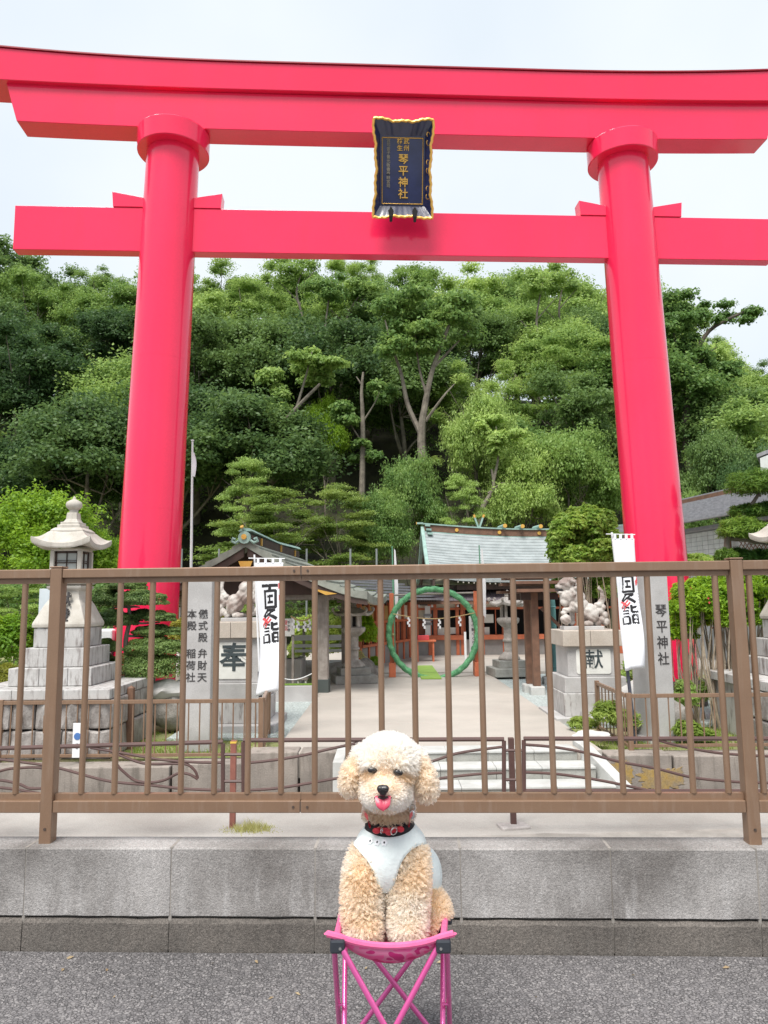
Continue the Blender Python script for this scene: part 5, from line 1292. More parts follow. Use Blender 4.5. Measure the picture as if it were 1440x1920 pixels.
# ---- rocks
def rock(label, px, py, Y, r, seed, m=m_rock, g=GARDENZ, group=None):
    c_ = at(px, py, Y); bm = bmesh.new(); bmesh.ops.create_icosphere(bm, subdivisions=3, radius=1)
    for v_ in bm.verts:
        n_ = v_.co.normalized(); q_ = 1 + .28 * noise.noise(n_ * 1.3 + Vector((seed, 0, 0))) + .10 * noise.noise(n_ * 3.5 + Vector((0, seed, 0)))
        v_.co = Vector((n_.x * r[0] * q_, n_.y * r[1] * q_, n_.z * r[2] * q_))
    me = bpy.data.meshes.new('rock'); bm.to_mesh(me); bm.free(); o = link('rock', me, m, None, smooth=35); o.location = c_; tag(o, label, 'rock', group); return o
m_palerock = mat('pale_rock', (0.62, 0.60, 0.58), 0.85, (0.45, 0.43, 0.41), scale=4, bump=.01, bscale=12)
rock('pale rounded rock behind the garden fence left of the engraved post', 312, 1292, 9.6, (.28, .2, .12), 1, m_palerock)
rock('long dark boulder below the pale rock in the left garden', 318, 1325, 9.7, (.36, .25, .28), 2)
rock('brown boulder left of the ring frame beside the wing', 682, 1262, 15.5, (.3, .3, .3), 3)
rock('brown boulder at the foot of the left worn lantern', 636, 1268, 15.9, (.45, .3, .28), 4)
rock('boulder under the white slat rack', 585, 1262, 16.6, (.5, .3, .28), 5)
rock('low rock behind the right banner pole', 1178, 1352, 8.9, (.18, .16, .12), 6)
rock('large pale rock between the right banner and engraved post', 1190, 1310, 9.9, (.35, .25, .22), 7, m_palerock)
rock('rough grey stone at the foot of the azaleas', 1255, 1345, 9.3, (.2, .18, .2), 8)
rock('flat broken stone at the top of the right step cheek', 1108, 1378, 8.3, (.2, .12, .05), 9, m_palerock)

# ---- houses behind the right side
hs = thing('tiled_house', 'house with grey tiled roof and white tiled wall behind the right pillar', 'house', (0, 0, 0))
A_, B_ = at(1262, 941, 22), at(1395, 905, 19.0); dirv = (B_ - A_); dirv.z = 0; dirv.normalize(); nrm = Vector((dirv.y, -dirv.x, 0))
if nrm.y > 0: nrm = -nrm
zrr = (A_.z + B_.z) / 2; Aq = Vector((A_.x, A_.y, 0)); L2 = 6.0
def hpnt(u, w_, z_): return Aq + dirv * u + nrm * w_ + Vector((0, 0, z_))
def hbox(u0, u1, w0, w1, z0_, z1_, name, m): 
    p = [hpnt(u, w_, z_) for z_ in (z0_, z1_) for u, w_ in ((u0, w0), (u1, w0), (u1, w1), (u0, w1))]; mb = MB(); mb.add(p, [(3,2,1,0),(4,5,6,7),(0,1,5,4),(1,2,6,5),(2,3,7,6),(3,0,4,7)]); o = mb.build(name, m, hs); return o
zrr = A_.z - .02; zev = zrr - 1.0
for c in range(14):
    w0 = .1 + c * .14; z0_ = zrr - .16 - c * .062
    for k_ in range(1):
        hbox(-.8, L2, w0, w0 + .16, z0_ - .035, z0_ + (.012), 'roof_course', m_greytile)
hbox(-.85, L2, -.14, .14, zrr - .10, zrr + .02, 'ridge', m_greytile); hbox(-.82, L2, .141, .16, zrr - .17, zrr - .02, 'ridge_board', m_timber)
hbox(.9, L2, -2, 1.2, GARDENZ, zrr - 1.15, 'wall_body', m_grout)
# white wall tiles, each a real piece
th_, tw_ = .115, .22
me_t = MB().box(.006, tw_ - .006, -.006, .006, .005, th_ - .005).mesh('wall_tile'); me_t.materials.append(m_housetile)
yaw_h = math.atan2(dirv.y, dirv.x)
cnt = 0
for r_ in range(12):
    for c in range(24):
        u = .92 + c * tw_
        if u > 5.7: continue
        z_ = zrr - 1.18 - (r_ + 1) * th_
        o = bpy.data.objects.new('wall_tile', me_t); C.objects.link(o); o.parent = hs; p = hpnt(u, 1.208, z_); o.location = p; o.rotation_euler = (0, 0, yaw_h)
hbox(.5, L2, 1.15, 1.5, zrr - 1.16, zrr - 1.08, 'eave_board', m_greytile)
# balcony lattice
for k_ in range(13):
    u = 4.15 + k_ * .13
    for sg in (-1, 1):
        a_ = hpnt(u + (0 if sg > 0 else .62), 1.32, zrr - 1.95); b_ = hpnt(u + (.62 if sg > 0 else 0), 1.32, zrr - 1.25)
        MB().tube([a_, b_], .012, 4).build('lattice_bar', m_timber, hs)
hbox(4.1, 6.0, 1.30, 1.36, zrr - 2.05, zrr - 1.95, 'balcony_rail', m_white); hbox(4.1, 6.0, 1.29, 1.37, zrr - 1.25, zrr - 1.2, 'balcony_rail', m_timber)
for u in (.95, 4.03): hbox(u, u + .07, 1.3, 1.37, GARDENZ, zrr - 1.16, 'post', m_timber)
# second house: only its pale verge shows at the very edge
h2 = thing('far_house', 'corner of a white gabled house at the right picture edge above the pine', 'house', (0, 0, 0))
a = at(1422, 858, 24); b = at(1440, 893, 24)
dxb = 2.9
def wedge(x0, x1, za0, za1, zb0, zb1, name, m): MB().loft([[(x0, 24, za0), (x1, 24, zb0), (x1, 24, zb1), (x0, 24, za1)], [(x0 + dxb, 29, za0), (x1 + dxb, 29, zb0), (x1 + dxb, 29, zb1), (x0 + dxb, 29, za1)]]).build(name, m, h2)
wedge(a.x + .05, a.x + 4, a.z - .55, a.z - .02, a.z - .55, a.z + 1.5, 'gable_wall', m_housetile)
wedge(a.x - .05, a.x + 4, a.z, a.z + .12, a.z + 1.55, a.z + 1.67, 'roof', m_greytile)
wedge(a.x + .5, a.x + 4.5, GARDENZ, a.z - .56, GARDENZ, a.z - .56, 'wall', m_housetile)
# net posts at the foot of the hill
for i, px in enumerate((341, 411, 575, 657, 706)):
    a = at(px, 1029, 25.5); o = MB().tube([(a.x, 25.5, -.8), (a.x, 25.5, a.z)], .035, 8).build('net_post', m_polegrey2 if i else mat('grey_net_post', (.25, .27, .27), .5), None, smooth=True) if i == 0 else MB().tube([(a.x, 25.5, -.8), (a.x, 25.5, a.z)], .035, 8).build('net_post', bpy.data.materials['grey_net_post'], None, smooth=True)
    tag(o, ['thin grey net post just right of the left gate pillar', 'thin grey net post left of the pavilion gable', 'thin grey net post right of the pavilion ridge end', 'thin grey net post midway between pavilion and shrine hall', 'thin grey net post beside the left bamboo pole'][i], 'post', 'grey net posts at the foot of the hill')
# ============================================================ vegetation
def unit(a): return a / np.maximum(np.linalg.norm(a, axis=1, keepdims=True), 1e-9)
def leaf_mesh(name, clumps, n_per, ll, lw, g, up=0.35, out_w=0.7, lower=-0.35, shell=(0.72, 1.06), fold=0.18, droop=0.0, rough=.16):
    """many small folded leaves on the shells of ellipsoid clumps; clumps: (cx,cy,cz,rx,ry,rz)"""
    cl = np.array(clumps, dtype=float); vol = (cl[:, 3] * cl[:, 4] + cl[:, 3] * cl[:, 5] + cl[:, 4] * cl[:, 5])
    cnt = np.maximum((n_per * vol / vol.mean()).astype(int), 12)
    idx = np.repeat(np.arange(len(cl)), cnt); n = len(idx)
    d = unit(g.normal(size=(n, 3))); flip = (d[:, 2] < lower); d[flip, 2] *= -1
    lump = 1 + rough * np.sin(d[:, 0] * 7 + idx) * np.cos(d[:, 1] * 6 + idx * 2) + 0.1 * np.sin(d[:, 2] * 9 + idx * 3)
    rad = g.uniform(shell[0], shell[1], n) * lump
    p = cl[idx, :3] + d * cl[idx, 3:6] * rad[:, None]
    no_ = unit(d * out_w + g.normal(size=(n, 3)) * 0.45 + np.array([0, 0, up]))
    t = unit(np.cross(no_, g.normal(size=(n, 3)))); t[:, 2] -= droop; t = unit(t); b = np.cross(no_, t)
    s = g.uniform(0.65, 1.25, n)[:, None]
    v = np.empty((n, 4, 3)); v[:, 0] = p - t * ll * s * .5; v[:, 2] = p + t * ll * s * .5
    v[:, 1] = p + b * lw * s * .5 + no_ * lw * s * fold; v[:, 3] = p - b * lw * s * .5 + no_ * lw * s * fold
    f = np.arange(n * 4).reshape(n, 4)
    me = bpy.data.meshes.new(name); np_mesh(me, v.reshape(-1, 3), f); return me
def limb_tree(g, h, crown_z, cr, n_limbs, lean=0.0, r0=0.22, wig=0.25, fork=None):
    """trunk with limbs reaching for crown points; returns MB and limb tips"""
    mb = MB(); top = Vector((lean * h * .5, 0, crown_z)); pts = []
    ph = g.uniform(0, 6)
    for i in range(9):
        u = i / 8; pts.append(Vector((lean * h * .5 * u + wig * math.sin(u * 4 + ph) * u, wig * math.cos(u * 3 + ph) * u - wig * math.cos(ph) * u, crown_z * u)))
    mb.tube(pts, [r0 * (1.25 if i == 0 else 1) * (1 - .68 * i / 8) for i in range(9)], 8)
    tips = []
    for k in range(n_limbs):
        i0 = int(g.integers(3, 9)); p = pts[i0]; a = g.uniform(0, 6.28); rr = cr * g.uniform(.45, .95)
        tip = Vector((top.x + rr * math.cos(a), rr * math.sin(a), crown_z + g.uniform(-.35, .85) * cr))
        m1 = p.lerp(tip, .35) + Vector((g.uniform(-.3, .3), g.uniform(-.3, .3), -.1)); m2 = p.lerp(tip, .7) + Vector((g.uniform(-.3, .3), g.uniform(-.3, .3), .25))
        rb = r0 * (1 - .68 * i0 / 8) * .55
        mb.tube([p, m1, m2, tip], [rb, rb * .75, rb * .45, rb * .15], 6)
        for q in range(2):
            e = m2 + Vector((g.uniform(-1, 1), g.uniform(-1, 1), g.uniform(.2, .9))) * cr * .3; mb.tube([m1.lerp(m2, .6), (m2 + e) / 2, e], [rb*.4, rb*.25, rb*.08], 5); tips.append(e)
        tips.append(tip)
    return mb, tips
PROTO = {}
def proto(kind, seed):
    key = (kind, seed)
    if key in PROTO: return PROTO[key]
    g = np.random.default_rng(seed * 17 + len(kind)); cl = []
    if kind == 'round':
        mb, tips = limb_tree(g, 10, 6.0, 3.2, 9)
        for i in range(46):
            d = unit(g.normal(size=(1, 3)))[0]; d[2] = abs(d[2]) * 1.1 - .38; q = g.uniform(.62, 1.0); r = g.uniform(.65, 1.15)
            cl.append((d[0]*3.3*q, d[1]*3.3*q, 6.4 + d[2]*3.4*q, r*1.15, r*1.15, r*.72))
        me = leaf_mesh('crown', cl, 860, .19, .11, g, rough=.42, shell=(.45, 1.3), out_w=.4)
    elif kind == 'open':
        mb, tips = limb_tree(g, 10, 6.4, 3.0, 11, lean=g.uniform(-.12, .12), r0=.2, wig=.35)
        for p in tips:
            r = g.uniform(.42, .85); cl.append((p.x, p.y, p.z + .15, r*1.15, r*1.15, r*.8))
        for i in range(26):
            d = unit(g.normal(size=(1, 3)))[0]; q = g.uniform(.5, 1); r = g.uniform(.4, .8); cl.append((d[0]*2.9*q, d[1]*2.9*q, 7.1 + d[2]*2.6*q, r, r, r*.75))
        me = leaf_mesh('crown', cl, 560, .18, .10, g, shell=(.2, 1.25), rough=.3, out_w=.4)
    elif kind == 'layered':
        mb, tips = limb_tree(g, 10, 6.5, 3.0, 9, r0=.17, wig=.4)
        for i in range(84):
            z = g.uniform(2.0, 9.7); mx_ = 3.6 * math.sqrt(max(0.05, 1 - ((z - 4.6) / 5.3) ** 2)); a = g.uniform(0, 6.28); q = mx_ * math.sqrt(g.uniform(.1, 1)); r = g.uniform(.6, 1.15)
            cl.append((q*math.cos(a), q*math.sin(a), z, r*1.15, r*1.1, r*.30))
        me = leaf_mesh('crown', cl, 420, .17, .09, g, up=.9, out_w=.3, lower=-.1, shell=(.2, 1.08))
    elif kind == 'tuft':
        mb, tips = limb_tree(g, 10, 7.0, 2.6, 8, r0=.2)
        for i in range(60):
            z = g.uniform(2.6, 9.8); mx_ = 3.0 * math.sqrt(max(0.05, 1 - ((z - 5.2) / 5.2) ** 2)); a = g.uniform(0, 6.28); q = mx_ * math.sqrt(g.uniform(.15, 1)); r = g.uniform(.42, .75)
            cl.append((q*math.cos(a), q*math.sin(a), z, r, r, r*.8))
        me = leaf_mesh('crown', cl, 420, .26, .05, g, up=.6, out_w=.25, shell=(.2, 1.1))
    tm = mb.mesh('trunk'); tm.materials.append(m_bark); tm.polygons.foreach_set('use_smooth', [True] * len(tm.polygons))
    me.materials.append(g_oak); PROTO[key] = (tm, me); return PROTO[key]
def place_tree(name, label, kind, seed, base, h, wscale, leaf, bark=None, group=None, rz=None, cat='tree'):
    tm, cm = proto(kind, seed)
    t = thing(name, label, cat, base, random.uniform(0, 6.28) if rz is None else rz, group)
    t.scale = (h / 10 * wscale, h / 10 * wscale, h / 10)
    for nm, me, mt in (('trunk', tm, bark or m_bark), ('crown', cm, leaf)):
        o = bpy.data.objects.new(nm, me); C.objects.link(o); o.parent = t
        o.material_slots[0].link = 'OBJECT'; o.material_slots[0].material = mt
    return t
SKY = [(-400, 440), (0, 452), (120, 480), (200, 492), (300, 488), (420, 484), (560, 494), (640, 486), (720, 480), (900, 486), (1000, 500), (1110, 498), (1180, 505), (1240, 540), (1290, 580), (1350, 640), (1390, 655), (1440, 665), (1800, 700)]
def sky_y(px): return float(np.interp(px, [a for a, b in SKY], [b for a, b in SKY]))
def px_of(x, y, z):
    v = CM.transposed() @ Vector((x, y, z - EYE)); return 720 + F * v.x / -v.z, 960 - F * v.y / -v.z
def where(px, row):
    c = ('left of the left gate pillar' if px < 250 else 'just right of the left gate pillar' if px < 520 else 'above the pavilion and path' if px < 760 else
         'above the shrine hall roof' if px < 1130 else 'right of the right gate pillar')
    return ['at the hill foot', 'low on the hill', 'halfway up the hill', 'high on the hill', 'on the skyline'][row] + ' ' + c
WORDS = {'g_dark': 'deep green', 'g_oak': 'dark green', 'g_mid': 'mid green', 'g_light': 'light green', 'g_maple': 'yellow green'}
KW = {'round': 'round tree', 'open': 'open tree', 'layered': 'layered tree', 'tuft': 'bushy conifer'}
random.seed(21); g0_ = random.Random(5)
rows = [(36, 4.4, 0), (42, 4.3, 1), (48, 4.4, 2), (54, 4.4, 3), (60, 4.2, 4)]
for Y, step, row in rows:
    xw = Y * .68; x = -xw + g0_.uniform(0, 2)
    while x < xw:
        yy = Y + g0_.uniform(-1.6, 1.6); zb_ = hill_h(x, yy)
        px, _ = px_of(x, yy, zb_ + 5)
        kind = g0_.choices(['round', 'open', 'layered', 'tuft'], [(.66, .08, .12, .14), (.60, .16, .10, .14), (.52, .26, .08, .14), (.42, .40, .06, .12), (.22, .66, .04, .08)][row])[0]
        if 380 < px < 880 and row < 2: mat_n = g0_.choices(['g_dark', 'g_oak', 'g_mid'], (.62, .28, .10))[0]  # low centre rows mostly take the leaf colour with painted shade
        elif row >= 3: mat_n = g0_.choices(['g_oak', 'g_mid', 'g_light'], (.12, .46, .42))[0]  # paler leaf mix on the upper rows paints in distance haze
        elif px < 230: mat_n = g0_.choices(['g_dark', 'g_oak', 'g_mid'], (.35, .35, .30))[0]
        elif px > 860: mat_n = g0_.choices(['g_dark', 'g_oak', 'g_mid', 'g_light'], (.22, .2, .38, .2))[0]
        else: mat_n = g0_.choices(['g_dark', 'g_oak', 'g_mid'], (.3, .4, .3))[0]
        if row == 0 and any(abs(px - q_) < r_ for q_, r_ in ((794, 85), (679, 60), (545, 70), (905, 50), (1290, 60))): x += step * g0_.uniform(.8, 1.2); continue
        if row == 1 and any(abs(px - q_) < r_ for q_, r_ in ((1290, 60),)): x += step * g0_.uniform(.8, 1.2); continue
        h = g0_.uniform(8.5, 12.0) - (1.5 if row == 0 else 0)
        topz = at(px, sky_y(px) + g0_.uniform(-6, 26), yy).z
        if row == 4: h = max(4.5, topz - zb_)
        elif row == 3: h = max(4.5, min(h, topz - zb_ - .8))
        else: h = max(4, min(h, topz - zb_ - 1.2))
        lab = f"{WORDS[mat_n]} {KW[kind]} {where(px, row)}".replace('light green rounded', 'light rounded')
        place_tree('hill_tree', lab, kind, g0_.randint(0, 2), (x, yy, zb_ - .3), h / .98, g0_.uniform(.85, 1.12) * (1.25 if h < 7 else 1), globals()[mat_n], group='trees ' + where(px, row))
        x += step * g0_.uniform(.8, 1.2)
byl = {}
for o in C.objects:
    if o.name.startswith('hill_tree') and 'label' in o: byl.setdefault(o['label'], []).append(o)
for lab_, os_ in byl.items():
    if len(os_) > 1:
        os_.sort(key=lambda o: o.location.x / o.location.y)
        for o, wd_ in zip(os_, ['leftmost'] + ['middle', 'inner', 'further', 'second'][:len(os_) - 2] + ['rightmost']): o['label'] = wd_ + ' ' + lab_
# low undergrowth on the hill floor
cl = []
for i in range(420):
    y = random.uniform(29.5, 62); x = random.uniform(-y*.6, y*.6); r = random.uniform(.5, 1.1); cl.append((x, y, hill_h(x, y) + r*.2, r*1.3, r*1.3, r*.8))
tag(link('undergrowth', leaf_mesh('undergrowth', cl, 130, .22, .12, rng), g_oak), kind='stuff', label='dark undergrowth covering the floor of the wooded hill')
# trees one can pick out in front of the wood: (px centre, py top, px width, Y, kind, leaf, label)
front = [
 (520, 912, 250, 27.0, 'layered', 'g_maple', 'wide yellow green maple spreading right above the pavilion ridge'),
 (640, 905, 170, 27.5, 'layered', 'g_maple', 'second yellow green maple right of the wide one above the pavilion'),
 (462, 850, 125, 30.0, 'layered', 'g_light', 'small layered green maple above left of the pavilion gable'),
 (718, 900, 120, 28.5, 'round', 'g_mid', 'small green tree behind the left bamboo pole'),
 (772, 815, 120, 30.0, 'round', 'g_mid', 'bushy mid green tree just left of the shrine hall roof'),
 (905, 705, 150, 33.0, 'round', 'g_light', 'tall light green tree rising above the crossed roof finials'),
 (985, 800, 150, 31.5, 'round', 'g_light', 'light green rounded tree behind the right part of the hall roof'),
 (1075, 765, 190, 32.0, 'round', 'g_light', 'large light green tree just left of the right gate pillar'),
 (868, 880, 100, 29.5, 'layered', 'g_mid', 'low dark green tree directly behind the shrine hall ridge'),
 (70, 900, 260, 16.5, 'round', 'g_lime', 'bright lime green tree behind the left stone lantern'),
 (178, 962, 110, 17.5, 'round', 'g_lime', 'smaller lime green tree between the left lantern and pillar'),
 (35, 1072, 150, 12.5, 'layered', 'g_mid', 'dark green shrub tree behind the fence at the far left'),
 (1300, 905, 90, 24.5, 'round', 'g_mid', 'small green tree peeking over the tiled house roof'),
 (1440, 800, 150, 30.0, 'round', 'g_oak', 'dark tree at the right edge behind the far house'),
 (1355, 770, 130, 33.0, 'round', 'g_oak', 'dark rounded tree above the tiled house'),
]
front += [(512, 592, 90, 46, 'round', 'g_lime', 'bright lime green crown glowing high in the wood right of the left pillar'), (610, 720, 80, 41, 'round', 'g_lime', 'small bright lime green crown halfway up above the pavilion')]  # backlight on the high crown is put into its lime leaf colour
for i, (px, py, wpx, Y, kind, lf, lab) in enumerate(front):
    X = at(px, 1050, Y).x; zb_ = GARDENZ - .05 if Y < 29.5 else hill_h(X, Y) - .2
    h = at(px, py, Y).z - zb_; ws = (wpx * Y / F) / (7.2 * h / 10)
    place_tree('tree', lab, kind, i % 3, (X, Y, zb_), h, ws, globals()[lf], group='trees behind the shrine garden')
# trees with bare pale trunks in view
def bare_tree(label, pts, r0, limbs, clumps, leaf, Y, leafn=380, bark=None):
    P = [at(px, py, Y + dy) for px, py, dy in pts]; base = P[0].copy()
    t = thing('tall_tree', label, 'tree', base, 0, 'tall bare trunked trees in the wood'); iv = T(-base)
    mb = MB(); sp_ = smooth_pts([iv @ p for p in P], 5); mb.tube(sp_, [r0 * (1 - .7 * i / len(sp_)) for i in range(len(sp_))], 8)
    for lp_, r_ in limbs:
        q = smooth_pts([iv @ at(px, py, Y + dy) for px, py, dy in lp_], 5); mb.tube(q, [r_ * (1 - .8 * i / len(q)) for i in range(len(q))], 6)
    mb.build('trunk', bark or m_bark, t, smooth=True)
    cl = []
    k = Y / F
    for px, py, w_, h_ in clumps:
        c = iv @ at(px, py, Y + random.uniform(-.6, 1.2)); cl.append((c.x, c.y, c.z, w_*k*.5, w_*k*.5, h_*k*.5))
    link('crown', leaf_mesh('crown', cl, leafn, .22, .12, rng, shell=(.25, 1.1)), leaf, t)
def scat(cx, cy, rx, ry, n_, w_, h_, seed):
    g = random.Random(seed); r = []
    for i in range(n_):
        a = g.uniform(0, 6.28); q = math.sqrt(g.uniform(0, 1)); r.append((cx + rx*q*math.cos(a), cy + ry*q*math.sin(a), w_*g.uniform(.7, 1.3), h_*g.uniform(.7, 1.3)))
    return r
bare_tree('tree with a pale forked trunk and open crown in the centre of the wood', [(797, 930, 0), (790, 822, 0), (797, 760, 0), (812, 690, 0), (842, 610, 0)], .22,
          [([(790, 815, 0), (765, 760, .3), (752, 700, .3), (735, 650, 0), (722, 600, 0)], .13), ([(798, 790, 0), (830, 745, -.2), (852, 720, 0)], .08), ([(800, 740, 0), (786, 690, .2), (778, 620, 0)], .08), ([(812, 690, 0), (850, 650, .2), (880, 620, 0)], .08)],
          scat(800, 610, 95, 60, 26, 62, 36, 3) + scat(735, 640, 30, 30, 6, 45, 26, 4), g_mid, 33.0)
bare_tree('bare pale trunk without leaves left of the forked tree', [(678, 950, 0), (680, 860, 0), (680, 780, 0), (678, 735, 0), (681, 698, 0)], .15, [([(677, 720, 0), (668, 706, 0)], .05), ([(681, 790, 0), (700, 760, 0), (712, 735, 0)], .05), ([(679, 830, 0), (660, 800, 0), (650, 785, 0)], .045)], scat(715, 735, 22, 18, 5, 38, 24, 8) + scat(650, 780, 22, 16, 5, 38, 24, 18) + scat(690, 850, 30, 20, 5, 36, 22, 19), g_mid, 33.2)
bare_tree('leaning tree with a pale V shaped trunk above the maples', [(505, 905, 0), (522, 850, 0), (530, 800, 0), (556, 765, 0), (600, 720, 0)], .2, [([(522, 810, 0), (512, 790, 0), (500, 780, 0)], .1), ([(556, 765, 0), (575, 700, 0), (585, 660, 0)], .07)],
          scat(590, 690, 50, 28, 12, 46, 26, 5) + scat(500, 745, 32, 50, 10, 44, 28, 6) + scat(570, 830, 18, 14, 3, 40, 24, 7), g_light, 34.0)
bare_tree('leaning pale stem rising behind the shrine roof finials', [(897, 985, 0), (906, 950, 0), (925, 915, 0), (922, 880, 0)], .13, [([(915, 925, 0), (945, 905, 0), (960, 925, 0)], .05), ([(925, 905, 0), (935, 850, 0), (930, 800, 0)], .07)], scat(935, 815, 45, 40, 9, 44, 28, 9), g_light, 30.5)
bare_tree('tall dark trunked tree standing free right of the right gate pillar', [(1288, 850, 0), (1286, 790, 0), (1293, 730, 0), (1300, 680, 0), (1330, 620, 0), (1395, 585, 0)], .24,
          [([(1288, 740, 0), (1275, 680, 0), (1262, 620, 0)], .13), ([(1296, 700, 0), (1320, 670, 0), (1345, 650, 0)], .1), ([(1293, 730, 0), (1312, 700, 0), (1330, 700, 0)], .08)],
          scat(1270, 600, 40, 52, 15, 48, 32, 10) + scat(1355, 590, 55, 25, 12, 38, 22, 11) + scat(1330, 690, 50, 36, 11, 44, 26, 12) + scat(1270, 690, 25, 40, 7, 40, 26, 13), g_mid, 40.0, bark=m_darkbark)
for k_, (x_, y0_, y1_) in enumerate(((370, 1040, 560), (612, 900, 520), (1010, 760, 520), (655, 700, 540), (1052, 720, 510), (560, 640, 500), (760, 700, 560), (310, 700, 500))):
    bare_tree(f"{['dark straight trunk beside the right edge of the left gate pillar','slim straight trunk rising through the wood above the pavilion','slim trunk left of the right gate pillar','slanting thin pale stem in the upper wood','slim curved trunk close to the right gate pillar top','thin stem high up near the lower beam','thin stem behind the forked tree','thin trunk hidden partly by the left gate pillar'][k_]}",
              [(x_, y0_, 0), (x_ + 6, (y0_ * 2 + y1_) / 3, 0), (x_ - 4, (y0_ + y1_ * 2) / 3, 0), (x_ + (10 if k_ != 3 else 30), y1_, 0)], .12, [([(x_ - 4, (y0_ + y1_*2)/3, 0), (x_ + 35, (y0_ + y1_*2)/3 - 45, 0)], .05), ([(x_ + 4, (y0_ + y1_)/2, 0), (x_ - 35, (y0_ + y1_)/2 - 40, 0)], .05)],
              scat(x_, y1_ + 15, 45, 25, 9, 50, 28, 20 + k_), g_mid, 44.0 + k_)

# ---- shrubs
def shrub(name, label, clumps, leaf, ll, lw, n_, stems=0, base=None, stem_h=0.5, cat='bush', group=None, up=.35, **kw):
    """clumps in picture terms: (px, py, Y, w px, h px, depth m)"""
    c0_ = at(clumps[0][0], clumps[0][1], clumps[0][2]); base = Vector((c0_.x, c0_.y, GARDENZ)) if base is None else base
    t = thing(name, label, cat, base, 0, group); cl = []
    for px, py, Y, w_, h_, d_ in clumps:
        c = at(px, py, Y) - base; cl.append((c.x, c.y, c.z, w_ * Y / F / 2, d_ / 2, h_ * Y / F / 2))
    link('foliage', leaf_mesh('foliage', cl, n_, ll, lw, rng, up=up, **kw), leaf, t)
    if stems:
        mb = MB(); g = random.Random(len(label))
        for i in range(stems):
            c = g.choice(cl); tip = Vector((c[0] + g.uniform(-.7, .7)*c[3], c[1] + g.uniform(-.6, .6)*c[4], c[2] + g.uniform(-.5, .3)*c[5]))
            b0 = Vector((c[0]*.75 + g.uniform(-.15, .15), c[1]*.6 + g.uniform(-.1, .1), 0)); m = b0.lerp(tip, .5) + Vector((g.uniform(-.12, .12), g.uniform(-.1, .1), 0))
            r = g.uniform(.007, .016); mb.tube([b0, m, tip], [r, r*.8, r*.4], 5)
        o = mb.build('stems', m_stem, t, smooth=True); o['kind'] = 'stuff'
    return t, cl
def dome(cx, cy, Y, w_, h_, d_, n_, r_, seed):
    g = random.Random(seed); o_ = []
    for i in range(n_):
        z_ = g.uniform(-.55, 1); a = g.uniform(0, 6.28); q = math.sqrt(max(0, 1 - z_*z_)) * g.uniform(.85, 1.0); rr = r_ * g.uniform(.75, 1.3)
        o_.append((cx + math.cos(a)*q*(w_/2 - r_*.4), cy - z_*(h_/2 - r_*.4), Y + math.sin(a)*q*d_*.5, rr, rr*.85, rr*Y/F))
    return o_
m_stem = mat('pale_twigs', (0.38, 0.31, 0.23), 0.9, (0.25, 0.2, 0.15), scale=20)
shrub('round_bush', 'large clipped round green bush left of the right gate pillar', dome(1096, 1022, 13.1, 142, 150, 1.1, 60, 34, 1) + [(1096, 1025, 13.2, 100, 110, .8), (1135, 1110, 13.2, 60, 70, .8), (1060, 1105, 13.3, 50, 50, .6)], g_camellia, .080, .045, 900, 26, up=.35, shell=(.5, 1.1), rough=.2)
bt = MB(); a = at(1095, 1200, 13.3); 
for pts_, r_ in (([(1118, 1230), (1112, 1150), (1095, 1090), (1080, 1040)], .07), ([(1112, 1150), (1140, 1100), (1150, 1060)], .045), ([(1050, 1190), (1075, 1140), (1060, 1080)], .035)):
    q = [at(px, py, 13.3) for px, py in pts_]; bt.tube(smooth_pts(q, 4), r_, 7)
o = bt.build('bush_stem', m_darkbark, None, smooth=True); ob = [x for x in C.objects if x.name.startswith('round_bush')][0]; o.parent = ob; o.matrix_parent_inverse = T(-ob.location)
o.name = 'trunk'
az = [(1300, 1130, 9.8, 120, 100, 1.0), (1370, 1135, 9.8, 130, 110, 1.0), (1430, 1130, 10.0, 90, 120, 1.0), (1280, 1170, 9.8, 70, 70, .8), (1340, 1185, 9.7, 90, 60, .7), (1400, 1190, 9.8, 60, 60, .8), (1300, 1105, 10.1, 90, 50, .8), (1290, 1045, 14, 70, 40, .8)]
az = dome(1315, 1142, 9.8, 145, 120, .9, 64, 36, 5) + dome(1395, 1142, 9.75, 130, 130, .9, 64, 36, 6) + dome(1450, 1130, 10.4, 90, 120, .8, 30, 34, 8) + [(1320, 1140, 10, 120, 90, .7), (1390, 1140, 10, 110, 90, .7)] + dome(1282, 1185, 9.8, 60, 70, .6, 14, 26, 7)
t_, cl_ = shrub('azalea_bush', 'bright green azalea bush with bare twiggy stems right of the engraved post', az, g_azalea, .050, .021, 620, 90, up=.4, shell=(.4, 1.12))
mb = MB()
for i in range(7):
    c = random.choice(cl_[:5]); v_ = Vector((c[0] + random.uniform(-.8, .4)*c[3], c[1] - c[4]*.9, c[2] + random.uniform(-.8, .3)*c[5]))
    for q in range(4):
        a_ = q * 1.57; e = Vector((math.cos(a_), -.4, math.sin(a_))) * .016; s_ = Vector((-math.sin(a_), 0, math.cos(a_))) * .008; mb.add([v_, v_ + e*.6 + s_, v_ + e, v_ + e*.6 - s_], [(0, 1, 2, 3)])
o = mb.build('red_flowers', m_redink, t_); o['kind'] = 'stuff'
shrub('low_bush', 'low green leafy bush peeking over the fence right of the pillar', [(1300, 1056, 13.6, 80, 30, .8), (1268, 1052, 13.6, 50, 30, .6)], g_camellia, .08, .04, 1800, 6)
shrub('azalea_bush', 'bright lime green azalea mound at the far left by the lantern', [(15, 1215, 10.2, 100, 110, .9), (55, 1195, 10.4, 70, 80, .8), (-40, 1200, 10.2, 90, 110, .9)], g_azalea, .06, .028, 4200, 10, up=.6)
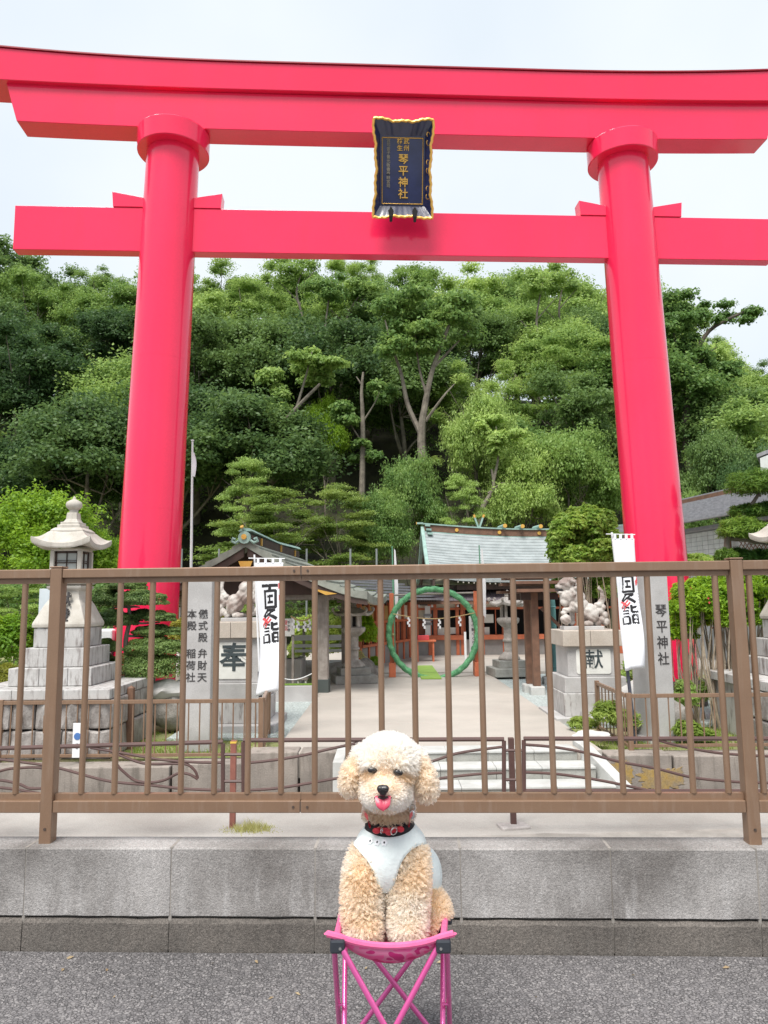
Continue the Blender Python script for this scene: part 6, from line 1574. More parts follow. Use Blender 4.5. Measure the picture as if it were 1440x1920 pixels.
shrub('clipped_bush', 'low yellowish clipped bush under the lime azalea at the far left', [(5, 1280, 9.6, 70, 60, .6), (-40, 1280, 9.6, 70, 60, .6)], g_olive, .035, .018, 4200, 0)
shrub('clipped_bush', 'tall olive clipped bush between the engraved post and left statue', [(398, 1220, 10.6, 40, 140, .6), (402, 1170, 10.8, 36, 60, .5)], g_olive, .045, .022, 3200, 0)
shrub('clipped_bush', 'olive clipped bush behind the cloud pruned tree', [(340, 1205, 10.6, 50, 80, .6)], g_olive, .045, .022, 3200, 0)
shrub('round_topiary', 'bright green clipped ball bush behind the left worn lantern', [(684, 1190, 17.6, 46, 72, .6)], g_azalea, .06, .03, 5200, 0)
shrub('clipped_hedge', 'green clipped hedge mounds behind the white slat rack', [(575, 1190, 18, 60, 60, .8), (620, 1180, 18, 60, 50, .8), (645, 1195, 18, 50, 50, .8), (600, 1215, 17.8, 70, 50, .8), (560, 1222, 17.8, 40, 50, .8)], g_camellia, .07, .035, 2600, 0)
shrub('low_shrub', 'small shrub at the foot of the side wing', [(702, 1243, 17.5, 22, 22, .25)], g_azalea, .05, .02, 900, 0)
shrub('low_shrub', 'reddish dry shrub on the rocks by the side wing', [(672, 1238, 16.4, 30, 34, .3)], g_dry, .06, .02, 500, 14)
shrub('leafy_plant', 'fresh green leafy plant beside the right pedestal foot', [(1093, 1358, 8.9, 52, 24, .3)], g_grass, .07, .014, 1500, 0, up=.8)
shrub('leafy_plant', 'fresh green leafy plant behind the short right fence', [(1140, 1342, 8.6, 60, 46, .4), (1170, 1350, 8.6, 50, 40, .4)], g_grass, .08, .016, 1400, 0, up=.8)
shrub('leafy_plant', 'green leafy plants right of the engraved shrine post', [(1290, 1372, 8.5, 50, 34, .4), (1320, 1380, 8.5, 40, 26, .3)], g_grass, .07, .02, 1300, 0, up=.8)
shrub('leafy_plant', 'low broadleaf plants under the azalea stems', [(1285, 1310, 9.4, 40, 60, .4), (1330, 1300, 9.9, 50, 40, .4)], g_mid, .06, .03, 900, 0)
shrub('dark_shrub', 'dark green shrub behind the right gate pillar base', [(1285, 1300, 11.2, 80, 60, .6), (1200, 1270, 12, 60, 90, .6), (1165, 1290, 11.5, 60, 60, .6)], g_mid, .07, .035, 1800, 0)
shrub('garden_hedge', 'dark green hedge along the left side behind the lantern', [(-60, 1140, 13.5, 140, 110, 1), (40, 1130, 13.8, 120, 90, 1), (130, 1150, 13.8, 110, 90, 1), (200, 1140, 13.5, 70, 110, .9)], g_mid, .09, .04, 2600, 0)
shrub('garden_hedge', 'green hedge in the gap behind the right lantern', [(1390, 1085, 11.5, 90, 60, .8), (1460, 1110, 11.5, 90, 90, .8)], g_azalea, .06, .03, 2800, 0)

# ---- cloud pruned trees
def niwaki(label, pads, trunk, Y, leaf, ll, lw, n_, tr=.045, twigs=True, **kw):
    b = at(trunk[0][0], trunk[0][1], Y); base = Vector((b.x, Y, GARDENZ)); t = thing('cloud_pruned_tree', label, 'tree', base, 0)
    P = [at(px, py, Y) - base for px, py in trunk]; P[0].z = 0; mb = MB(); sp_ = smooth_pts(P, 5); mb.tube(sp_, [tr * (1 - .6*i/len(sp_)) for i in range(len(sp_))], 8)
    for px, py, w_, h_, dy in pads:
        if leaf is g_niwaki: w_ *= .92; h_ *= 1.02
        c = at(px, py, Y + dy) - base; q = min(sp_, key=lambda s: (s - c).length + (0 if s.z < c.z else .3)); mb.tube([q, q.lerp(c, .5) + Vector((0, 0, -.03)), c + Vector((0, 0, -h_*Y/F*.3))], [tr*.45, tr*.35, tr*.2], 6)
        k = Y / F
        link('foliage_pad', leaf_mesh('foliage_pad', [(c.x + u*w_*k*.28, c.y + v*.08, c.z, w_*k*.33, w_*k*.36, h_*k*.5) for u, v in ((-1, 0), (1, 0), (0, -1), (0, 1))] + [(c.x, c.y, c.z + h_*k*.12, w_*k*.36, w_*k*.36, h_*k*.5)], n_, ll, lw, rng, **kw), leaf, t)
    mb.build('trunk', m_bark, t, smooth=True)
niwaki('dark green cloud pruned tree before the left gate pillar', [(240, 1100, 62, 24, .1), (262, 1128, 92, 34, 0), (205, 1128, 60, 46, .25), (213, 1166, 80, 34, 0), (268, 1157, 60, 22, .2), (300, 1160, 52, 22, 0), (296, 1186, 84, 22, .1), (200, 1214, 46, 24, 0), (292, 1218, 100, 38, 0), (200, 1245, 40, 30, .3), (278, 1257, 124, 60, 0), (255, 1310, 60, 60, .2)],
       [(246, 1300), (238, 1240), (236, 1200), (243, 1160), (238, 1110)], 9.6, g_niwaki, .028, .015, 3400, up=.4, shell=(.85, 1.05), rough=.05)
niwaki('bright green cloud pruned pine behind the right stone lantern', [(1425, 915, 110, 56, 0), (1405, 962, 62, 26, .1), (1440, 958, 70, 26, .2), (1395, 1000, 80, 50, 0), (1440, 1010, 60, 40, .3), (1385, 1045, 50, 26, .2), (1425, 1050, 60, 30, .3), (1362, 1046, 34, 26, 0)],
       [(1370, 1290), (1368, 1150), (1364, 1060), (1366, 1000), (1400, 960), (1420, 930)], 10.8, g_pine, .09, .012, 2600, tr=.06, up=.7, out_w=.4, shell=(.45, 1.08))

# ---- grass and weeds
def grass(label, spots, leaf, n_, hh, name='grass'):
    v = []; f = []
    for (x0, x1, y0, y1, z) in spots:
        for i in range(n_):
            x, y = random.uniform(x0, x1), random.uniform(y0, y1)
            if noise.noise(Vector((x*1.7, y*1.7, 1))) < -.12: continue
            h = hh * random.uniform(.4, 1.25); a = random.uniform(0, 6.28); w_ = .0035 + h*.02; dx, dy = math.cos(a)*w_, math.sin(a)*w_; lx, ly = random.gauss(0, h*.35), random.gauss(0, h*.35)
            k = len(v); v += [(x-dx, y-dy, z), (x+dx, y+dy, z), (x+lx, y+ly, z+h)]; f.append((k, k+1, k+2))
    me = bpy.data.meshes.new(name); me.from_pydata(v, [], f); tag(link(name, me, leaf), kind='stuff', label=label)
grass('short moss and grass in the garden beds', [(-5.2, -1.2, 8.1, 9.6, GARDENZ), (2.3, 6.0, 8.1, 9.8, GARDENZ), (-4, -1.2, 12.5, 19, GARDENZ)], g_grass, 9000, .05)
a = on_ground(470, 1556, STREETZ); 
wd = thing('weed_tuft', 'dry yellow green weed tuft beside the red post of the guard rail', 'weed', (a.x, a.y, STREETZ))
v = []; f = []
for i in range(420):
    x, y = random.gauss(0, .10), random.gauss(0, .05); h = random.uniform(.02, .10) * (1 - min(1, abs(x)*3.2)); q = random.uniform(0, 6.28); k = len(v); w_ = .003
    v += [(x - w_, y, 0), (x + w_, y, 0), (x + math.cos(q)*h*.8, y + math.sin(q)*.5*h, h)]; f.append((k, k+1, k+2))
me = bpy.data.meshes.new('blades'); me.from_pydata(v, [], f); o = link('blades', me, g_dry, wd); o['kind'] = 'stuff'
# ============================================================ folding stool
m_pinktube = mat('pink_anodised_tube', (0.78, 0.13, 0.40), 0.22, (0.74, 0.11, 0.36), scale=10, metal=0.35, coat=0.5)
m_pinkrim = mat('pink_binding', (0.82, 0.16, 0.34), 0.85, (0.78, 0.13, 0.30), scale=40, bump=.0006, bscale=900)
m_plastic = mat('dark_grey_plastic', (0.035, 0.04, 0.05), 0.4)
m_rivet = mat('bright_rivet', (0.7, 0.7, 0.7), 0.25, metal=0.9)
m_camo = bpy.data.materials.new('pink_camouflage_fabric'); m_camo.use_nodes = True
nt_ = m_camo.node_tree; pb__ = nt_.nodes['Principled BSDF']; pb__.inputs['Roughness'].default_value = .75
nn1 = nt_.nodes.new('ShaderNodeTexNoise'); nn1.inputs['Scale'].default_value = 26; nn1.inputs['Detail'].default_value = 1.5
gg1 = nt_.nodes.new('ShaderNodeNewGeometry'); nt_.links.new(gg1.outputs['Position'], nn1.inputs['Vector'])
rr1 = nt_.nodes.new('ShaderNodeValToRGB'); rr1.color_ramp.interpolation = 'CONSTANT'; e = rr1.color_ramp.elements
e[0].position = 0; e[0].color = (.62, .015, .16, 1); e[1].position = .46; e[1].color = (.80, .10, .30, 1); x_ = e.new(.56); x_.color = (.72, .20, .36, 1); x_ = e.new(.64); x_.color = (.55, .02, .17, 1)
nt_.links.new(nn1.outputs['Fac'], rr1.inputs[0]); nt_.links.new(rr1.outputs[0], pb__.inputs['Base Color'])

YF, YB = 1.42, 1.67
cFL, cFR, cBL, cBR = at(632, 1757, YF), at(832, 1757, YF), at(642, 1712, YB), at(836, 1708, YB)
stool = thing('folding_stool', 'small pink camping stool with crossed legs and a camouflage sling seat', 'stool', ((cFL.x + cFR.x)/2, (YF + YB)/2, ROADZ))
sv = T(-Vector(stool.location))
def seat(u, v, extra=0.0):
    p = (cFL * (1-u) + cFR * u) * (1-v) + (cBL * (1-u) + cBR * u) * v
    U, V = 4*u*(1-u), 4*v*(1-v)
    p = p.copy(); p.z -= .026 * U ** .8 * (1 if v < .5 else 1) * (1 - .3*v) + .042 * (U ** .6) * (V ** .5); 
    p.y += .016 * U * (1 - 2*v)                      # edges pull inwards
    return p
mb = MB(); nu, nv = 36, 30
for j in range(nv + 1):
    for i in range(nu + 1): mb.v.append(tuple(sv @ seat(i/nu, j/nv)))
for j in range(nv):
    for i in range(nu): k = j*(nu+1)+i; mb.f.append((k, k+1, k+nu+2, k+nu+1))
me = mb.mesh('sling_seat'); o = link('sling_seat', me, m_camo, stool, smooth=80); so = o.modifiers.new('t', 'SOLIDIFY'); so.thickness = .002
def edge_tube(fn, name='seat_binding', r=.0062):
    MB().tube([sv @ fn(i/24) for i in range(25)], r, 8).build(name, m_pinkrim, stool, smooth=True)
up = Vector((0, 0, .004))
edge_tube(lambda t: seat(-.07 + t*1.14 if t not in (0, 1) else -.07 + t*1.14, 0) + up if 0 <= -.07 + t*1.14 <= 1 else (cFL if t < .5 else cFR) + up + Vector(((-.018 if t < .5 else .018), 0, .002)))
edge_tube(lambda t: seat(t, 1) + up); edge_tube(lambda t: seat(0, t) + up); edge_tube(lambda t: seat(1, t) + up)
for c, sx in ((cFL, -1), (cFR, 1), (cBL, -1), (cBR, 1)):
    MB().cbox(sv @ (c + Vector((sx*-.001, .004, -.014))), (.027, .026, .024)).build('corner_joint', m_plastic, stool, bevel=.004)
    MB().tube([sv @ (c + Vector((-sx*.006, -.0105, -.016))), sv @ (c + Vector((-sx*.006, -.0085, -.016)))], .0026, 10).build('rivet', m_rivet, stool)
zf = ROADZ + .006
foot = {k: Vector((c.x * 1.0, c.y, zf)) for k, c in (('FL', cFL), ('FR', cFR), ('BL', cBL), ('BR', cBR))}
top = {'FL': cFL, 'FR': cFR, 'BL': cBL, 'BR': cBR}
def leg(a, b, da, db):
    p, q = top[a] + Vector((0, 0, -.02)) + Vector(da), foot[b] + Vector(db); mb = MB(); mb.tube([sv @ p, sv @ q], .0054, 12); mb.build('leg', m_pinktube, stool, smooth=True)
leg('FL', 'FR', (.010, -.004, 0), (0, -.004, 0)); leg('FR', 'FL', (-.010, .009, 0), (0, .009, 0))
leg('BL', 'BR', (.010, -.004, 0), (0, -.004, 0)); leg('BR', 'BL', (-.010, .009, 0), (0, .009, 0))
leg('FL', 'BL', (-.006, .008, 0), (-.004, 0, 0)); leg('BL', 'FL', (.007, -.008, 0), (.009, 0, 0))
leg('FR', 'BR', (.006, .008, 0), (.004, 0, 0)); leg('BR', 'FR', (-.007, -.008, 0), (-.009, 0, 0))
for k in foot: MB().cbox(sv @ (foot[k] + Vector((0, 0, .004))), (.03, .026, .018)).build('rubber_foot', m_plastic, stool, bevel=.004)
mid = (cFL + foot['FR'])/2; MB().tube([sv @ (mid + Vector((0, -.014, 0))), sv @ (mid + Vector((0, .012, 0)))], .003, 8).build('rivet', m_rivet, stool)
for a, b in (('FL', 'BL'), ('FR', 'BR')):
    m_ = (top[a] + foot[b])/2 + Vector((0, 0, -.01)); MB().tube([sv @ (m_ - Vector((.007, 0, 0))), sv @ (m_ + Vector((.007, 0, 0)))], .0026, 8).build('rivet', m_pinktube, stool)

# ============================================================ the poodle
from mathutils.bvhtree import BVHTree
kd = 1.5 / F
dog = thing('dog', 'cream poodle in a pale mint shirt sitting on the pink stool, tongue out', 'dog', (at(735, 1770, 1.52).x, 1.52, cFL.z - .03))
dv = T(-Vector(dog.location))
bm = bmesh.new()
def E2(px, py, Y, rx, rz, ry, rot=0.0, sub=4):
    c = at(px, py, Y); k = Y / F; ellip(bm, c, (rx*k, ry, rz*k), (0, rot, 0), sub)
def chain(pts):
    for (a, b) in zip(pts[:-1], pts[1:]):
        pa, pb = at(a[0], a[1], a[2]), at(b[0], b[1], b[2]); ra, rb = a[3]*a[2]/F, b[3]*b[2]/F; n_ = max(2, int((pb-pa).length/.006))
        for i in range(n_ + 1):
            t = i/n_; ellip(bm, pa.lerp(pb, t), (ra+(rb-ra)*t,)*3, sub=2)
E2(728, 1430, 1.515, 50, 43, .058); E2(726, 1450, 1.50, 41, 42, .052)          # skull
E2(721, 1484, 1.462, 33, 24, .045); E2(720, 1476, 1.442, 22, 15, .030)           # muzzle
E2(722, 1498, 1.475, 30, 15, .036); E2(700, 1482, 1.487, 19, 22, .028); E2(744, 1485, 1.489, 20, 23, .028)
E2(706, 1428, 1.475, 20, 12, .02); E2(746, 1430, 1.475, 20, 12, .02)              # brow
E2(680, 1426, 1.528, 16, 24, .020, R(24)); E2(661, 1457, 1.512, 14, 27, .022, R(14)); # ear left
E2(778, 1432, 1.53, 17, 26, .022, R(-24)); E2(795, 1465, 1.515, 15, 30, .022, R(-14))
chain([(728, 1500, 1.54, 38), (730, 1540, 1.545, 37), (732, 1580, 1.55, 44)])
E2(733, 1592, 1.555, 56, 44, .066); E2(727, 1615, 1.525, 34, 46, .040); E2(738, 1630, 1.575, 54, 56, .075); E2(745, 1690, 1.615, 56, 70, .085); E2(752, 1728, 1.655, 66, 40, .085)
chain([(686, 1600, 1.53, 21), (680, 1636, 1.512, 27), (678, 1690, 1.500, 28), (680, 1734, 1.492, 27), (682, 1744, 1.480, 25)])
chain([(773, 1608, 1.53, 23), (770, 1644, 1.514, 27), (766, 1700, 1.502, 27), (765, 1734, 1.493, 27), (765, 1744, 1.480, 24)])
E2(812, 1712, 1.59, 24, 36, .05, R(-12)); E2(808, 1728, 1.56, 22, 18, .04); E2(668, 1738, 1.6, 24, 26, .05)
E2(792, 1640, 1.63, 26, 40, .05)
body = fuse(bm, .0042, 5)
def seat_z(x, y):
    u = min(1, max(0, (x - cFL.x)/(cFR.x - cFL.x))); v = min(1, max(0, (y - YF)/(YB - YF))); return seat(u, v).z
for v_ in body.vertices:
    if v_.co.z < cFL.z + .02:
        q_ = seat_z(v_.co.x, v_.co.y) + .004
        if v_.co.z < q_: v_.co.z = q_
body.update()
nv_ = len(body.vertices); co = np.empty(nv_*3); body.vertices.foreach_get('co', co); co = co.reshape(-1, 3)
no3 = np.empty(nv_*3); body.vertex_normals.foreach_get('vector', no3); no3 = no3.reshape(-1, 3)
CMn = np.array(CM)
def proj(P):
    v = (P - np.array([0, 0, EYE])) @ CMn; return 720 + F*v[:, 0]/-v[:, 2], 960 - F*v[:, 1]/-v[:, 2]
PX, PY = proj(co)
def inpoly(x, y, poly):
    r = np.zeros(len(x), bool); j = len(poly) - 1
    for i in range(len(poly)):
        (xi, yi), (xj, yj) = poly[i], poly[j]
        c = ((yi > y) != (yj > y)) & (x < (xj - xi)*(y - yi)/(yj - yi + 1e-9) + xi); r ^= c; j = i
    return r
neckl = [(684, 1543), (688, 1553), (699, 1563), (714, 1568), (730, 1570), (748, 1568), (763, 1560), (771, 1548), (773, 1536)]
shirt_poly = neckl + [(780, 1536), (792, 1552), (800, 1572), (805, 1600), (811, 1630), (826, 1662), (826, 1668), (800, 1674), (799, 1640), (801, 1590), (794, 1584), (780, 1586), (764, 1594), (752, 1606), (744, 1620), (739, 1636), (736, 1652), (728, 1668), (718, 1664), (706, 1646), (692, 1622), (680, 1602), (671, 1590), (668, 1580), (672, 1565), (678, 1550)]
band_poly = [(686, 1527), (700, 1537), (715, 1542), (733, 1543), (752, 1540), (764, 1532), (770, 1522), (780, 1535)] + neckl[::-1] + [(680, 1535)]
nf = len(body.polygons); fc = np.empty(nf*3); body.polygons.foreach_get('center', fc); fc = fc.reshape(-1, 3); fx, fy = proj(fc)
fn = np.empty(nf*3); body.polygons.foreach_get('normal', fn); fn = fn.reshape(-1, 3)
backside = (fc[:, 1] > 1.575)
f_shirt = (inpoly(fx, fy, shirt_poly) & (fc[:, 1] < 1.60)) | (backside & (fy > 1548) & (fy < 1670) & (fc[:, 2] > at(730, 1672, 1.62).z - .0)) 
f_band = inpoly(fx, fy, band_poly) | ((fc[:, 1] > 1.55) & (fy > 1530) & (fy <= 1548))
f_band &= ~f_shirt
def shell_from(mask, off, name, m, thick=.002, sm=14, it=6):
    loops = [body.polygons[i].vertices[:] for i in np.nonzero(mask)[0]]
    used = sorted({v for f_ in loops for v in f_}); mp = {v: i for i, v in enumerate(used)}
    bm2 = bmesh.new(); vs2 = [bm2.verts.new(tuple(co[v] + no3[v]*off)) for v in used]
    for f_ in loops:
        try: bm2.faces.new([vs2[mp[v]] for v in f_])
        except ValueError: pass
    bm2.normal_update()
    # drop loose crumbs
    seen = set(); isl = []
    for f_ in bm2.faces:
        if f_ in seen: continue
        st_ = [f_]; comp = []; seen.add(f_)
        while st_:
            q = st_.pop(); comp.append(q)
            for e_ in q.edges:
                for g_ in e_.link_faces:
                    if g_ not in seen: seen.add(g_); st_.append(g_)
        isl.append(comp)
    isl.sort(key=len, reverse=True)
    bmesh.ops.delete(bm2, geom=[f_ for c in isl[1:] if len(c) < .15*len(isl[0]) for f_ in c], context='FACES')
    for _ in range(sm):     # even out the hem line
        new = {}
        for v in bm2.verts:
            nb = [e_.other_vert(v) for e_ in v.link_edges if e_.is_boundary]
            if len(nb) == 2: new[v] = v.co*.4 + (nb[0].co + nb[1].co)*.3
        for v, c in new.items(): v.co = c
    for _ in range(it): bmesh.ops.smooth_vert(bm2, verts=[v for v in bm2.verts if not v.is_boundary], factor=.6, use_axis_x=True, use_axis_y=True, use_axis_z=True)
    for v in bm2.verts: v.co = dv @ v.co
    me = bpy.data.meshes.new(name); bm2.to_mesh(me)
    # hem piping along the border
    hem = MB(); bd = [e_ for e_ in bm2.edges if e_.is_boundary]; nxt = {}
    for e_ in bd:
        a, b = e_.verts; nxt.setdefault(a, []).append(b); nxt.setdefault(b, []).append(a)
    done = set(); outl = []
    for v in list(nxt):
        if v in done: continue
        path = [v]; done.add(v); cur = v
        while True:
            c = [q for q in nxt[cur] if q not in done]
            if not c: break
            cur = c[0]; done.add(cur); path.append(cur)
        if len(path) > 20: outl.append([p.co.copy() for p in path] + [path[0].co.copy()])
    bm2.free()
    o = link(name, me, m, dog, smooth=80); s_ = o.modifiers.new('t', 'SOLIDIFY'); s_.thickness = thick; s_.offset = 1
    return o, outl
m_shirt = mat('pale_mint_jersey', (0.74, 0.785, 0.775), 0.85, (0.70, 0.75, 0.74), scale=12, bump=.006, bscale=22)
m_blackcloth = mat('black_lining', (0.012, 0.010, 0.013), 0.8)
m_collar = mat('red_collar', (0.62, 0.03, 0.05), 0.5)
shirt, hems = shell_from(f_shirt, .0095, 'shirt', m_shirt)
for h_ in hems:
    P_ = [h_[i] for i in range(0, len(h_) - 1, 3)]; P_.append(P_[0]); o = MB().tube(smooth_pts(P_, 2), .0019, 6, caps=False).build('hem', m_shirt, shirt, smooth=True)
shell_from(f_band, .007, 'black_neck_band', m_blackcloth)
# colour fields of the coat
bodycol = mat('coat_skin', (0.93, 0.74, 0.55), .9)
body.name = 'body'; bcopy = body.copy(); bcopy.transform(dv); link('body', bcopy, bodycol, dog, smooth=80)
bvh = BVHTree.FromPolygons([tuple(c) for c in co], [p.vertices[:] for p in body.polygons])
def surf(px, py, out_=0.0):
    d = ray(px, py).normalized(); loc, nrm_, i_, dist = bvh.ray_cast(Vector((0, 0, EYE)), d, 5)
    return loc + nrm_ * out_ if loc is not None else at(px, py, 1.45), nrm_

# ---- face
m_eye = mat('wet_dark_eye', (0.012, 0.007, 0.005), .06, coat=1.0); m_nose = mat('black_nose', (0.014, 0.012, 0.012), .28, bump=.0006, bscale=900, coat=.4)
m_tongue = mat('pink_tongue', (0.64, 0.075, 0.13), .4, (0.56, 0.06, 0.11), scale=60, bump=.0004, bscale=500, coat=.2)
m_mouth = mat('dark_mouth', (0.05, 0.015, 0.015), .6)
def blob(name, c, r, m, rot=(0, 0, 0), sub=3, parent=dog):
    b_ = bmesh.new(); ellip(b_, Vector(c), r, rot, sub); me = bpy.data.meshes.new(name); b_.to_mesh(me); b_.free(); me.transform(dv); return link(name, me, m, parent, smooth=80)
eyes = []
for px, py, rot in ((700, 1442, R(8)), (745, 1448, R(12))):
    p, n_ = surf(px, py); eyes.append((px, py)); blob('eye', p + n_ * .0030 + Vector((0, -.002, 0)), (.0095, .0055, .0064), m_eye, (0, rot, 0))
p, n_ = surf(718, 1480); nose_y = p.y
b_ = bmesh.new(); c = at(718, 1480, p.y - .009)
ellip(b_, c, (.0112, .008, .0085)); ellip(b_, c + Vector((0, 0, -.005)), (.0070, .0075, .0075)); ellip(b_, c + Vector((-.005, -.001, .0015)), (.0065, .007, .0065)); ellip(b_, c + Vector((.005, -.001, .0015)), (.0065, .007, .0065))
me = fuse(b_, .0009, 3); me.name = 'nose'; me.transform(dv); link('nose', me, m_nose, dog, smooth=80)
for s_ in (-1, 1): blob('nostril', c + Vector((s_*.0055, -.0078, -.0012)), (.0022, .0014, .0018), m_black)
p, n_ = surf(718, 1500); yt = min(p.y, nose_y + .012)
blob('mouth', at(718, 1496, yt - .002), (.0165, .007, .0045), m_mouth)
# tongue: curved slab, grooved down the middle
mb = MB(); secs = []
c = at(718, 1494, yt - .004)
for j in range(11):
    v = j/10; w_ = .0150 * (1 - .25*v) * math.sqrt(max(0.02, 1 - max(0, (v - .45)/.56)**2)); z = c.z - .0235*v; y = c.y - .010 * math.sin(v*2.2) ; sec = []
    for i in range(13):
        u = i/6 - 1; sec.append((c.x + u*w_, y - .0022*(1 - u*u) + .0018*math.exp(-(u*4)**2), z + .0015*abs(u)))
    for i in range(12, -1, -1):
        u = i/6 - 1; sec.append((c.x + u*w_*.9, y + .0035, z + .001))
    secs.append(sec)
mb.loft(secs); mb.build('tongue', m_tongue, dog, smooth=70, M=dv)
# collar, ring, tag, stud bone links
cols_ = [(690, 1534), (701, 1545), (715, 1552), (730, 1554), (746, 1551), (759, 1544), (768, 1533)]
P_ = [surf(a, b, .0105)[0] for a, b in cols_]
back_ = [at(775, 1518, 1.56), at(752, 1508, 1.592), at(715, 1508, 1.592), at(684, 1520, 1.56)]
cp = smooth_pts(P_ + back_ + [P_[0]], 4); mb = MB(); secs = []
for q in cp: secs.append([q + Vector((0, 0, .005)), q + Vector((0, -.002, 0)), q + Vector((0, 0, -.005)), q + Vector((0, .002, 0))])
mb.loft(secs, caps=False); mb.build('collar', m_collar, dog, smooth=60, M=dv)
for a, b in ((712, 1553), (729, 1556), (745, 1550)):
    q = surf(a, b, .017)[0]; blob('collar_link', q, (.0078, .003, .0058), m_collar, (0, R(8), 0), 2)
def torus(c, r1, r2, rot, name, m):
    mb = MB(); mt_ = Matrix.Translation(c) @ Euler(rot).to_matrix().to_4x4(); mb.tube([mt_ @ Vector((r1*math.cos(2*math.pi*i/18), 0, r1*math.sin(2*math.pi*i/18))) for i in range(19)], r2, 6, caps=False); return mb.build(name, m, dog, smooth=True, M=dv)
torus(surf(734, 1553, .021)[0], .0068, .0011, (R(10), R(10), R(30)), 'collar_ring', m_rivet); torus(surf(721, 1550, .019)[0], .005, .001, (0, 0, R(70)), 'collar_ring', m_rivet)
torus(surf(760, 1512, .016)[0], .0062, .0011, (0, 0, R(20)), 'collar_ring', m_rivet); blob('charm', surf(759, 1524, .018)[0], (.0055, .0018, .009), m_rivet)
# print on the chest: three white flower shapes with dark dots
sb = BVHTree.FromPolygons([tuple(v.co) for v in shirt.data.vertices], [p.vertices[:] for p in shirt.data.polygons])
m_print = mat('white_print', (.86, .86, .88), .7)
eye_l = dv @ Vector((0, 0, EYE))
for px, py in ((696, 1578), (708.5, 1580), (721, 1581)):
    d = ray(px, py).normalized(); loc, n_, i_, _ = sb.ray_cast(eye_l, d, 5)
    if loc is None: continue
    if n_.y > 0: n_ = -n_
    q = n_.to_track_quat('Z', 'Y').to_matrix().to_4x4(); mt_ = T(loc + n_*.0030) @ q
    fl = MB(); n2_ = 30; ringp = [(.0062*(1 + .16*math.cos(6*2*math.pi*i/n2_))*math.cos(2*math.pi*i/n2_), .0062*(1 + .16*math.cos(6*2*math.pi*i/n2_))*math.sin(2*math.pi*i/n2_)) for i in range(n2_)]
    fl.loft([[(a, b, 0) for a, b in ringp], [(a, b, .0006) for a, b in ringp]]); fl.build('white_print', m_print, shirt, M=mt_)
    fl = MB(); fl.lathe([(.0016, 0), (.0016, .0012)], n=10, sy=1.4); fl.build('black_dot', m_ink, shirt, M=mt_)

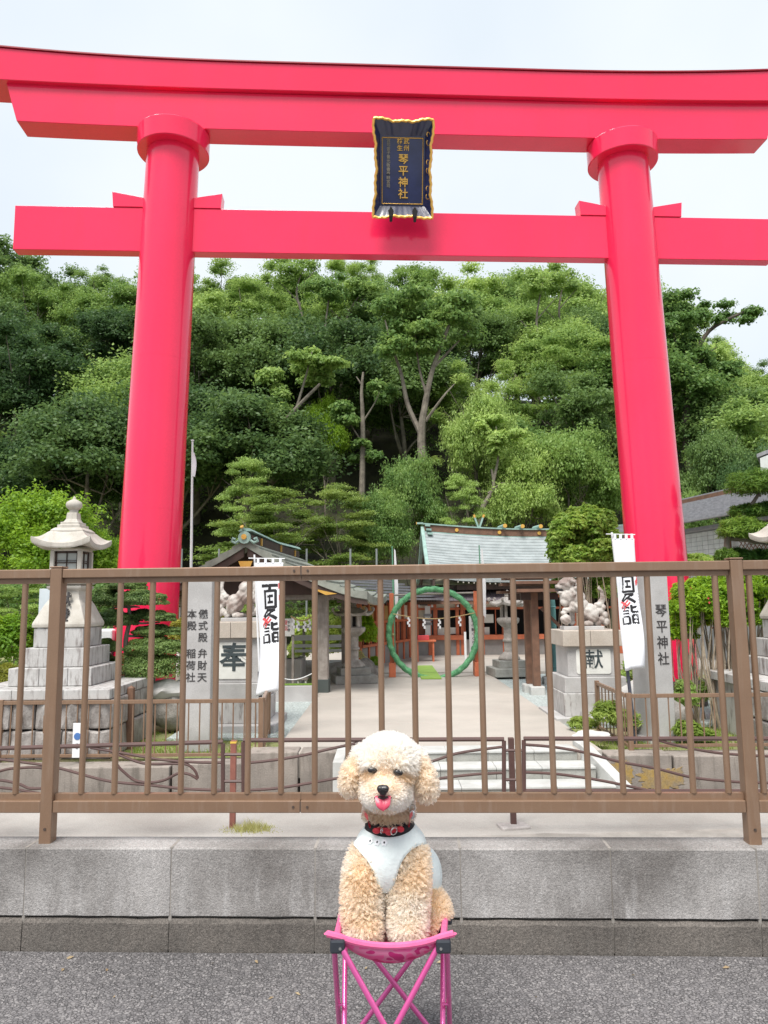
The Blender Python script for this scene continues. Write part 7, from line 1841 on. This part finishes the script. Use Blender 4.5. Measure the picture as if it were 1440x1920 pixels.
# ---- coat of fur as real strands
def fur(name, n_tuft, per, seed, lenscale=1.0):
    g = np.random.default_rng(seed)
    body.calc_loop_triangles(); nt3 = len(body.loop_triangles); tri = np.empty(nt3*3, int); body.loop_triangles.foreach_get('vertices', tri); tri = tri.reshape(-1, 3)
    tp = np.empty(nt3, int); body.loop_triangles.foreach_get('polygon_index', tp)
    ok = ~(f_shirt | f_band)[tp] & (fc[tp, 1] < 1.72)
    A, B, Cc = co[tri[:, 0]], co[tri[:, 1]], co[tri[:, 2]]; area = np.linalg.norm(np.cross(B - A, Cc - A), axis=1) * ok
    cum = area / area.sum()
    def samp(n):
        t = g.choice(nt3, n, p=cum); r1, r2 = g.random(n), g.random(n); s = np.sqrt(r1); w0, w1, w2 = 1 - s, s*(1 - r2), s*r2
        P = A[t]*w0[:, None] + B[t]*w1[:, None] + Cc[t]*w2[:, None]
        Nn = unit(no3[tri[t, 0]]*w0[:, None] + no3[tri[t, 1]]*w1[:, None] + no3[tri[t, 2]]*w2[:, None]); return P, Nn
    TP, TN = samp(n_tuft); tdir = unit(TN + g.normal(size=TN.shape)*.30 + np.array([0, 0, -.22]))
    n = n_tuft*per; Pn, Nn = samp(n)
    # nearest tuft centre
    from mathutils.kdtree import KDTree
    kt = KDTree(n_tuft)
    for i, p in enumerate(TP): kt.insert(p, i)
    kt.balance(); near = np.array([kt.find(p)[1] for p in Pn])
    x, y = proj(Pn)
    L = np.full(n, .0135); D = lambda cx, cy, rx, ry: np.exp(-(((x - cx)/rx)**2 + ((y - cy)/ry)**2))
    head = (y < 1522); ear = head & (((x < 682) & (y > 1420)) | ((x > 777) & (y > 1420)))
    L[head] = .0125; L[ear] = .0135
    muz = D(719, 1482, 34, 26); L = L*(1 - .74*muz*head)
    ey = D(700, 1443, 12, 8.5) + D(745, 1450, 12, 8.5); L = L*(1 - np.clip(ey*1.25, 0, .93))
    bridge = D(722, 1452, 20, 14); L = L*(1 - .4*bridge*head)
    L = L*(1 - .85*np.clip(D(718, 1481, 12, 11), 0, 1)); L = L*(1 - .8*np.clip(D(718, 1503, 15, 12), 0, 1))
    neck = (y >= 1512) & (y < 1552); L[neck] *= 1.05
    L *= g.uniform(.75, 1.2, n)*lenscale
    grav = np.where(ear, .85, np.where(head, .18, .35))[:, None] * np.array([[0, 0, -1.0]])
    dirn = unit(Nn*.75 + tdir[near]*.75 + grav + g.normal(size=(n, 3))*.10)
    tip_pull = (TP[near] + tdir[near]*L[:, None]*1.25)
    K = 7; pts = np.empty((n, K, 3)); ph = g.uniform(0, 6.28, n_tuft)[near]; side = unit(np.cross(dirn, g.normal(size=(n_tuft, 3))[near])); side2 = np.cross(dirn, side)
    amp = np.where(ear, .0022, np.where(head, .0008, .0015))
    fr = np.where(ear, 7.0, 5.5)
    for k in range(K):
        s = k/(K-1); base = Pn + dirn*(L*s)[:, None]; cl = .42*s**1.5
        base = base*(1 - cl) + (tip_pull*s + (Pn)*(1 - s))*cl
        w_ = (amp*s)[:, None]; base = base + side*w_*np.sin(ph + fr*s)[:, None] + side2*w_*np.cos(ph + fr*s)[:, None]; pts[:, k] = base
    low = np.nonzero(Pn[:, 2] < cFL.z + .03)[0]; drop = []
    for i_ in low:
        q_ = seat_z(pts[i_, 0, 0], pts[i_, 0, 1]); 
        if Pn[i_, 2] < q_ + .0075: drop.append(i_); continue
        U_ = min(1, max(0, (Pn[i_, 0] - cFL.x)/(cFR.x - cFL.x))); ye = YF + .016*4*U_*(1 - U_) + .007; pts[i_, :, 1] = np.maximum(pts[i_, :, 1], ye)
        for k_ in range(K): pts[i_, k_, 2] = max(pts[i_, k_, 2], seat_z(pts[i_, k_, 0], pts[i_, k_, 1]) + .002)
    keep = np.ones(n, bool); keep[drop] = False
    # colours of the coat; the white crown also paints in its blown-out light
    cream = np.array([.985, .89, .775]); apricot = np.array([.975, .64, .38]); peach = np.array([.985, .80, .60]); white = np.array([.99, .945, .87]); buff = np.array([.93, .68, .45])
    col = np.tile(peach, (n, 1)); w_top = np.clip((1440 - y)/40, 0, 1)*head
    col = np.where(head[:, None], cream, col); col = col*(1 - w_top[:, None]) + white*w_top[:, None]
    col = np.where(ear[:, None], peach*.75 + apricot*.25, col)
    def tint(w, c): 
        nonlocal_col = np.clip(w, 0, 1)[:, None]; return col*(1 - nonlocal_col) + c*nonlocal_col
    col = tint(head*1.15*(D(690, 1454, 24, 11) + D(760, 1458, 22, 12)), apricot*.85); col = tint(head*1.0*D(722, 1454, 15, 17), apricot*.7 + cream*.3)
    col = tint(head*1.0*(D(699, 1474, 12, 12) + D(739, 1478, 14, 12)), apricot*.7 + cream*.3)
    col = tint(head*.6*D(722, 1515, 40, 12), white); col = tint(neck*.7, buff)
    leg_ = y > 1560; v_ = np.array([noise.noise(Vector((p[0]*22, p[1]*22, p[2]*22))) for p in Pn[:: 1]]) if n < 200000 else 0
    col = tint(leg_*np.clip(.35 + v_*1.1, 0, 1), apricot*.65 + peach*.35); col = tint(leg_*np.clip(-v_*1.2, 0, .7), cream)
    col = tint((x > 795)*(y > 1660)*.55, apricot)
    col = col*g.uniform(.97, 1.02, n)[:, None]
    pts = pts[keep]; col = col[keep]; n = len(pts)
    hc = bpy.data.hair_curves.new(name); hc.add_curves([K]*n)
    loc = pts.reshape(-1, 3) + np.array(dv.translation)[None]
    hc.points.foreach_set('position', loc.astype(np.float32).ravel())
    ra = hc.attributes.get('radius') or hc.attributes.new('radius', 'FLOAT', 'POINT')
    rad_ = np.tile(np.linspace(.00058, .00022, K), n).astype(np.float32); ra.data.foreach_set('value', rad_)
    ca = hc.attributes.new('fcol', 'FLOAT_COLOR', 'CURVE'); ca.data.foreach_set('color', np.hstack([np.clip(col, 0, .993), np.ones((n, 1))]).astype(np.float32).ravel())
    hc.materials.append(m_fur); o = bpy.data.objects.new(name, hc); C.objects.link(o); o.parent = dog; o['kind'] = 'stuff'; return o
m_fur = bpy.data.materials.new('poodle_fur'); m_fur.use_nodes = True; nt_ = m_fur.node_tree; pf = nt_.nodes['Principled BSDF']
an = nt_.nodes.new('ShaderNodeAttribute'); an.attribute_name = 'fcol'; nt_.links.new(an.outputs['Color'], pf.inputs['Base Color']); pf.inputs['Roughness'].default_value = .6; pf.inputs['Specular IOR Level'].default_value = .25
trn = nt_.nodes.new('ShaderNodeBsdfTranslucent'); nt_.links.new(an.outputs['Color'], trn.inputs['Color']); mxf = nt_.nodes.new('ShaderNodeMixShader'); mxf.inputs[0].default_value = .5
hb = nt_.nodes.new('ShaderNodeBsdfHairPrincipled'); hb.model = 'CHIANG'; hb.parametrization = 'COLOR'
nt_.links.new(an.outputs['Color'], hb.inputs['Color']); hb.inputs['Roughness'].default_value = .45; hb.inputs['Radial Roughness'].default_value = .75
nt_.links.new(pf.outputs[0], mxf.inputs[1]); nt_.links.new(hb.outputs[0], mxf.inputs[2]); mxf.inputs[0].default_value = .75; nt_.links.new(mxf.outputs[0], nt_.nodes['Material Output'].inputs[0])
fur('coat', 20000, 9, 11)
S.cycles_curves.shape = 'RIBBONS'
bpy.data.meshes.remove(body)
